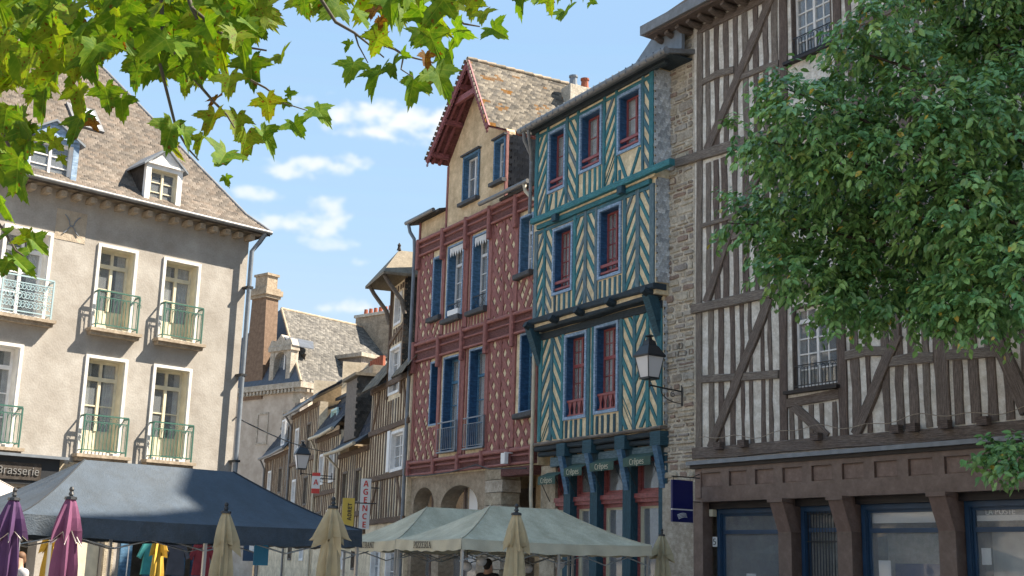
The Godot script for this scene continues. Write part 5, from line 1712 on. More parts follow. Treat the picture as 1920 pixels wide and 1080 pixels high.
func hotel() -> void:
	var b := thing("stone_mansion", "pale mansion closing the street, steep grey slate roof and tall brick chimney", "house", Vector3(-12.784, 0.000, -75.000), -40.000)
	bx("wall", M.hotel, b, -14, 0, -13, 0, 11.7, 0)
	for i in 14:
		bx("quoin", M.limestone if i % 2 else M.under_pale, b, -0.7 if i % 2 else -0.45, 3.0 + i * 0.62, -0.6, 0.03, 3.58 + i * 0.62, 0.03)
	for q in [[11.7, 11.95, 0.18], [11.95, 12.3, 0.34]]:
		bx("cornice", M.limestone, b, -14, q[0], -13, q[2], q[1], q[2])
	for i in 40:
		bx("dentil", M.limestone, b, -13.8 + i * 0.34, 11.72, 0.18, -13.62 + i * 0.34, 11.93, 0.3)
	for i in 18:
		bx("dentil", M.limestone, b, 0.18, 11.72, -6.2 + i * 0.34, 0.3, 11.93, -6.02 + i * 0.34)
	var e := 12.3
	var r0 := Vector3(-5.6, 18.0, -2.6)
	var r1 := Vector3(-5.6, 18.0, -11)
	var c := [Vector3(0.3, e, 0.3), Vector3(0.3, e, -13), Vector3(-14, e, -13), Vector3(-14, e, 0.3)]
	var mb := MB.new()
	mb.slab([c[0], c[1], r1, r0], Vector3(-0.05, -0.1, 0))
	mb.slab([c[3], c[0], r0], Vector3(0, -0.1, -0.05))
	mb.slab([c[2], c[3], r0, r1], Vector3(0, -0.1, 0))
	mb.slab([c[1], c[2], r1], Vector3(0, -0.1, 0))
	put(mb, "roof", M.roof_blue, b)
	# slates on the slope towards the street
	var u := Vector3(0, 0, -1)
	var w := Vector3(-5.9, 5.7, 0)
	var l := w.length()
	slates(b, c[0], u, w.normalized(), PackedVector2Array([Vector2(0, 0), Vector2(13, 0), Vector2(11.3, l), Vector2(2.9, l)]), 0.19, 0.15, M.slate, [Color(0.19, 0.185, 0.178), Color(0.25, 0.242, 0.228), Color(0.15, 0.148, 0.145)], "roof_slates")
	mb = MB.new()
	mb.tube([r0, r1], 0.12, -1, 6)
	mb.tube([r0, c[0]], 0.1, -1, 6)
	put(mb, "ridge", M.ashlar, b)
	# brick chimney rising from the front slope
	var ch := part("chimney", b, Vector3(-4.6, 11.5, -0.4))
	mb = MB.new()
	mb.prism(PackedVector2Array([Vector2(-0.95, 0), Vector2(0.95, 0), Vector2(0.72, 6.6), Vector2(-0.72, 6.6)]), -0.5, 0.5)
	put(mb, "stack", M.brick, ch)
	for q in [[6.6, 6.8, 0.82, 0.6], [6.8, 7.15, 0.92, 0.7], [7.15, 7.3, 0.78, 0.58], [7.3, 8.1, 0.6, 0.42], [8.1, 8.25, 0.7, 0.5]]:
		bx("cap", M.ashlar, ch, -q[2], q[0], -q[3], q[2], q[1], q[3])
	# carved stone dormer
	var d := part("stone_dormer", b, Vector3(-2.0, 12.3, 0.15))
	mb = MB.new()
	mb.box(-1.0, 0, -0.6, -0.6, 2.1, 0)
	mb.box(0.6, 0, -0.6, 1.0, 2.1, 0)
	mb.box(-1.1, 2.1, -0.6, 1.1, 2.4, 0.12)
	var p := PackedVector2Array()
	for i in 9:
		var a := PI * i / 8
		p.append(Vector2(0.6 * cos(a), 1.45 + 0.6 * sin(a)))
	p.append(Vector2(-0.6, 2.1))
	p.append(Vector2(0.6, 2.1))
	mb.prism(p, -0.5, -0.02)
	mb.prism(PackedVector2Array([Vector2(-1.15, 2.4), Vector2(1.15, 2.4), Vector2(0.9, 2.85), Vector2(0.4, 2.75), Vector2(0, 3.15), Vector2(-0.4, 2.75), Vector2(-0.9, 2.85)]), -0.5, 0.05)
	put(mb, "surround", M.limestone, d)
	bx("window", M.glass, d, -0.6, 0, -0.42, 0.6, 2.1, -0.4)
	bx("room", M.room, d, -0.6, 0, -1.6, 0.6, 2.1, -1.5)
	bx("mullion", M.white_wood, d, -0.05, 0, -0.4, 0.05, 2.0, -0.34)
	mb = MB.new()
	mb.slab([Vector3(-1.15, 2.4, 0), Vector3(0, 3.1, 0), Vector3(0, 3.1, -2.6), Vector3(-1.15, 2.4, -1.7)], Vector3(0, -0.06, 0))
	mb.slab([Vector3(0, 3.1, 0), Vector3(1.15, 2.4, 0), Vector3(1.15, 2.4, -1.7), Vector3(0, 3.1, -2.6)], Vector3(0, -0.06, 0))
	put(mb, "roof", M.roof_blue, d)
	# second roof dormer and rear chimney
	d = part("roof_dormer", b, Vector3(0.0, 12.4, -5.5))
	bx("block", M.under_pale, d, -2.5, 0, -0.7, 0.1, 2.2, 0.7)
	bx("window", M.white_wood, d, 0.1, 0.3, -0.45, 0.16, 1.8, 0.45)
	bx("roof", M.limestone, d, -2.6, 2.2, -0.9, 0.3, 2.45, 0.9)
	ch = part("rear_chimney", b, Vector3(-4.4, 15.5, -10.6))
	bx("stack", M.ashlar, ch, -1.9, 0, -0.6, 1.9, 3.2, 0.6)
	bx("cap", M.mortar, ch, -2.0, 3.2, -0.7, 2.0, 3.4, 0.7)
	for i in 7:
		mb = MB.new()
		mb.lathe([Vector2(0, 0), Vector2(0.16, 0), Vector2(0.13, 0.5), Vector2(0, 0.5)], Vector3(-1.5 + i * 0.5, 3.4, 0), 8)
		put(mb, "chimney_pot", M.terra, ch)
	window(b, -1.6, 8.6, -0.8, 10.6, 0.0, {"t": 0.12, "tp": 0.05, "tm": M.limestone, "d": 0.1, "rm": M.limestone, "fm": M.white_wood, "leaves": 2, "rows": [1, 1]})
	window(b, -4.0, 8.6, -2.9, 10.6, 0.0, {"t": 0.12, "tp": 0.05, "tm": M.limestone, "d": 0.1, "rm": M.limestone, "fm": M.white_wood, "leaves": 2, "rows": [1, 1]})


# houses that carry on the sunny side of the square past the cream one, out of the picture: they face the timbered row, show in its shop glass, and are tall and pale to bounce light onto it
func square_behind() -> void:
	var spec := [[Vector3(-26.380, 0.000, -10.966), 44.000, 13.0, 16.5, "pale limestone townhouse next along from the cream one, facing the timbered row", M.tuffeau], [Vector3(-36.595, 0.000, -1.102), 44.000, 14.0, 17.0, "long cream townhouse at the near end of the sunny side of the square", M.tuffeau], [Vector3(20, 0, 14), 180.0, 22.0, 16.0, "pale townhouse closing the square opposite the street mouth", M.tuffeau]]
	for s in spec:
		var b := thing("square_townhouse", s[4], "house", s[0], s[1], "townhouses closing the square")
		var holes := []
		var list := []
		for f in 4:
			for i in 5:
				var x: float = 1.0 + i * (s[2] - 2.0) / 5
				var y: float = 1.0 + f * 3.6
				list.append([x, y, x + 1.3, y + 2.2])
				holes.append(hole(x, y, x + 1.3, y + 2.2, 0.1))
		wall(b, "wall", s[5], 0, 0, s[2], s[3], holes, -0.5, 0)
		bx("wall", s[5], b, 0, 0, -8, s[2], s[3], -3.2)
		for w in list:
			window(b, w[0], w[1], w[2], w[3], 0.0, {"t": 0.1, "tp": 0.05, "tm": M.surround, "d": 0.2, "rm": M.surround, "fm": M.white_wood, "leaves": 2, "rows": [1, 1, 1]})
		var mb := MB.new()
		mb.slab([Vector3(-0.2, s[3], 0.4), Vector3(s[2] + 0.2, s[3], 0.4), Vector3(s[2] + 0.2, s[3] + 4, -4), Vector3(-0.2, s[3] + 4, -4)], Vector3(0, -0.15, 0))
		mb.slab([Vector3(s[2] + 0.2, s[3], -8.4), Vector3(-0.2, s[3], -8.4), Vector3(-0.2, s[3] + 4, -4), Vector3(s[2] + 0.2, s[3] + 4, -4)], Vector3(0, -0.15, 0))
		put(mb, "roof", M.roof_dark, b)


# ---------------------------------------------------------------- trees
func leaf_shape(l: float, w: float, fold: float) -> ArrayMesh:
	var mb := MB.new()
	var o := [0.0, 0.25, 0.55, 0.8, 1.0]
	var ww := [0.0, 0.85, 1.0, 0.6, 0.0]
	for s in [-1.0, 1.0]:
		for i in 4:
			var a := Vector3(0, -o[i] * l, -0.12 * l * o[i] * o[i])
			var b := Vector3(0, -o[i + 1] * l, -0.12 * l * o[i + 1] * o[i + 1])
			var c := b + Vector3(s * ww[i + 1] * w / 2, 0, fold * ww[i + 1] * w)
			var d := a + Vector3(s * ww[i] * w / 2, 0, fold * ww[i] * w)
			if s > 0:
				mb.tri(a, b, c)
				mb.tri(a, c, d)
			else:
				mb.tri(a, c, b)
				mb.tri(a, d, c)
	var t := put(mb, "t", null, self)
	var m := t.mesh
	remove_child(t)
	t.free()
	return m


func scatter(parent: Node, called: String, mesh: Mesh, m: Material, xf: Array, cs: Array) -> void:
	var mm := MultiMesh.new()
	mm.transform_format = MultiMesh.TRANSFORM_3D
	mm.use_colors = true
	mm.mesh = mesh
	mm.instance_count = xf.size()
	for i in xf.size():
		mm.set_instance_transform(i, xf[i])
		mm.set_instance_color(i, cs[i])
	var mi := MultiMeshInstance3D.new()
	mi.multimesh = mm
	mi.material_override = m
	mi.name = called
	mi.set_meta("kind", "stuff")
	parent.add_child(mi, true)


func right_tree() -> void:
	var base := Vector3(8.745, 0.000, -18.500)
	var b := thing("lime_tree", "big leafy green tree covering part of the white timbered house", "tree", base)
	# masses of foliage: centre and radius in metres
	var masses := [[Vector3(4.214, 9.133, -18.208), 0.301],
		[Vector3(4.400, 8.540, -17.809), 0.449],
		[Vector3(5.451, 9.318, -18.688), 0.569],
		[Vector3(5.180, 9.734, -17.965), 0.297],
		[Vector3(5.535, 10.074, -17.700), 0.423],
		[Vector3(6.349, 9.908, -18.705), 0.691],
		[Vector3(7.478, 11.324, -20.254), 0.616],
		[Vector3(8.080, 10.876, -19.901), 0.692],
		[Vector3(8.620, 11.245, -19.795), 0.602],
		[Vector3(3.893, 8.219, -18.166), 0.316],
		[Vector3(4.658, 8.255, -19.110), 0.598],
		[Vector3(5.142, 8.093, -18.330), 0.757],
		[Vector3(6.061, 8.361, -18.018), 0.823],
		[Vector3(6.831, 8.616, -17.819), 0.697],
		[Vector3(7.809, 8.990, -18.143), 0.671],
		[Vector3(4.140, 7.768, -20.282), 0.353],
		[Vector3(4.482, 7.408, -19.987), 0.556],
		[Vector3(5.278, 7.413, -19.920), 0.866],
		[Vector3(6.361, 7.626, -19.901), 0.952],
		[Vector3(6.773, 7.279, -18.080), 0.865],
		[Vector3(7.747, 7.499, -18.430), 0.801],
		[Vector3(4.488, 6.517, -19.381), 0.354],
		[Vector3(5.102, 6.385, -19.696), 0.531],
		[Vector3(6.098, 6.545, -20.064), 0.768],
		[Vector3(7.211, 6.734, -20.140), 0.832],
		[Vector3(7.314, 6.120, -17.760), 0.695],
		[Vector3(5.165, 5.901, -19.318), 0.235],
		[Vector3(5.743, 6.048, -19.515), 0.288],
		[Vector3(6.102, 5.864, -19.018), 0.331],
		[Vector3(6.761, 5.838, -18.033), 0.431],
		[Vector3(6.658, 5.773, -18.921), 0.280],
		[Vector3(6.968, 5.583, -17.768), 0.340],
		[Vector3(8.542, 6.022, -20.304), 0.388],
		[Vector3(3.617, 7.433, -20.096), 0.140],
		[Vector3(3.665, 8.745, -19.143), 0.166],
		[Vector3(4.002, 9.159, -18.401), 0.144],
		[Vector3(8.823, 8.755, -20.227), 0.879],
		[Vector3(9.033, 8.884, -19.217), 1.003],
		[Vector3(9.242, 7.309, -20.147), 1.051],
		[Vector3(9.254, 10.774, -20.044), 0.959],
		[Vector3(6.529, 11.696, -19.025), 0.744],
		[Vector3(7.775, 11.685, -18.742), 0.815],
		[Vector3(9.208, 12.119, -19.297), 0.923],
		[Vector3(7.047, 3.378, -18.000), 0.172],
		[Vector3(7.324, 3.448, -18.000), 0.266],
		[Vector3(7.600, 3.494, -18.000), 0.313]]
	var mb := MB.new()
	mb.tube([Vector3(0, 0, 0), Vector3(0.05, 1.2, 0), Vector3(-0.05, 3.0, 0.05), Vector3(0.0, 5.0, 0.0), Vector3(-0.08, 7.5, 0.1), Vector3(0, 10.5, 0)], 0.24, 0.1, 10)
	put(mb, "trunk", M.bark, b)
	var lm := StandardMaterial3D.new()
	lm.vertex_color_use_as_albedo = true
	lm.roughness = 0.36
	lm.backlight_enabled = true
	lm.backlight = Color(0.55, 0.6, 0.25)
	var xf := []
	var cs := []
	var gap := FastNoiseLite.new()
	gap.seed = 3
	gap.frequency = 0.9
	var k := 0
	for q in masses:
		var c: Vector3 = q[0] - base
		var r: float = q[1]
		# a limb towards each mass
		var from := Vector3(0, clampf(c.y - 1.2 - rng.randf() * 1.5, 2.5, 10.0), 0)
		if k % 3 == 0 and c.y > 6.8:
			mb = MB.new()
			var m1 := from.lerp(c, 0.4) + Vector3(0, 0.35, 0)
			var m2 := from.lerp(c, 0.75) + Vector3(0, 0.25, 0)
			mb.tube([from, m1, m2, c], 0.05, 0.01, 6)
			put(mb, "limb", M.bark, b)
		if c.y < 5.0:
			mb = MB.new()
			var f0 := Vector3(0, c.y + 0.35, 0)
			mb.tube([f0, f0.lerp(c, 0.5) + Vector3(0, 0.1, 0), c], 0.022, 0.006, 5)
			put(mb, "limb", M.bark, b)
		k += 1
		var n := int(r * r * 3700.0)
		var twigs := maxi(6, n / 14)
		for t in twigs:
			var d := Vector3(rng.randfn(), rng.randfn() * 0.8, rng.randfn()).normalized()
			var p0: Vector3 = c + d * r * pow(rng.randf(), 0.45)
			if gap.get_noise_3dv(p0) < -0.3:
				continue
			var out := (d + Vector3(-0.5, -0.35, 0.25) * 0.9).normalized()
			var len := rng.randf_range(0.22, 0.5)
			var lush := Color(0.11, 0.25, 0.09).lerp(Color(0.28, 0.43, 0.13), rng.randf() * rng.randf())
			for i in 14:
				var f := (i + rng.randf()) / 14.0
				var p := p0 + out * len * f + Vector3(0, -0.1 * f * f, 0) + Vector3(rng.randfn(), rng.randfn(), rng.randfn()) * 0.03
				var side := (out.cross(Vector3.UP).normalized() * (1.0 if i % 2 else -1.0) + out * 0.6 + Vector3(0, -0.75, 0) + Vector3(rng.randfn(), rng.randfn(), rng.randfn()) * 0.35).normalized()
				var up := (Vector3.UP + Vector3(rng.randfn(), 0.2, rng.randfn()) * 0.55 + Vector3(-0.2, 0, 0.5)).normalized()
				var yb := -side
				var xb := yb.cross(up).normalized()
				var zb := xb.cross(yb).normalized()
				var s := rng.randf_range(0.55, 1.3)
				xf.append(Transform3D(Basis(xb * s, yb * s, zb * s), p))
				var v := rng.randf_range(0.65, 1.35)
				if rng.randf() < 0.012:
					cs.append(Color(0.5, 0.4, 0.08))
				else:
					cs.append(Color(lush.r * v, lush.g * v, lush.b * v))
	scatter(b, "crown", leaf_shape(0.13, 0.07, 0.14), lm, xf, cs)
	print("tree leaves ", xf.size())


func plane_leaf(seed_: int) -> ArrayMesh:
	var r := RandomNumberGenerator.new()
	r.seed = seed_
	# outline of a five-lobed leaf about one unit across, stalk end at the origin, tip towards -y
	var lobes := [[-128.0, 0.36], [-68.0, 0.66], [0.0, 0.98], [68.0, 0.66], [128.0, 0.36]]
	var out := []
	out.append(Vector2(0.0, 0.0))
	for i in 5:
		var a: float = lobes[i][0] + r.randf_range(-5, 5)
		var l: float = lobes[i][1] * r.randf_range(0.92, 1.08)
		var w := 27.0 if i == 2 else 25.0
		if i == 0:
			out.append(Vector2.from_angle(deg_to_rad(a - 24)) * l * 0.5)
		for k in [[-w * 0.8, 0.6], [-w * 0.62, 0.74], [-w * 0.42, 0.7], [-w * 0.22, 0.86], [-w * 0.13, 0.82], [0.0, 1.0], [w * 0.13, 0.82], [w * 0.22, 0.86], [w * 0.42, 0.7], [w * 0.62, 0.74], [w * 0.8, 0.6]]:
			out.append(Vector2.from_angle(deg_to_rad(a + k[0])) * l * k[1] * r.randf_range(0.97, 1.03))
		if i < 4:
			var an: float = (lobes[i][0] + lobes[i + 1][0]) / 2
			out.append(Vector2.from_angle(deg_to_rad(an)) * (0.3 if i == 0 or i == 3 else 0.4))
		else:
			out.append(Vector2.from_angle(deg_to_rad(a + 24)) * l * 0.5)
	var p := PackedVector2Array()
	for o in out:
		# angle zero points down the leaf
		p.append(Vector2(o.y, -o.x))
	var mb := MB.new()
	var bend := r.randf_range(0.05, 0.5)
	var curl := r.randf_range(-0.3, 0.45)
	var lift := func(q: Vector2) -> Vector3:
		return Vector3(q.x, q.y, absf(q.x) * bend - (q.y * q.y) * curl - 0.15 * q.x * q.x)
	var uv := func(q: Vector2) -> Vector2: return Vector2(0.5 + q.x * 0.5, 0.42 - q.y * 0.55)
	var c := Vector2(0, -0.22)
	for i in p.size():
		var a := p[i]
		var d := p[(i + 1) % p.size()]
		mb.tri(lift.call(c), lift.call(a), lift.call(d), uv.call(c), uv.call(a), uv.call(d))
	var t := put(mb, "t", null, self)
	var m := t.mesh
	remove_child(t)
	t.free()
	return m


func leaf_texture(a: Color, b: Color, spots: float, seed_: int) -> ImageTexture:
	var n := 256
	var im := Image.create(n, n, false, Image.FORMAT_RGB8)
	var f := FastNoiseLite.new()
	f.seed = seed_
	f.frequency = 0.018
	f.fractal_octaves = 4
	var g := FastNoiseLite.new()
	g.seed = seed_ + 9
	g.frequency = 0.045
	g.fractal_octaves = 2
	var o := Vector2(0.5, 0.42)
	for y in n:
		for x in n:
			var q := Vector2(x / 255.0, y / 255.0) - o
			var c := a.lerp(b, clampf(0.5 + f.get_noise_2d(x, y) * 1.3, 0, 1))
			var ang := atan2(q.x, q.y)
			var rad := q.length()
			var vein := 0.0
			for k in [0.0, 1.15, -1.15, 2.1, -2.1]:
				var da := absf(angle_difference(ang, k))
				var dist := sin(minf(da, 1.5)) * rad
				vein = maxf(vein, smoothstep(0.011, 0.003, dist) if da < 1.5 else 0.0)
				if da < 0.55:
					vein = maxf(vein, 0.45 * smoothstep(0.008, 0.002, absf(fmod(rad * cos(da) - dist * 0.9 + 2.0, 0.075) - 0.037) * 0.7))
			c = c.lerp(Color(0.5, 0.55, 0.25), vein * 0.45)
			if spots > 0.0:
				c = c.lerp(Color(0.36, 0.2, 0.06), smoothstep(0.55 - spots, 0.7 - spots, g.get_noise_2d(x, y)) * 0.85)
			im.set_pixel(x, y, c)
	return ImageTexture.create_from_image(im)


func plane_tree() -> void:
	var b := thing("plane_tree", "plane tree whose large lobed green leaves hang across the sky", "tree", Vector3(-5.2, 0, -4.2))
	var base := b.position
	var meshes := []
	for i in 9:
		meshes.append(plane_leaf(31 + i))
	var mats := []
	for q in [[Color(0.28, 0.42, 0.08), Color(0.38, 0.49, 0.1), 0.0], [Color(0.34, 0.45, 0.08), Color(0.44, 0.5, 0.11), 0.12], [Color(0.24, 0.37, 0.09), Color(0.35, 0.45, 0.1), 0.05], [Color(0.42, 0.42, 0.09), Color(0.36, 0.45, 0.09), 0.16], [Color(0.36, 0.22, 0.07), Color(0.47, 0.32, 0.09), 0.3]]:
		var m := StandardMaterial3D.new()
		m.albedo_texture = leaf_texture(q[0], q[1], q[2], 40 + mats.size())
		m.roughness = 0.62
		m.metallic_specular = 0.3
		m.backlight_enabled = true
		m.backlight = Color(1.0, 1.0, 0.55)
		mats.append(m)
	# trunk and limbs stand outside the picture, left of it
	var mb := MB.new()
	mb.tube([Vector3(0, 0, 0), Vector3(0.05, 2, 0), Vector3(0.2, 4, -0.1), Vector3(0.6, 5.4, -0.4)], 0.3, 0.2, 12)
	put(mb, "trunk", M.bark, b)
	for l in [[[Vector3(-4.600, 5.400, -4.600), Vector3(-3.647, 5.524, -6.400), Vector3(-2.614, 5.330, -6.600), Vector3(-1.780, 5.272, -6.700), Vector3(-0.886, 5.265, -6.700), Vector3(-0.060, 5.380, -6.800), Vector3(0.555, 5.506, -6.800)], 0.120, 0.030],
		[[Vector3(-2.614, 5.330, -6.600), Vector3(-2.302, 4.878, -6.500), Vector3(-2.289, 4.646, -6.500), Vector3(-2.313, 4.580, -6.500)], 0.020, 0.006],
		[[Vector3(-2.041, 5.278, -6.600), Vector3(-1.932, 4.855, -6.500), Vector3(-1.845, 4.661, -6.400), Vector3(-1.802, 4.581, -6.400), Vector3(-1.712, 4.571, -6.400)], 0.018, 0.006],
		[[Vector3(-1.845, 4.661, -6.400), Vector3(-1.668, 4.514, -6.400), Vector3(-1.590, 4.465, -6.400), Vector3(-1.497, 4.430, -6.400), Vector3(-1.407, 4.417, -6.400)], 0.011, 0.005],
		[[Vector3(-1.483, 4.239, -6.400), Vector3(-1.397, 4.195, -6.400), Vector3(-1.335, 4.149, -6.400), Vector3(-1.321, 4.118, -6.400), Vector3(-1.161, 4.070, -6.400)], 0.007, 0.003],
		[[Vector3(-2.111, 5.002, -6.600), Vector3(-2.059, 4.600, -6.600), Vector3(-1.934, 4.406, -6.600), Vector3(-1.706, 4.146, -6.500), Vector3(-1.625, 4.069, -6.500), Vector3(-1.575, 3.992, -6.500)], 0.014, 0.004],
		[[Vector3(-2.057, 4.403, -6.600), Vector3(-1.931, 4.018, -6.600), Vector3(-1.854, 3.899, -6.600), Vector3(-1.761, 3.798, -6.500)], 0.010, 0.004],
		[[Vector3(-2.881, 5.184, -6.600), Vector3(-2.749, 4.847, -6.600), Vector3(-2.693, 4.615, -6.600), Vector3(-2.774, 4.513, -6.600)], 0.016, 0.004],
		[[Vector3(-1.333, 5.269, -6.700), Vector3(-1.199, 4.894, -6.600), Vector3(-1.046, 4.644, -6.500), Vector3(-0.936, 4.582, -6.500), Vector3(-0.857, 4.519, -6.500), Vector3(-0.762, 4.438, -6.500)], 0.014, 0.004],
		[[Vector3(-0.936, 4.582, -6.500), Vector3(-0.911, 4.508, -6.500), Vector3(-0.851, 4.403, -6.500)], 0.006, 0.003],
		[[Vector3(-0.827, 4.533, -6.500), Vector3(-0.704, 4.491, -6.500), Vector3(-0.651, 4.457, -6.500), Vector3(-0.580, 4.437, -6.500), Vector3(-0.474, 4.414, -6.500)], 0.009, 0.004],
		[[Vector3(-0.651, 4.457, -6.500), Vector3(-0.662, 4.369, -6.500), Vector3(-0.590, 4.323, -6.500)], 0.006, 0.003],
		[[Vector3(-0.504, 5.276, -6.700), Vector3(-0.466, 4.849, -6.600), Vector3(-0.385, 4.757, -6.600), Vector3(-0.321, 4.703, -6.600), Vector3(-0.228, 4.689, -6.600)], 0.014, 0.004],
		[[Vector3(0.069, 5.402, -6.800), Vector3(0.137, 4.968, -6.600), Vector3(0.202, 4.852, -6.600)], 0.012, 0.004],
		[[Vector3(-3.185, 5.106, -6.600), Vector3(-3.052, 4.275, -6.600), Vector3(-2.908, 3.957, -6.600), Vector3(-2.814, 3.801, -6.600), Vector3(-2.799, 3.676, -6.600)], 0.016, 0.004],
		[[Vector3(-3.052, 4.275, -6.600), Vector3(-2.963, 3.547, -6.600), Vector3(-2.841, 3.396, -6.600), Vector3(-2.753, 3.276, -6.600), Vector3(-2.705, 3.246, -6.600)], 0.012, 0.004],
		[[Vector3(-2.881, 5.184, -6.600), Vector3(-2.597, 4.584, -6.600), Vector3(-2.527, 4.356, -6.600), Vector3(-2.496, 4.210, -6.600)], 0.010, 0.004],
		[[Vector3(-2.908, 3.957, -6.600), Vector3(-2.799, 3.935, -6.600), Vector3(-2.682, 3.964, -6.600)], 0.007, 0.003],
		[[Vector3(-4.600, 5.400, -4.600), Vector3(-3.647, 5.524, -6.400), Vector3(-3.273, 5.310, -6.600), Vector3(-2.881, 5.184, -6.600)], 0.080, 0.020],
		[[Vector3(-3.647, 5.524, -6.400), Vector3(-3.385, 5.446, -6.600), Vector3(-3.185, 5.106, -6.600)], 0.050, 0.016]]:
		mb = MB.new()
		var pts := []
		for p in l[0]:
			pts.append(p - base)
		mb.tube(pts, l[1], l[2], 7)
		put(mb, "branch", M.twig if l[1] < 0.03 else M.bark, b)
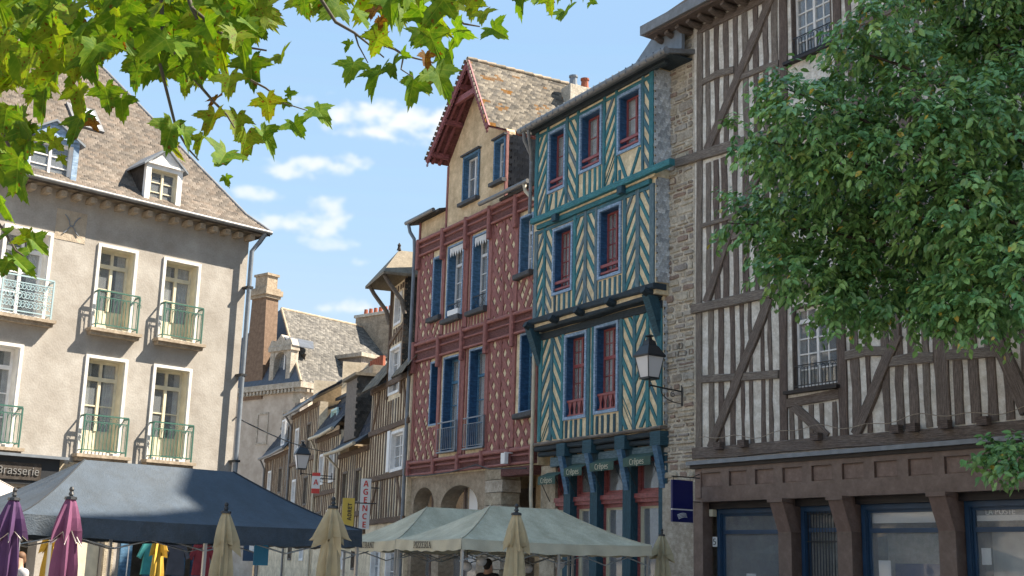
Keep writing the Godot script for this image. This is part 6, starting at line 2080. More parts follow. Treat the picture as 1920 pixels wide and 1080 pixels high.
	# each leaf: where it hangs, size, turn of its tip away from straight down, kind
	var leaves := [[Vector3(-1.306, 4.333, -6.317), 0.178, 39, 1],
		[Vector3(-1.337, 4.496, -6.166), 0.131, 75, 1],
		[Vector3(-1.375, 4.312, -5.852), 0.125, 32, 0],
		[Vector3(-1.518, 4.336, -6.552), 0.223, 6, 2],
		[Vector3(-1.735, 4.515, -6.442), 0.165, 0, 3],
		[Vector3(-1.758, 4.221, -6.211), 0.244, 7, 2],
		[Vector3(-1.508, 4.059, -6.035), 0.180, 8, 1],
		[Vector3(-1.006, 3.911, -6.043), 0.170, 42, 0],
		[Vector3(-1.148, 3.857, -6.132), 0.152, 32, 0],
		[Vector3(-1.421, 3.997, -6.696), 0.188, 32, 0],
		[Vector3(-1.497, 3.871, -6.470), 0.188, 11, 1],
		[Vector3(-1.486, 3.611, -5.921), 0.212, -27, 2],
		[Vector3(-1.598, 3.855, -6.075), 0.181, -5, 3],
		[Vector3(-1.571, 4.028, -6.539), 0.184, -4, 1],
		[Vector3(-1.327, 3.990, -6.197), 0.169, 14, 3],
		[Vector3(-1.555, 3.633, -6.351), 0.070, 22, 0],
		[Vector3(-1.314, 4.195, -6.637), 0.068, 66, 0],
		[Vector3(-1.354, 4.382, -6.946), 0.077, 103, 0],
		[Vector3(-2.845, 4.272, -6.952), 0.261, -17, 2],
		[Vector3(-2.320, 3.987, -6.147), 0.204, 7, 1],
		[Vector3(-2.380, 4.220, -6.730), 0.195, 8, 2],
		[Vector3(-2.357, 4.245, -6.932), 0.177, 11, 0],
		[Vector3(-2.573, 4.059, -6.782), 0.243, -3, 2],
		[Vector3(-2.184, 3.807, -6.030), 0.087, 0, 4],
		[Vector3(-1.776, 3.745, -5.964), 0.203, -11, 2],
		[Vector3(-2.021, 3.995, -6.954), 0.160, 2, 3],
		[Vector3(-2.459, 3.473, -5.811), 0.213, -17, 2],
		[Vector3(-2.504, 3.432, -6.003), 0.159, 24, 0],
		[Vector3(-2.742, 3.905, -6.235), 0.159, -3, 2],
		[Vector3(-1.672, 3.723, -5.917), 0.126, 27, 0],
		[Vector3(-1.717, 3.832, -6.309), 0.134, -4, 1],
		[Vector3(-2.409, 3.674, -5.871), 0.100, -57, 1],
		[Vector3(-2.394, 3.721, -6.002), 0.113, 32, 1],
		[Vector3(-2.340, 3.677, -5.980), 0.092, 52, 1],
		[Vector3(-2.702, 3.794, -6.389), 0.114, -34, 1],
		[Vector3(-3.036, 4.057, -6.997), 0.131, 3, 1],
		[Vector3(-2.744, 3.748, -6.435), 0.137, 4, 1],
		[Vector3(-2.425, 3.708, -6.291), 0.064, 27, 1],
		[Vector3(-2.742, 3.449, -6.373), 0.168, 10, 0],
		[Vector3(-2.598, 3.265, -6.293), 0.123, -37, 1],
		[Vector3(-2.503, 3.227, -6.305), 0.145, 55, 0],
		[Vector3(-2.817, 3.257, -6.867), 0.193, 45, 0],
		[Vector3(-2.719, 3.121, -6.398), 0.120, -17, 2],
		[Vector3(-2.597, 3.237, -6.105), 0.104, -4, 2],
		[Vector3(-1.149, 4.517, -6.050), 0.129, -4, 2],
		[Vector3(-1.135, 4.871, -6.844), 0.216, -40, 0],
		[Vector3(-0.821, 4.375, -5.862), 0.160, 6, 0],
		[Vector3(-0.962, 4.487, -6.478), 0.077, -12, 2],
		[Vector3(-0.913, 4.258, -6.284), 0.182, -8, 0],
		[Vector3(-0.823, 4.345, -6.585), 0.230, 4, 0],
		[Vector3(-0.731, 4.442, -6.694), 0.177, 29, 2],
		[Vector3(-0.743, 4.249, -5.911), 0.161, -14, 1],
		[Vector3(-0.801, 4.748, -6.849), 0.187, 6, 1],
		[Vector3(-0.725, 4.862, -6.909), 0.188, 17, 0],
		[Vector3(-0.552, 4.704, -6.588), 0.197, 4, 0],
		[Vector3(-0.458, 4.678, -6.571), 0.196, 15, 1],
		[Vector3(-0.473, 4.488, -6.434), 0.203, 22, 2],
		[Vector3(-0.613, 4.282, -6.623), 0.192, -3, 0],
		[Vector3(-0.547, 4.418, -6.907), 0.147, 17, 3],
		[Vector3(-0.386, 4.047, -5.889), 0.216, 22, 0],
		[Vector3(-0.408, 4.651, -6.954), 0.190, 32, 0],
		[Vector3(-0.470, 4.149, -5.853), 0.100, 6, 4],
		[Vector3(-0.288, 4.355, -5.953), 0.152, 47, 0],
		[Vector3(-0.274, 4.788, -6.601), 0.152, -7, 1],
		[Vector3(-0.595, 4.541, -6.001), 0.128, 2, 0],
		[Vector3(-0.737, 4.771, -6.483), 0.122, -16, 2],
		[Vector3(-0.623, 4.752, -6.913), 0.177, -24, 2],
		[Vector3(-0.573, 4.151, -5.804), 0.099, 66, 0],
		[Vector3(-0.099, 4.296, -5.816), 0.154, 51, 0],
		[Vector3(-0.193, 4.445, -5.939), 0.137, 14, 1],
		[Vector3(0.001, 4.897, -6.740), 0.167, -23, 0],
		[Vector3(0.251, 4.701, -6.461), 0.165, 16, 0],
		[Vector3(0.162, 4.572, -6.042), 0.139, 2, 1],
		[Vector3(0.400, 4.669, -6.197), 0.074, 66, 2],
		[Vector3(-0.361, 4.659, -6.728), 0.143, 9, 0],
		[Vector3(0.091, 4.777, -6.432), 0.126, -7, 0],
		[Vector3(-0.752, 4.397, -5.841), 0.100, 1, 4],
		[Vector3(-0.783, 4.590, -6.387), 0.082, 25, 4],
		[Vector3(-2.478, 4.556, -6.530), 0.139, -5, 4],
		[Vector3(-2.157, 4.368, -6.235), 0.090, 4, 4],
		[Vector3(-2.016, 4.475, -6.428), 0.110, 2, 4],
		[Vector3(-1.786, 4.263, -6.805), 0.133, 5, 4],
		[Vector3(-2.934, 4.491, -6.377), 0.203, 27, 1],
		[Vector3(-1.918, 5.090, -7.371), 0.203, 33, 2],
		[Vector3(-2.514, 4.505, -6.874), 0.257, -27, 0],
		[Vector3(-2.154, 4.590, -5.953), 0.204, -15, 0],
		[Vector3(-2.111, 4.443, -5.937), 0.202, 34, 2],
		[Vector3(-2.623, 4.478, -5.751), 0.216, 4, 1],
		[Vector3(-1.472, 4.291, -5.603), 0.209, 31, 2],
		[Vector3(-1.524, 4.457, -6.211), 0.244, 28, 1],
		[Vector3(-1.878, 4.665, -6.794), 0.222, -20, 2],
		[Vector3(-2.351, 4.384, -5.955), 0.208, 20, 1],
		[Vector3(-2.215, 4.207, -5.754), 0.180, 11, 0],
		[Vector3(-1.689, 4.881, -6.808), 0.216, -25, 0],
		[Vector3(-1.713, 4.604, -5.917), 0.186, 26, 0],
		[Vector3(-2.097, 4.298, -5.944), 0.236, 20, 0],
		[Vector3(-1.891, 5.273, -7.456), 0.280, 11, 2],
		[Vector3(-2.288, 4.576, -7.091), 0.258, -14, 0],
		[Vector3(-2.148, 4.506, -6.226), 0.235, 0, 2],
		[Vector3(-2.266, 4.931, -6.830), 0.267, -5, 1],
		[Vector3(-1.737, 4.953, -7.440), 0.213, -32, 2],
		[Vector3(-2.999, 5.309, -7.385), 0.222, -17, 1],
		[Vector3(-2.861, 4.709, -6.396), 0.196, 37, 0],
		[Vector3(-1.885, 4.205, -5.915), 0.201, -44, 0],
		[Vector3(-2.946, 4.548, -6.178), 0.174, -28, 2],
		[Vector3(-2.094, 4.681, -7.039), 0.251, 37, 2],
		[Vector3(-1.807, 4.251, -6.030), 0.206, -3, 0],
		[Vector3(-2.244, 4.628, -6.383), 0.183, 34, 1],
		[Vector3(-1.596, 4.571, -6.157), 0.196, -3, 0],
		[Vector3(-2.900, 4.704, -7.247), 0.200, -35, 1],
		[Vector3(-2.202, 4.618, -6.505), 0.238, -21, 2],
		[Vector3(-1.848, 4.826, -7.268), 0.263, -11, 0],
		[Vector3(-3.293, 4.830, -7.264), 0.285, -16, 2],
		[Vector3(-1.989, 4.569, -6.924), 0.204, 3, 2],
		[Vector3(-1.831, 4.924, -7.386), 0.230, 32, 0],
		[Vector3(-2.305, 4.884, -7.457), 0.260, -2, 1],
		[Vector3(-2.829, 4.337, -6.002), 0.228, 10, 0],
		[Vector3(-1.995, 4.643, -7.250), 0.263, -25, 2],
		[Vector3(-3.529, 5.265, -7.547), 0.229, 28, 2],
		[Vector3(-2.194, 5.160, -7.232), 0.216, 15, 1],
		[Vector3(-2.703, 4.788, -7.108), 0.191, -1, 0],
		[Vector3(-2.514, 4.346, -6.244), 0.234, 11, 1],
		[Vector3(-2.689, 5.099, -7.500), 0.301, -6, 1],
		[Vector3(-2.112, 4.063, -5.660), 0.166, -21, 0],
		[Vector3(-3.012, 4.701, -7.470), 0.211, 25, 0],
		[Vector3(-2.354, 4.847, -7.381), 0.292, -19, 0],
		[Vector3(-2.633, 4.354, -5.787), 0.190, 39, 0],
		[Vector3(-3.144, 4.550, -6.921), 0.214, 36, 1],
		[Vector3(-3.262, 4.593, -7.112), 0.206, 22, 0],
		[Vector3(-2.333, 5.281, -7.566), 0.263, 12, 2],
		[Vector3(-2.869, 4.660, -7.503), 0.216, -19, 0],
		[Vector3(-1.601, 5.151, -6.941), 0.272, 16, 2],
		[Vector3(-1.732, 4.488, -6.681), 0.213, 5, 1],
		[Vector3(-1.804, 4.302, -6.316), 0.234, -40, 0],
		[Vector3(-2.429, 4.270, -6.327), 0.251, 17, 1],
		[Vector3(-1.346, 4.414, -5.642), 0.177, 32, 0],
		[Vector3(-3.024, 4.889, -7.501), 0.232, 8, 0],
		[Vector3(-1.744, 4.753, -6.312), 0.255, 8, 1],
		[Vector3(-2.729, 4.665, -6.023), 0.226, 15, 1],
		[Vector3(-2.204, 4.988, -6.654), 0.183, -32, 2],
		[Vector3(-2.045, 4.475, -6.366), 0.222, 13, 0],
		[Vector3(-2.128, 4.505, -6.470), 0.183, 5, 0],
		[Vector3(-2.217, 5.037, -6.919), 0.216, 15, 1],
		[Vector3(-2.480, 4.448, -6.332), 0.253, -31, 0],
		[Vector3(-2.587, 4.371, -5.992), 0.168, 25, 1],
		[Vector3(-2.518, 5.266, -7.348), 0.281, -3, 1],
		[Vector3(-2.390, 4.961, -7.365), 0.222, -38, 1],
		[Vector3(-2.306, 4.801, -7.376), 0.250, 16, 0],
		[Vector3(-2.398, 4.847, -6.321), 0.214, 23, 2],
		[Vector3(-2.211, 4.736, -7.291), 0.274, -30, 0],
		[Vector3(-1.527, 4.391, -5.621), 0.221, 25, 0],
		[Vector3(-2.552, 4.474, -6.277), 0.203, -37, 2],
		[Vector3(-2.772, 4.438, -6.472), 0.177, -40, 0],
		[Vector3(-2.654, 4.130, -5.866), 0.182, -11, 1],
		[Vector3(-2.356, 4.797, -7.135), 0.249, -38, 0],
		[Vector3(-2.366, 4.645, -6.325), 0.199, 20, 1],
		[Vector3(-1.510, 4.742, -6.688), 0.269, 41, 1],
		[Vector3(-2.291, 4.956, -6.797), 0.271, 17, 2],
		[Vector3(-1.490, 4.722, -6.232), 0.179, 31, 2],
		[Vector3(-2.078, 4.404, -5.794), 0.183, 8, 1],
		[Vector3(-1.402, 4.154, -5.666), 0.165, -12, 1],
		[Vector3(-1.937, 5.437, -7.435), 0.265, 2, 0],
		[Vector3(-1.951, 4.534, -6.181), 0.218, 29, 1],
		[Vector3(-1.811, 4.876, -6.468), 0.176, -35, 0],
		[Vector3(-1.950, 4.021, -5.865), 0.183, -14, 2],
		[Vector3(-2.968, 4.644, -6.466), 0.190, -8, 1],
		[Vector3(-2.227, 4.522, -5.784), 0.184, -29, 0],
		[Vector3(-2.809, 4.500, -6.235), 0.195, 34, 1],
		[Vector3(-1.851, 5.092, -7.362), 0.289, -24, 1],
		[Vector3(-1.783, 4.579, -6.752), 0.220, 19, 0],
		[Vector3(-1.668, 4.939, -6.859), 0.214, -34, 2],
		[Vector3(-3.161, 5.261, -7.447), 0.247, 29, 1],
		[Vector3(-2.396, 4.702, -6.998), 0.234, 39, 2],
		[Vector3(-2.113, 4.176, -5.906), 0.179, -28, 1],
		[Vector3(-1.703, 5.071, -7.458), 0.260, -25, 1],
		[Vector3(-2.777, 4.847, -7.085), 0.263, 25, 0],
		[Vector3(-3.026, 4.849, -7.292), 0.212, 11, 0],
		[Vector3(-2.164, 4.844, -7.143), 0.202, -45, 0],
		[Vector3(-1.849, 4.566, -6.936), 0.239, -25, 0],
		[Vector3(-2.582, 4.087, -5.726), 0.171, 0, 1],
		[Vector3(-3.331, 5.432, -7.510), 0.219, 23, 0],
		[Vector3(-2.974, 5.194, -7.431), 0.239, -32, 2],
		[Vector3(-2.424, 5.391, -7.557), 0.226, -25, 2],
		[Vector3(-3.056, 4.417, -6.579), 0.180, 15, 0],
		[Vector3(-2.711, 4.086, -5.894), 0.209, 36, 2],
		[Vector3(-2.116, 4.142, -5.815), 0.196, -15, 2],
		[Vector3(-2.846, 4.602, -6.483), 0.250, 9, 2],
		[Vector3(-2.342, 4.309, -6.397), 0.192, 6, 1],
		[Vector3(-1.686, 4.825, -6.627), 0.262, 19, 0],
		[Vector3(-1.670, 5.051, -6.902), 0.258, 14, 0],
		[Vector3(-2.428, 3.976, -5.662), 0.193, -34, 1],
		[Vector3(-2.180, 4.785, -7.138), 0.189, -23, 0],
		[Vector3(-1.568, 4.245, -5.804), 0.175, 30, 0],
		[Vector3(-1.913, 4.708, -7.096), 0.248, 23, 2],
		[Vector3(-2.024, 4.371, -5.664), 0.225, -31, 2],
		[Vector3(-2.117, 4.967, -7.229), 0.245, -28, 0],
		[Vector3(-2.621, 4.692, -7.120), 0.225, 32, 2],
		[Vector3(-2.593, 5.037, -7.097), 0.203, 23, 1],
		[Vector3(-1.490, 4.450, -6.137), 0.204, 41, 0],
		[Vector3(-3.193, 4.925, -6.952), 0.185, -9, 0],
		[Vector3(-3.124, 4.784, -6.538), 0.195, 5, 0],
		[Vector3(-2.878, 5.017, -7.073), 0.230, 16, 0],
		[Vector3(-1.838, 4.615, -6.587), 0.243, 23, 1],
		[Vector3(-1.779, 4.385, -6.404), 0.181, -31, 2],
		[Vector3(-2.452, 4.332, -5.858), 0.188, -38, 2],
		[Vector3(-1.960, 4.410, -6.727), 0.220, -6, 2],
		[Vector3(-2.508, 4.350, -5.726), 0.225, 15, 0],
		[Vector3(-1.626, 4.682, -6.002), 0.216, -13, 2],
		[Vector3(-2.169, 4.427, -5.818), 0.167, 33, 0],
		[Vector3(-2.830, 4.787, -6.869), 0.273, 18, 0],
		[Vector3(-2.125, 4.828, -7.348), 0.290, -30, 0],
		[Vector3(-2.554, 4.520, -6.130), 0.211, -32, 2],
		[Vector3(-1.971, 4.554, -5.848), 0.225, -19, 2],
		[Vector3(-1.941, 4.799, -6.947), 0.227, 30, 0],
		[Vector3(-2.808, 4.338, -6.482), 0.251, 14, 0],
		[Vector3(-2.174, 4.574, -7.014), 0.254, -15, 2],
		[Vector3(-1.739, 4.658, -6.252), 0.206, 3, 0],
		[Vector3(-2.417, 4.286, -6.336), 0.198, -29, 1],
		[Vector3(-2.715, 4.357, -6.609), 0.254, -15, 1],
		[Vector3(-2.199, 4.089, -5.878), 0.229, 28, 2],
		[Vector3(-2.196, 4.509, -5.916), 0.196, 7, 1],
		[Vector3(-1.889, 4.480, -5.757), 0.184, -10, 0],
		[Vector3(-2.410, 4.886, -6.617), 0.207, -17, 1],
		[Vector3(-1.410, 4.217, -5.851), 0.196, 18, 0],
		[Vector3(-2.430, 4.364, -6.528), 0.185, 8, 1],
		[Vector3(-2.235, 4.842, -7.591), 0.218, -27, 2],
		[Vector3(-2.309, 5.202, -7.193), 0.193, -25, 1],
		[Vector3(-2.943, 5.013, -7.446), 0.221, -9, 1],
		[Vector3(-1.522, 4.578, -5.795), 0.195, -19, 1],
		[Vector3(-1.947, 4.856, -7.245), 0.254, -4, 2],
		[Vector3(-2.768, 4.646, -6.127), 0.247, -28, 1],
		[Vector3(-2.746, 4.074, -5.898), 0.182, -11, 1],
		[Vector3(-2.999, 3.813, -6.912), 0.241, 37, 2],
		[Vector3(-3.078, 4.176, -7.030), 0.211, -36, 1],
		[Vector3(-3.151, 4.487, -7.216), 0.245, 37, 1],
		[Vector3(-3.224, 4.268, -7.328), 0.243, 29, 2],
		[Vector3(-3.704, 4.532, -8.492), 0.294, -6, 1],
		[Vector3(-3.183, 4.484, -7.166), 0.204, -8, 1],
		[Vector3(-3.165, 4.178, -7.547), 0.227, -26, 2],
		[Vector3(-2.681, 3.819, -6.377), 0.232, 13, 2],
		[Vector3(-3.852, 4.600, -8.478), 0.251, -17, 1],
		[Vector3(-3.158, 4.349, -6.887), 0.194, 20, 0],
		[Vector3(-3.106, 4.002, -7.177), 0.277, 44, 0],
		[Vector3(-2.687, 3.896, -6.362), 0.250, 37, 0],
		[Vector3(-3.406, 4.263, -7.919), 0.263, 39, 1],
		[Vector3(-3.265, 4.042, -7.323), 0.216, 3, 2],
		[Vector3(-0.232, 4.643, -6.047), 0.229, -26, 1],
		[Vector3(-0.653, 5.060, -6.937), 0.235, 14, 1],
		[Vector3(-0.866, 5.574, -7.650), 0.269, -13, 2],
		[Vector3(-1.412, 5.396, -7.594), 0.218, -29, 1],
		[Vector3(-1.217, 4.699, -6.419), 0.183, 33, 1],
		[Vector3(-0.671, 4.884, -6.436), 0.242, -7, 2],
		[Vector3(-1.146, 5.484, -7.753), 0.310, -20, 2],
		[Vector3(-1.150, 5.347, -7.457), 0.273, -18, 1],
		[Vector3(-0.794, 5.294, -7.655), 0.257, 17, 0],
		[Vector3(-0.917, 5.319, -7.465), 0.277, 20, 1],
		[Vector3(-0.324, 5.226, -7.192), 0.224, 0, 2],
		[Vector3(-0.708, 5.275, -7.660), 0.205, 38, 0],
		[Vector3(-1.004, 5.183, -6.961), 0.243, -16, 1],
		[Vector3(-0.436, 4.886, -6.489), 0.185, -27, 1],
		[Vector3(-1.269, 5.197, -7.300), 0.269, -31, 2],
		[Vector3(-0.731, 4.703, -6.418), 0.208, 9, 0],
		[Vector3(-1.328, 5.190, -7.423), 0.235, 40, 2],
		[Vector3(-1.215, 4.765, -6.357), 0.194, 0, 1],
		[Vector3(-0.673, 5.495, -7.887), 0.260, -42, 0],
		[Vector3(-0.459, 4.553, -6.131), 0.211, -27, 2],
		[Vector3(-1.246, 5.529, -7.909), 0.273, 28, 0],
		[Vector3(-0.861, 5.589, -7.754), 0.253, 14, 1],
		[Vector3(-1.131, 4.823, -6.266), 0.224, 9, 1],
		[Vector3(-1.186, 4.940, -6.550), 0.242, -25, 2],
		[Vector3(-1.024, 5.239, -7.543), 0.305, -35, 1],
		[Vector3(-0.699, 5.395, -7.795), 0.225, 10, 0],
		[Vector3(0.367, 4.892, -6.417), 0.240, -3, 2],
		[Vector3(0.283, 4.987, -6.587), 0.231, 8, 2],
		[Vector3(0.198, 4.780, -6.234), 0.223, -30, 1],
		[Vector3(0.220, 5.043, -6.792), 0.184, 0, 0],
		[Vector3(0.050, 5.175, -6.925), 0.258, -17, 2],
		[Vector3(0.062, 5.387, -7.304), 0.208, 36, 0]]
	var far := []
	var tint := []
	for p in [Vector3(-3.515, 4.900, -7.779), Vector3(-2.728, 6.075, -9.136), Vector3(-2.690, 5.550, -8.511), Vector3(-3.701, 5.702, -7.933), Vector3(-4.218, 5.828, -9.227), Vector3(-3.295, 5.500, -8.004), Vector3(-4.131, 5.509, -8.668), Vector3(-3.699, 5.490, -8.554), Vector3(-2.442, 5.584, -8.032), Vector3(-2.258, 5.626, -9.039), Vector3(-3.305, 5.373, -8.321), Vector3(-3.207, 5.789, -8.932), Vector3(-2.734, 5.270, -7.642), Vector3(-2.461, 5.886, -9.211), Vector3(-2.479, 6.117, -9.079), Vector3(-4.351, 5.627, -9.082), Vector3(-2.450, 5.656, -8.269), Vector3(-3.816, 5.228, -8.724), Vector3(-2.338, 5.539, -8.422), Vector3(-2.666, 5.766, -9.291), Vector3(-3.694, 5.996, -9.096), Vector3(-2.726, 5.496, -8.958), Vector3(-3.510, 6.205, -9.069), Vector3(-2.074, 5.406, -8.205), Vector3(-2.093, 5.614, -7.967), Vector3(-3.022, 5.823, -9.044), Vector3(-3.923, 4.943, -8.133), Vector3(-3.003, 5.921, -8.313), Vector3(-4.115, 6.265, -9.244), Vector3(-2.051, 5.616, -8.581), Vector3(-2.119, 5.590, -8.456), Vector3(-3.059, 5.612, -8.122), Vector3(-3.369, 5.958, -8.480), Vector3(-2.152, 4.927, -7.839), Vector3(-1.834, 5.488, -7.938), Vector3(-2.330, 5.941, -8.849), Vector3(-1.960, 5.656, -8.161), Vector3(-2.916, 5.995, -8.562), Vector3(-3.017, 5.855, -9.007), Vector3(-2.822, 5.771, -9.150), Vector3(-3.726, 5.661, -8.139), Vector3(-4.048, 5.429, -9.216), Vector3(-2.278, 6.021, -9.217), Vector3(-1.969, 5.003, -7.624), Vector3(-3.490, 5.825, -8.607), Vector3(-3.275, 4.820, -7.889), Vector3(-2.413, 5.830, -8.669), Vector3(-2.851, 6.105, -8.699), Vector3(-2.439, 5.443, -7.778), Vector3(-2.610, 5.516, -7.936), Vector3(-3.613, 5.453, -8.491), Vector3(-3.142, 5.675, -8.017), Vector3(-2.582, 5.392, -7.948), Vector3(-2.206, 5.411, -8.256), Vector3(-3.655, 5.360, -8.103), Vector3(-4.238, 6.064, -8.879), Vector3(-3.039, 5.745, -8.527), Vector3(-3.948, 5.633, -8.678), Vector3(-2.904, 6.041, -8.559), Vector3(-2.754, 5.255, -8.195), Vector3(-2.725, 5.468, -9.417), Vector3(-3.888, 5.176, -8.608), Vector3(-2.563, 5.632, -7.727), Vector3(-2.602, 6.160, -9.469), Vector3(-2.842, 5.514, -8.624), Vector3(-3.353, 5.545, -8.345), Vector3(-3.782, 5.580, -7.945), Vector3(-2.542, 5.996, -8.732), Vector3(-2.133, 6.142, -9.499), Vector3(-3.352, 5.373, -7.871), Vector3(-4.098, 5.879, -9.071), Vector3(-2.436, 5.450, -7.724), Vector3(-4.100, 5.752, -8.644), Vector3(-4.418, 6.086, -8.866), Vector3(-3.973, 6.306, -9.140), Vector3(-3.608, 4.936, -7.700), Vector3(-2.108, 5.478, -8.242), Vector3(-3.609, 5.167, -8.392), Vector3(-2.710, 5.459, -7.941), Vector3(-3.702, 6.020, -9.008), Vector3(-2.150, 5.153, -8.160), Vector3(-2.808, 5.106, -7.699), Vector3(-2.240, 5.394, -8.013), Vector3(-3.022, 5.727, -8.269), Vector3(-3.250, 5.480, -8.244), Vector3(-3.804, 5.243, -8.608), Vector3(-3.016, 5.096, -7.789), Vector3(-3.520, 5.681, -8.517), Vector3(-2.141, 5.567, -8.376), Vector3(-2.660, 5.160, -8.207), Vector3(-2.346, 5.282, -7.635), Vector3(-3.997, 5.884, -8.345), Vector3(-3.876, 5.688, -8.998), Vector3(-2.992, 5.178, -8.176), Vector3(-3.777, 5.272, -8.655), Vector3(-4.035, 6.034, -9.280), Vector3(-3.681, 4.887, -7.817), Vector3(-1.965, 5.235, -7.836), Vector3(-3.659, 5.750, -8.745), Vector3(-2.182, 5.027, -8.018), Vector3(-2.628, 5.054, -7.962), Vector3(-2.377, 5.934, -8.725), Vector3(-3.274, 5.838, -9.220), Vector3(-4.320, 6.208, -9.433), Vector3(-3.762, 5.803, -8.707), Vector3(-2.157, 5.207, -7.742), Vector3(-3.406, 5.610, -9.275), Vector3(-4.383, 6.012, -9.331), Vector3(-2.292, 5.187, -7.916), Vector3(-3.059, 5.651, -8.553), Vector3(-3.306, 6.278, -9.143), Vector3(-3.293, 5.984, -8.772), Vector3(-3.557, 6.007, -8.706), Vector3(-4.179, 5.180, -8.683), Vector3(-3.605, 5.187, -8.704), Vector3(-3.740, 4.951, -7.701), Vector3(-3.679, 5.621, -8.854), Vector3(-3.453, 5.158, -7.794), Vector3(-2.651, 5.792, -8.841), Vector3(-3.997, 5.489, -8.429), Vector3(-4.528, 5.776, -9.461), Vector3(-2.199, 4.819, -7.784), Vector3(-2.671, 5.456, -8.458), Vector3(-2.118, 5.308, -7.766), Vector3(-2.613, 5.129, -8.303), Vector3(-3.059, 6.383, -9.456), Vector3(-2.006, 6.230, -8.821), Vector3(-1.836, 5.219, -7.753), Vector3(-2.409, 5.446, -8.249), Vector3(-4.400, 6.108, -9.153), Vector3(-3.201, 5.658, -8.821), Vector3(-3.454, 5.486, -8.975), Vector3(-3.713, 5.003, -7.651), Vector3(-2.497, 6.186, -9.372), Vector3(-4.004, 5.564, -9.053), Vector3(-4.185, 5.810, -8.621), Vector3(-1.875, 5.902, -8.477), Vector3(-2.288, 6.242, -9.186), Vector3(-2.353, 5.167, -8.251), Vector3(-2.687, 5.721, -8.135), Vector3(-2.361, 6.019, -8.631), Vector3(-4.103, 5.351, -8.819), Vector3(-4.012, 5.285, -8.838), Vector3(-2.934, 6.318, -9.170), Vector3(-2.335, 5.317, -7.745), Vector3(-2.573, 6.138, -9.099), Vector3(-2.817, 5.656, -8.453), Vector3(-3.852, 5.878, -9.280), Vector3(-3.021, 5.857, -8.914), Vector3(-1.969, 5.975, -8.664), Vector3(-1.993, 5.316, -8.049), Vector3(-3.812, 5.404, -8.688), Vector3(-3.902, 5.748, -8.183), Vector3(-2.788, 5.450, -8.158), Vector3(-3.857, 5.704, -9.094), Vector3(-3.482, 5.774, -8.927), Vector3(-2.957, 4.887, -7.604), Vector3(-3.277, 5.148, -7.817), Vector3(-4.158, 5.471, -8.666), Vector3(-2.544, 5.095, -8.212), Vector3(-1.792, 5.394, -7.722), Vector3(-2.169, 5.479, -7.710), Vector3(-2.589, 5.532, -8.875), Vector3(-3.708, 5.121, -8.064), Vector3(-2.925, 5.271, -8.267), Vector3(-3.451, 5.354, -8.843), Vector3(-2.431, 6.313, -9.076), Vector3(-3.918, 5.857, -8.834), Vector3(-2.348, 5.457, -8.562), Vector3(-2.752, 5.225, -8.004), Vector3(-3.055, 5.280, -7.803), Vector3(-2.832, 4.968, -7.615), Vector3(-2.301, 6.365, -9.327), Vector3(-3.426, 5.272, -7.879), Vector3(-2.889, 5.869, -8.345), Vector3(-3.731, 5.243, -8.264), Vector3(-4.019, 5.509, -8.997), Vector3(-3.195, 4.882, -7.714), Vector3(-3.673, 5.621, -9.131), Vector3(-2.693, 5.482, -9.376), Vector3(-3.659, 5.854, -9.066), Vector3(-3.300, 6.384, -9.328), Vector3(-3.214, 5.746, -8.234), Vector3(-3.769, 4.852, -7.866), Vector3(-3.978, 4.939, -8.185), Vector3(-2.659, 5.564, -8.245), Vector3(-3.592, 5.452, -9.064), Vector3(-2.143, 5.608, -8.414), Vector3(-2.031, 5.514, -8.290), Vector3(-2.751, 5.399, -8.588), Vector3(-1.345, 5.159, -7.363), Vector3(-0.730, 5.244, -7.101), Vector3(-1.127, 5.203, -7.091), Vector3(-1.412, 5.522, -7.807), Vector3(-1.400, 5.405, -7.450), Vector3(-0.508, 5.878, -8.754), Vector3(-0.392, 5.385, -7.447), Vector3(-0.845, 6.167, -8.845), Vector3(-1.324, 5.715, -8.231), Vector3(-1.429, 5.527, -7.957), Vector3(-0.722, 5.912, -8.561), Vector3(-1.497, 5.899, -8.360), Vector3(-1.529, 5.866, -8.422), Vector3(-1.462, 5.857, -8.400), Vector3(-1.314, 5.706, -8.032), Vector3(-0.517, 5.997, -8.703), Vector3(-1.057, 6.173, -8.789), Vector3(-1.032, 5.825, -8.133), Vector3(-0.966, 5.596, -7.606), Vector3(-1.343, 5.479, -7.642), Vector3(-0.343, 5.596, -7.595), Vector3(-1.480, 5.512, -7.705), Vector3(-1.108, 5.544, -7.627), Vector3(-0.497, 5.546, -8.054), Vector3(-0.930, 6.185, -8.903), Vector3(-1.550, 5.645, -8.053), Vector3(-0.931, 5.591, -8.189), Vector3(-1.461, 5.849, -8.187), Vector3(-1.658, 5.938, -8.558), Vector3(-0.957, 5.446, -7.936)]:
		var s := rng.randf_range(0.16, 0.24)
		far.append(Transform3D(Basis.from_euler(Vector3(rng.randf_range(-0.6, 0.6), rng.randf_range(-0.8, 0.8), rng.randf_range(-0.8, 0.8))).scaled(Vector3(s, s, s)), p - base))
		tint.append(Color.WHITE)
	scatter(b, "foliage", meshes[1], mats[1], far, tint)
	for q in leaves:
		var o := MeshInstance3D.new()
		o.mesh = meshes[rng.randi() % 9]
		o.material_override = mats[q[3]]
		o.name = "leaf"
		var s: float = q[1]
		var yaw := rng.randf_range(-0.95, 0.95)
		var pitch := rng.randf_range(-0.7, 0.7)
		o.basis = Basis.from_euler(Vector3(pitch, yaw, deg_to_rad(q[2]))).scaled(Vector3(s, s, s))
		o.position = q[0] - base - o.basis.y * -0.4
		b.add_child(o, true)


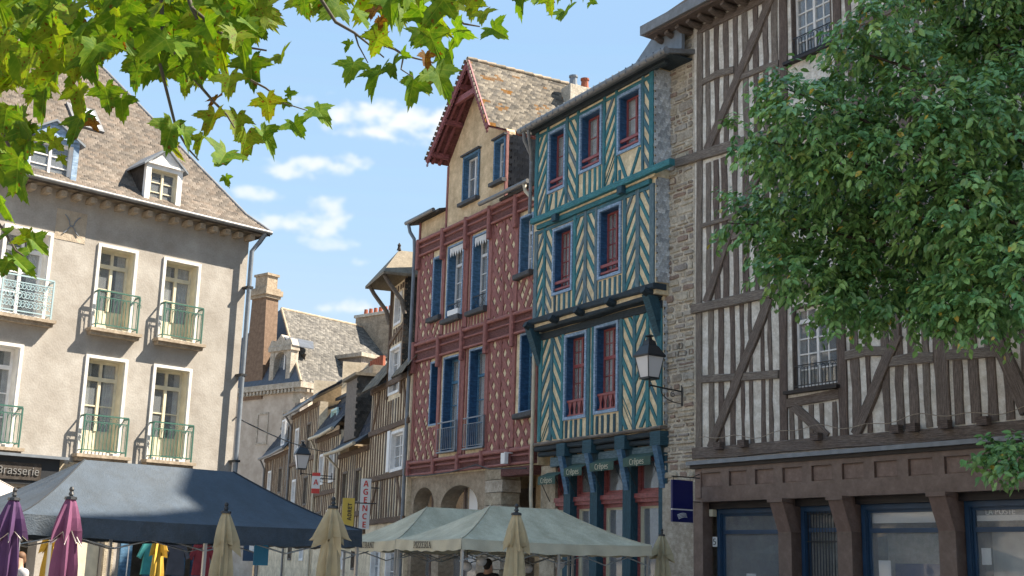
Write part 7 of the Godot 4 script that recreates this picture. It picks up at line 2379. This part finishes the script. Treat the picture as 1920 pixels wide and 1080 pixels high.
# ---------------------------------------------------------------- tents and parasols
# a pop-up tent in its own axes: x along the front, z towards the viewer, front eave at z = 0, back eave at z = -d
func tent(label: String, at: Vector3, turn: float, w: float, d: float, eave: float, ridge: float, inset: float, drop: float, cloth: Material, val: Material, seam: Material, legs: Array) -> Node3D:
	var b := thing("market_tent", label, "tent", at, turn)
	var c := [Vector3(0, eave, 0), Vector3(w, eave, 0), Vector3(w, eave, -d), Vector3(0, eave, -d)]
	var r0 := Vector3(inset, ridge, -d / 2)
	var r1 := Vector3(w - inset, ridge, -d / 2)
	var mb := MB.new()
	var sag := FastNoiseLite.new()
	sag.seed = int(w * 100)
	sag.frequency = 0.55
	for f in [[c[0], c[1], r1, r0], [c[1], c[2], r1, r1], [c[2], c[3], r0, r1], [c[3], c[0], r0, r0]]:
		var nu := 14
		var nv := 8
		var g := []
		for j in nv + 1:
			var row := []
			for i in nu + 1:
				var u := float(i) / nu
				var v := float(j) / nv
				var lo: Vector3 = f[0].lerp(f[1], u)
				var hi: Vector3 = f[3].lerp(f[2], u)
				var p := lo.lerp(hi, v)
				p.y = lerpf(eave, ridge, pow(v, 1.28)) - 0.03 * sin(PI * u) * (1.0 - v) + sag.get_noise_2d(u * 6.0, v * 5.0 + f[0].z * 3.0) * 0.05 * sin(PI * v) * sin(PI * u)
				row.append(p)
			g.append(row)
		var nrm := func(j: int, i: int) -> Vector3:
			var a: Vector3 = g[j][mini(i + 1, nu)] - g[j][maxi(i - 1, 0)]
			var e: Vector3 = g[mini(j + 1, nv)][i] - g[maxi(j - 1, 0)][i]
			if a.length() < 0.001:
				a = f[1] - f[0]
			return a.cross(e).normalized()
		for j in nv:
			for i in nu:
				mb.stri(g[j][i], g[j][i + 1], g[j + 1][i + 1], nrm.call(j, i), nrm.call(j, i + 1), nrm.call(j + 1, i + 1))
				mb.stri(g[j][i], g[j + 1][i + 1], g[j + 1][i], nrm.call(j, i), nrm.call(j + 1, i + 1), nrm.call(j + 1, i))
	put(mb, "canopy", cloth, b)
	mb = MB.new()
	for e in [[c[0], c[1]], [c[1], c[2]], [c[2], c[3]], [c[3], c[0]]]:
		var n := 28
		var o: Vector3 = (e[1] - e[0]).cross(Vector3.UP).normalized()
		for i in n:
			var pts := []
			for k in [i, i + 1]:
				var u := float(k) / n
				var p: Vector3 = e[0].lerp(e[1], u)
				p.y -= 0.03 * sin(PI * u)
				pts.append(p)
				pts.append(p + Vector3(0, -drop + 0.012 * sin(u * 40.0), 0) + o * (0.012 + 0.012 * sin(u * 31.0)))
			mb.quad(pts[1], pts[3], pts[2], pts[0])
	put(mb, "valance", val, b)
	for e in [[c[0], r0], [c[1], r1]]:
		mb = MB.new()
		var pts := []
		for i in 9:
			var v := i / 8.0
			var p: Vector3 = e[0].lerp(e[1], v)
			p.y = lerpf(eave, ridge, pow(v, 1.28)) + 0.008
			pts.append(p)
		mb.tube(pts, 0.01, -1, 5)
		put(mb, "seam", seam, b)
	for l in legs:
		var p := part("leg", b, Vector3(l[0], 0, l[1]))
		bx("upper_tube", M.alu, p, -0.022, 1.0, -0.022, 0.022, eave - 0.05, 0.022)
		bx("lower_tube", M.alu, p, -0.017, 0, -0.017, 0.017, 1.0, 0.017)
	mb = MB.new()
	for z in [-0.06, -d + 0.06]:
		for i in 4:
			var x := w * i / 4
			mb.tube([Vector3(x, eave - 0.08, z), Vector3(x + w / 4, eave - 0.4, z)], 0.012, -1, 4)
			mb.tube([Vector3(x, eave - 0.4, z), Vector3(x + w / 4, eave - 0.08, z)], 0.012, -1, 4)
	put(mb, "truss", M.alu, b)
	return b


func tents() -> void:
	var dk := tent("dark navy pop-up market tent, patch of sun on its roof", Vector3(-6.23, 0, -16.0), 43.82, 5.5, 3.0, 2.13, 2.99, 1.5, 0.27, M.tent_navy, M.tent_navy, M.iron, [[0.05, -0.05], [2.75, -0.05], [5.45, -0.05], [0.05, -2.95], [2.75, -2.95], [5.45, -2.95]])
	bx("maker_tag", M.white_sign, dk, 5.51, 1.95, -0.4, 5.53, 2.08, -0.25)
	var gb := tent("faded green tent with PIZZERIA on its end, in front of the teal house", Vector3(-0.78, 0, -22.5), 29.85, 4.22, 2.8, 2.1, 2.78, 1.35, 0.2, M.tent_green, M.tent_valance, M.tent_valance, [[0.05, -0.05], [2.1, -0.05], [4.17, -0.05], [0.05, -2.75], [4.17, -2.75]])
	var ga := tent("faded green tent with RESTAURANT on its end, in front of the maroon house", Vector3(-2.19, 0, -25.0), 29.85, 4.2, 2.75, 2.08, 2.83, 1.35, 0.2, M.tent_green, M.tent_valance, M.tent_valance, [[0.05, -0.05], [4.15, -0.05], [0.05, -2.7], [4.15, -2.7]])
	for q in [[gb, "PIZZERIA", 2.8], [ga, "RESTAURANT", 2.75]]:
		var t := word(q[1], 0.17, 0.004, "lettering", M.under, q[0], Vector3(-0.03, 1.985, -q[2] * 0.55), 0, "Droid Serif")
		t.rotation_degrees = Vector3(0, -90, 0)
	tent("pale pink-white tent peak behind the navy tent", Vector3(-10.48, 0, -18.42), 44.0, 4.0, 3.0, 2.42, 3.4, 1.5, 0.25, M.tent_white, M.tent_white, M.tent_white, [[0.05, -0.05], [3.95, -0.05], [0.05, -2.95], [3.95, -2.95]])
	# paper lanterns hanging under the green tents
	for p in [Vector3(-0.712, 1.609, -24.200), Vector3(-0.431, 1.715, -23.800), Vector3(1.090, 1.698, -24.600), Vector3(0.483, 1.598, -25.500)]:
		var g := thing("globe_lantern", "round white paper lantern hanging under the green tents", "lantern", p, 0, "paper lanterns under the tents")
		var mb := MB.new()
		var pr := []
		for i in 13:
			var a := PI * i / 12
			pr.append(Vector2(0.095 * sin(a), -0.092 * cos(a)))
		mb.lathe(pr, Vector3.ZERO, 16)
		put(mb, "shade", M.opal, g)
		mb = MB.new()
		mb.tube([Vector3(0, 0.09, 0), Vector3(0, 0.55, 0)], 0.006, -1, 4)
		put(mb, "cord", M.iron, g)


func parasol(label: String, at: Vector3, top: float, cloth: Material, turn: float, piped: bool, wide := 1.0) -> void:
	var b := thing("closed_parasol", label, "parasol", at, turn)
	var mb := MB.new()
	mb.tube([Vector3(0, 0, 0), Vector3(0, top - 0.02, 0)], 0.022, -1, 8)
	put(mb, "pole", M.iron, b)
	mb = MB.new()
	mb.lathe([Vector2(0, 0), Vector2(0.25, 0), Vector2(0.25, 0.06), Vector2(0.05, 0.1), Vector2(0.05, 0.3), Vector2(0, 0.3)], Vector3.ZERO, 14)
	put(mb, "base", M.iron, b)
	mb = MB.new()
	mb.lathe([Vector2(0, -0.03), Vector2(0.035, -0.02), Vector2(0.02, 0.015), Vector2(0.03, 0.04), Vector2(0.018, 0.07), Vector2(0, 0.075)], Vector3(0, top, 0), 10)
	mb.lathe([Vector2(0, -0.09), Vector2(0.075, -0.08), Vector2(0.07, -0.05), Vector2(0, -0.03)], Vector3(0, top, 0), 8)
	put(mb, "finial", M.iron, b)
	# folded cloth hangs in flutes; the outer tier ends in hanging points, the inner one below it is slimmer
	for tier in 2:
		var k := 16
		var ys: Array = [[-0.05, 0.045], [-0.16, 0.095], [-0.3, 0.15], [-0.45, 0.2], [-0.56, 0.225]] if tier == 0 else [[-0.3, 0.07], [-0.55, 0.12], [-0.85, 0.16], [-1.15, 0.17], [-1.42, 0.13]]
		mb = MB.new()
		var ph := []
		for i in k:
			ph.append([rng.randf_range(0.6, 1.3), rng.randf_range(-0.16, 0.16), rng.randf_range(-0.12, 0.16)])
		var g := []
		for j in ys.size():
			var row := []
			for i in k:
				var deep := 1.0 if i % 2 == 0 else lerpf(0.85, 0.35, float(j) / (ys.size() - 1))
				var a: float = TAU * i / k + ph[i][1] * j / 4.0
				var r: float = ys[j][1] * wide * deep * lerpf(1.0, ph[i][0], float(j) / 4.0)
				var y: float = ys[j][0]
				if j == ys.size() - 1:
					y += (-0.09 if i % 4 == 0 else (0.07 if i % 2 else 0.0)) * (1.0 if tier == 0 else 1.4) + ph[i][2] * 0.6
				row.append(Vector3(cos(a) * r, top + y, sin(a) * r))
			g.append(row)
		for j in ys.size() - 1:
			for i in k:
				var n := (i + 1) % k
				mb.tri(g[j][i], g[j][n], g[j + 1][n])
				mb.tri(g[j][i], g[j + 1][n], g[j + 1][i])
		put(mb, "cover" if tier == 0 else "drape", cloth, b)
		if piped and tier == 0:
			mb = MB.new()
			var pts: Array = g[-1].duplicate()
			pts.append(g[-1][0])
			mb.tube(pts, 0.008, -1, 4)
			put(mb, "piping", M.piping, b)


func parasols() -> void:
	parasol("closed purple parasol with pale piping in front of the navy tent's corner", Vector3(-5.239, 0, -15.000), 2.36, M.purple, 20, true)
	parasol("closed purple parasol beside the pale tent, darker violet", Vector3(-5.999, 0, -15.200), 2.34, M.violet, 70, true)
	parasol("closed beige parasol in front of the navy tent's long side", Vector3(-3.899, 0, -17.400), 2.33, M.beige, 10, false, 0.95)
	parasol("closed beige parasol where the navy and green tents meet", Vector3(-2.288, 0, -16.500), 2.4, M.beige, 45, false, 1.05)
	parasol("closed beige parasol standing before the green pizzeria tent", Vector3(0.146, 0, -17.000), 2.4, M.beige, 100, false, 1.0)
	parasol("closed beige parasol beside the stone pier of the post building", Vector3(3.297, 0, -26.300), 2.42, M.beige, 150, false, 1.15)
	parasol("closed yellow parasol under the navy tent, next to blue shutters", Vector3(-6.198, 0, -22.500), 2.2, M.yellow, 0, false, 0.8)
	parasol("closed yellow parasol behind the purple parasols", Vector3(-7.936, 0, -22.000), 2.25, M.yellow, 0, false, 0.8)


# ---------------------------------------------------------------- lamps, signs
func lantern(label: String, at: Vector3, turn: float, arm: float, s: float) -> void:
	# origin on the wall at the arm's root; the lantern stands at the arm's end, z = arm
	var b := thing("wall_lantern", label, "street lamp", at, turn, "wall lanterns")
	var mb := MB.new()
	mb.tube([Vector3(0, -0.35, 0.03), Vector3(0, 0.15, 0.03)], 0.022, -1, 6)
	mb.tube([Vector3(0, 0.0, 0.03), Vector3(0, 0.03, arm * 0.6), Vector3(0, 0.06, arm)], 0.02, -1, 6)
	var pts := []
	for i in 13:
		var f := i / 12.0
		pts.append(Vector3(0, -0.3 + 0.32 * f * f, 0.05 + arm * 0.62 * sin(f * PI / 2)))
	mb.tube(pts, 0.012, -1, 5)
	pts = []
	for i in 17:
		var a := TAU * 1.3 * i / 16
		var r := 0.02 + 0.06 * i / 16.0
		pts.append(Vector3(0, -0.1 + r * sin(a), arm * 0.3 + r * cos(a)))
	mb.tube(pts, 0.009, -1, 5)
	mb.tube([Vector3(0, 0.0, arm), Vector3(0, 0.2 * s, arm)], 0.025, -1, 6)
	put(mb, "bracket", M.iron, b)
	var o := Vector3(0, 0.2 * s, arm)
	mb = MB.new()
	var rb := 0.2 * s
	var rt := 0.31 * s
	var h := 0.46 * s
	for k in 4:
		var a := PI / 4 + PI / 2 * k
		var d := Vector3(cos(a), 0, sin(a))
		mb.tube([o + d * rb, o + d * rt + Vector3(0, h, 0)], 0.012 * s, -1, 5)
	mb.lathe([Vector2(0, -0.03), Vector2(rb + 0.02, -0.03), Vector2(rb + 0.02, 0.015), Vector2(0, 0.015)], o, 4, PI / 4)
	mb.lathe([Vector2(rt + 0.04, h - 0.01), Vector2(rt + 0.05, h + 0.03), Vector2(rt * 0.62, h + 0.23 * s), Vector2(rt * 0.5, h + 0.25 * s), Vector2(rt * 0.42, h + 0.34 * s), Vector2(0.06 * s, h + 0.38 * s), Vector2(0.05 * s, h + 0.43 * s), Vector2(0.11 * s, h + 0.45 * s), Vector2(0.05 * s, h + 0.49 * s), Vector2(0, h + 0.49 * s)], o, 4, PI / 4)
	mb.lathe([Vector2(0, h - 0.01), Vector2(rt + 0.04, h - 0.01)], o, 4, PI / 4)
	put(mb, "cage", M.iron, b)
	for k in 4:
		var a := PI / 4 + PI / 2 * k
		var d0 := Vector3(cos(a), 0, sin(a))
		var d1 := Vector3(cos(a + PI / 2), 0, sin(a + PI / 2))
		mb = MB.new()
		var q := [o + d0 * (rb - 0.005) + Vector3(0, 0.016, 0), o + d1 * (rb - 0.005) + Vector3(0, 0.016, 0), o + d1 * (rt - 0.005) + Vector3(0, h - 0.012, 0), o + d0 * (rt - 0.005) + Vector3(0, h - 0.012, 0)]
		mb.slab([q[3], q[2], q[1], q[0]], -(d0 + d1).normalized() * 0.006)
		put(mb, "pane", M.opal, b)


func lamps_and_signs() -> void:
	lantern("black iron lantern with opal panes on the stone pier beside the teal house", Vector3(4.239, 5.900, -29.752), -57.000, 1.05, 1.12)
	lantern("black iron lantern far down the narrow street of timbered houses", Vector3(-7.650, 5.250, -54.417), -70.000, 1.4, 1.3)
	# blade sign of the post office
	var b := thing("blade_sign", "blue hanging sign with a white emblem, on iron arms by the post office", "sign", Vector3(4.468, 0.000, -29.400), -57.000)
	var sg := part("panel", b, Vector3(0.5, 2.72, 0))
	bx("upper_board", M.sign_blue, sg, -0.03, 0.3, 0.53, 0.03, 0.95, 1.15)
	bx("lower_board", M.sign_blue, sg, -0.03, 0.0, 0.53, 0.03, 0.27, 1.15)
	bx("divider", M.white_sign, sg, -0.02, 0.27, 0.53, 0.02, 0.3, 1.15)
	var mb := MB.new()
	var z0 := (0.53 + 1.15) / 2
	for i in 4:
		var pts := []
		for k in 7:
			var f := k / 6.0
			pts.append(Vector3(0.034, 0.07 + i * 0.028 + 0.05 * sin(f * 2.2), z0 + 0.13 - 0.26 * f + i * 0.012))
		mb.tube(pts, 0.011, 0.006, 4)
	put(mb, "emblem", M.white_sign, sg)
	mb = MB.new()
	mb.tube([Vector3(0.5, 3.75, 0.05), Vector3(0.5, 3.75, 1.15)], 0.015, -1, 5)
	mb.tube([Vector3(0.5, 3.95, 0.05), Vector3(0.5, 3.76, 0.5)], 0.01, -1, 5)
	mb.tube([Vector3(0.5, 3.2, 0.05), Vector3(0.5, 3.2, 0.53)], 0.012, -1, 5)
	for z in [0.53 + 0.06, 1.15 - 0.06]:
		mb.tube([Vector3(0.5, 3.67, z), Vector3(0.5, 3.75, z)], 0.008, -1, 4)
	put(mb, "arm", M.iron, b)
	# boards hung along the narrow street
	b = thing("agency_sign", "tall white vertical sign reading AGENCE in red letters", "sign", Vector3(-5.238, 2.814, -46.300), 12)
	bx("board", M.white_sign, b, -0.19, 0, -0.04, 0.19, 1.85, 0.0)
	var k := 0
	for c in ["A", "G", "E", "N", "C", "E"]:
		word(c, 0.3, 0.01, "letter", M.red_letter, b, Vector3(0, 1.66 - k * 0.3, 0.008), 0, "Droid Sans", true)
		k += 1
	bx("wall_arm", M.iron, b, 0.19, 1.5, -0.03, 0.9, 1.54, -0.01)
	b = thing("yellow_sign", "yellow vertical sign with black letters hung over the street", "sign", Vector3(-5.629, 2.864, -44.500), 10)
	bx("board", M.yellow_sign, b, -0.2, 0, -0.2, 0.22, 0.98, 0.0)
	word("ADRET", 0.2, 0.01, "lettering", M.iron, b, Vector3(0.06, 0.5, 0.008), 90, "Droid Sans", true)
	bx("wall_arm", M.iron, b, 0.22, 0.8, -0.1, 1.0, 0.84, -0.06)
	b = thing("red_white_sign", "small red and white sign with a letter A, far down the street", "sign", Vector3(-7.990, 4.367, -52.000), 10)
	bx("board", M.white_sign, b, -0.17, 0, -0.05, 0.17, 0.86, 0.0)
	bx("band", M.red_letter, b, -0.17, 0.72, 0.001, 0.17, 0.86, 0.006)
	bx("band", M.red_letter, b, -0.17, 0.0, 0.001, 0.17, 0.2, 0.006)
	word("A", 0.3, 0.01, "letter", M.red_letter, b, Vector3(0, 0.46, 0.008), 0, "Droid Sans", true)
	bx("wall_arm", M.iron, b, 0.17, 0.6, -0.04, 0.8, 0.64, -0.02)
	b = thing("shop_board", "dark blue framed board on the pale wall under the navy tent", "sign", Vector3(-5.396, 1.590, -27.000), 30)
	bx("board", M.navy, b, -0.22, 0, -0.03, 0.22, 0.5, 0)
	bx("mark", M.white_sign, b, -0.1, 0.2, 0.001, 0.1, 0.34, 0.005)
	b = thing("hanging_tag", "bright blue tag shaped panel hanging near the navy tent", "sign", Vector3(-3.971, 1.540, -20.500), 20)
	mb = MB.new()
	mb.prism(PackedVector2Array([Vector2(-0.12, 0), Vector2(0.12, 0), Vector2(0.12, 0.3), Vector2(0.06, 0.38), Vector2(-0.06, 0.38), Vector2(-0.12, 0.3)]), -0.01, 0.01)
	put(mb, "panel", M.bright_blue, b)
	mb = MB.new()
	mb.tube([Vector3(0, 0.38, 0), Vector3(0, 0.8, 0)], 0.005, -1, 4)
	put(mb, "cord", M.iron, b)
	# clothes on hangers along the shop front behind the navy tent
	for g in [[Vector3(-7.738, 2.040, -27.579), "garment_teal", "teal top on a hanger before the blue shutters"], [Vector3(-7.306, 2.040, -27.996), "garment_grey", "dark grey coat on a hanger before the blue shutters"], [Vector3(-6.839, 2.040, -28.447), "garment_red", "dark red dress on a hanger before the blue shutters"]]:
		b = thing("hanging_garment", g[2], "clothing", g[0], 40, "clothes hung outside the shop")
		mb = MB.new()
		mb.prism(PackedVector2Array([Vector2(-0.2, -0.12), Vector2(-0.33, -0.42), Vector2(-0.24, -0.47), Vector2(-0.17, -0.3), Vector2(-0.22, -0.8), Vector2(0.22, -0.82), Vector2(0.17, -0.3), Vector2(0.24, -0.47), Vector2(0.33, -0.42), Vector2(0.2, -0.12), Vector2(0.06, -0.03), Vector2(0, -0.08), Vector2(-0.06, -0.03)]), -0.03, 0.03, 0, 0.012)
		put(mb, "cloth", M[g[1]], b)
		mb = MB.new()
		mb.tube([Vector3(0, -0.05, 0), Vector3(0, 0.03, 0), Vector3(0.03, 0.07, 0), Vector3(0, 0.11, 0)], 0.006, -1, 4)
		put(mb, "hook", M.alu, b)
	b = thing("clothes_rail", "long metal rail of hung clothes at the shop behind the navy tent", "rail", Vector3(-7.342, 0.000, -27.961), 44.000)
	mb = MB.new()
	mb.tube([Vector3(-1.1, 0, 0), Vector3(-1.1, 2.14, 0), Vector3(1.1, 2.14, 0), Vector3(1.1, 0, 0)], 0.015, -1, 6)
	put(mb, "frame", M.alu, b)
	# wire across the street end
	mb = MB.new()
	var a := Vector3(-6.650, 5.000, -29.950)
	var c := Vector3(-7.744, 6.300, -54.382)
	var pts := []
	for i in 13:
		var f := i / 12.0
		pts.append(a.lerp(c, f) + Vector3(0, -0.35 * 4 * f * (1 - f) * 0.5, 0))
	mb.tube(pts, 0.018, -1, 5)
	var w := put(mb, "overhead_wire", M.iron, self)
	tag(w, "black wire sagging from the cream townhouse across the street mouth", "wire")


# ---------------------------------------------------------------- people
func body_mesh(joints: Dictionary, bones: Array, cell: float) -> MB:
	var lo := Vector3(1e9, 1e9, 1e9)
	var hi := -lo
	for j in joints.values():
		lo = lo.min(j - Vector3.ONE * 0.22)
		hi = hi.max(j + Vector3.ONE * 0.22)
	var n := Vector3i(((hi - lo) / cell).ceil())
	var dist := func(p: Vector3) -> float:
		var acc := 0.0
		for q in bones:
			var a: Vector3 = joints[q[0]]
			var b: Vector3 = joints[q[1]]
			var ab := b - a
			var t := clampf((p - a).dot(ab) / maxf(ab.length_squared(), 1e-6), 0, 1)
			var d := p.distance_to(a + ab * t) - lerpf(q[2], q[3], t)
			acc += exp(-d * 38.0)
		return -log(maxf(acc, 1e-12)) / 38.0
	var f := PackedFloat32Array()
	f.resize((n.x + 1) * (n.y + 1) * (n.z + 1))
	var id := func(x: int, y: int, z: int) -> int: return (z * (n.y + 1) + y) * (n.x + 1) + x
	for z in n.z + 1:
		for y in n.y + 1:
			for x in n.x + 1:
				f[id.call(x, y, z)] = dist.call(lo + Vector3(x, y, z) * cell)
	var vert := {}
	for z in n.z:
		for y in n.y:
			for x in n.x:
				var s := Vector3.ZERO
				var c := 0
				for e in [[0, 0, 0, 1, 0, 0], [0, 1, 0, 1, 1, 0], [0, 0, 1, 1, 0, 1], [0, 1, 1, 1, 1, 1], [0, 0, 0, 0, 1, 0], [1, 0, 0, 1, 1, 0], [0, 0, 1, 0, 1, 1], [1, 0, 1, 1, 1, 1], [0, 0, 0, 0, 0, 1], [1, 0, 0, 1, 0, 1], [0, 1, 0, 0, 1, 1], [1, 1, 0, 1, 1, 1]]:
					var a := f[id.call(x + e[0], y + e[1], z + e[2])]
					var b := f[id.call(x + e[3], y + e[4], z + e[5])]
					if (a < 0) != (b < 0):
						s += Vector3(x + e[0], y + e[1], z + e[2]).lerp(Vector3(x + e[3], y + e[4], z + e[5]), a / (a - b))
						c += 1
				if c:
					vert[Vector3i(x, y, z)] = lo + s / c * cell
	var mb := MB.new()
	var nrm := func(p: Vector3) -> Vector3:
		var e := cell * 0.5
		return Vector3(dist.call(p + Vector3(e, 0, 0)) - dist.call(p - Vector3(e, 0, 0)), dist.call(p + Vector3(0, e, 0)) - dist.call(p - Vector3(0, e, 0)), dist.call(p + Vector3(0, 0, e)) - dist.call(p - Vector3(0, 0, e))).normalized()
	var nn := {}
	for k in vert:
		nn[k] = nrm.call(vert[k])
	var axes := [[Vector3i(1, 0, 0), Vector3i(0, 1, 0), Vector3i(0, 0, 1)], [Vector3i(0, 1, 0), Vector3i(0, 0, 1), Vector3i(1, 0, 0)], [Vector3i(0, 0, 1), Vector3i(1, 0, 0), Vector3i(0, 1, 0)]]
	for z in range(1, n.z):
		for y in range(1, n.y):
			for x in range(1, n.x):
				var a := f[id.call(x, y, z)]
				for ax in axes:
					var b := f[id.call(x + ax[0].x, y + ax[0].y, z + ax[0].z)]
					if (a < 0) == (b < 0):
						continue
					var o := Vector3i(x, y, z)
					var q := [o, o - ax[1], o - ax[1] - ax[2], o - ax[2]]
					if a > 0:
						q.reverse()
					mb.stri(vert[q[0]], vert[q[1]], vert[q[2]], nn[q[0]], nn[q[1]], nn[q[2]])
					mb.stri(vert[q[0]], vert[q[2]], vert[q[3]], nn[q[0]], nn[q[2]], nn[q[3]])
	return mb


func people() -> void:
	var J := {"hip": Vector3(0, 0.95, 0), "chest": Vector3(0, 1.3, 0.01), "neck": Vector3(0, 1.47, 0), "jaw": Vector3(0, 1.56, 0.03), "skull": Vector3(0, 1.65, 0), "nose": Vector3(0, 1.6, 0.1), "ls": Vector3(-0.18, 1.4, 0), "rs": Vector3(0.18, 1.4, 0), "le": Vector3(-0.24, 1.12, -0.02), "re": Vector3(0.24, 1.12, -0.02), "lw": Vector3(-0.22, 0.9, 0.1), "rw": Vector3(0.22, 0.9, 0.1), "lh": Vector3(-0.09, 0.9, 0), "rh": Vector3(0.09, 0.9, 0), "lk": Vector3(-0.1, 0.5, 0.02), "rk": Vector3(0.1, 0.5, 0.02), "la": Vector3(-0.1, 0.09, -0.02), "ra": Vector3(0.1, 0.09, -0.02), "lt": Vector3(-0.11, 0.04, 0.15), "rt": Vector3(0.11, 0.04, 0.15)}
	var bones := [["hip", "chest", 0.13, 0.14], ["chest", "neck", 0.12, 0.055], ["neck", "jaw", 0.055, 0.06], ["jaw", "skull", 0.065, 0.085], ["jaw", "nose", 0.04, 0.012], ["ls", "rs", 0.07, 0.07], ["ls", "le", 0.055, 0.045], ["rs", "re", 0.055, 0.045], ["le", "lw", 0.042, 0.03], ["re", "rw", 0.042, 0.03], ["lh", "lk", 0.085, 0.06], ["rh", "rk", 0.085, 0.06], ["lk", "la", 0.058, 0.04], ["rk", "ra", 0.058, 0.04], ["la", "lt", 0.04, 0.035], ["ra", "rt", 0.04, 0.035]]
	for s in ["l", "r"]:
		var w: Vector3 = J[s + "w"]
		for i in 4:
			J[s + "f%d" % i] = w + Vector3(-0.03 + i * 0.02, -0.1 + absf(i - 1.3) * 0.008, 0.05)
			bones.append([s + "w", s + "f%d" % i, 0.024, 0.011])
		J[s + "th"] = w + Vector3(0.05 if s == "l" else -0.05, -0.04, 0.05)
		bones.append([s + "w", s + "th", 0.022, 0.011])
	var coat := body_mesh(J, [["hip", "chest", 0.15, 0.16], ["chest", "neck", 0.135, 0.05], ["ls", "rs", 0.085, 0.085], ["ls", "le", 0.07, 0.06], ["rs", "re", 0.07, 0.06], ["le", "lw", 0.058, 0.045], ["re", "rw", 0.058, 0.045]], 0.035)
	var legs := body_mesh(J, [["lh", "rh", 0.1, 0.1], ["lh", "lk", 0.1, 0.076], ["rh", "rk", 0.1, 0.076], ["lk", "la", 0.075, 0.062], ["rk", "ra", 0.075, 0.062]], 0.035)
	var body := body_mesh(J, bones, 0.035)
	var hair := body_mesh({"a": Vector3(0, 1.69, -0.015), "b": Vector3(0, 1.62, -0.045)}, [["a", "b", 0.092, 0.075]], 0.02)
	var b := thing("person", "person with short dark hair in dark clothes, standing under the green tent", "person", Vector3(-0.327, 0, -25.500), 150)
	put(body, "body", M.skin, b)
	put(coat, "jacket", M.jacket, b)
	put(legs, "trousers", M.trousers, b)
	put(hair, "hair", M.hair, b)
	b = thing("person", "person in a pale top with brown hair, beyond the purple parasols", "person", Vector3(-8.077, 0, -21.000), -40)
	b.scale = Vector3(0.93, 0.93, 0.93)
	put(body, "body", M.skin, b)
	put(coat, "top", M.pale_top, b)
	put(legs, "trousers", M.trousers, b)
	put(hair, "hair", M.brown_hair, b)
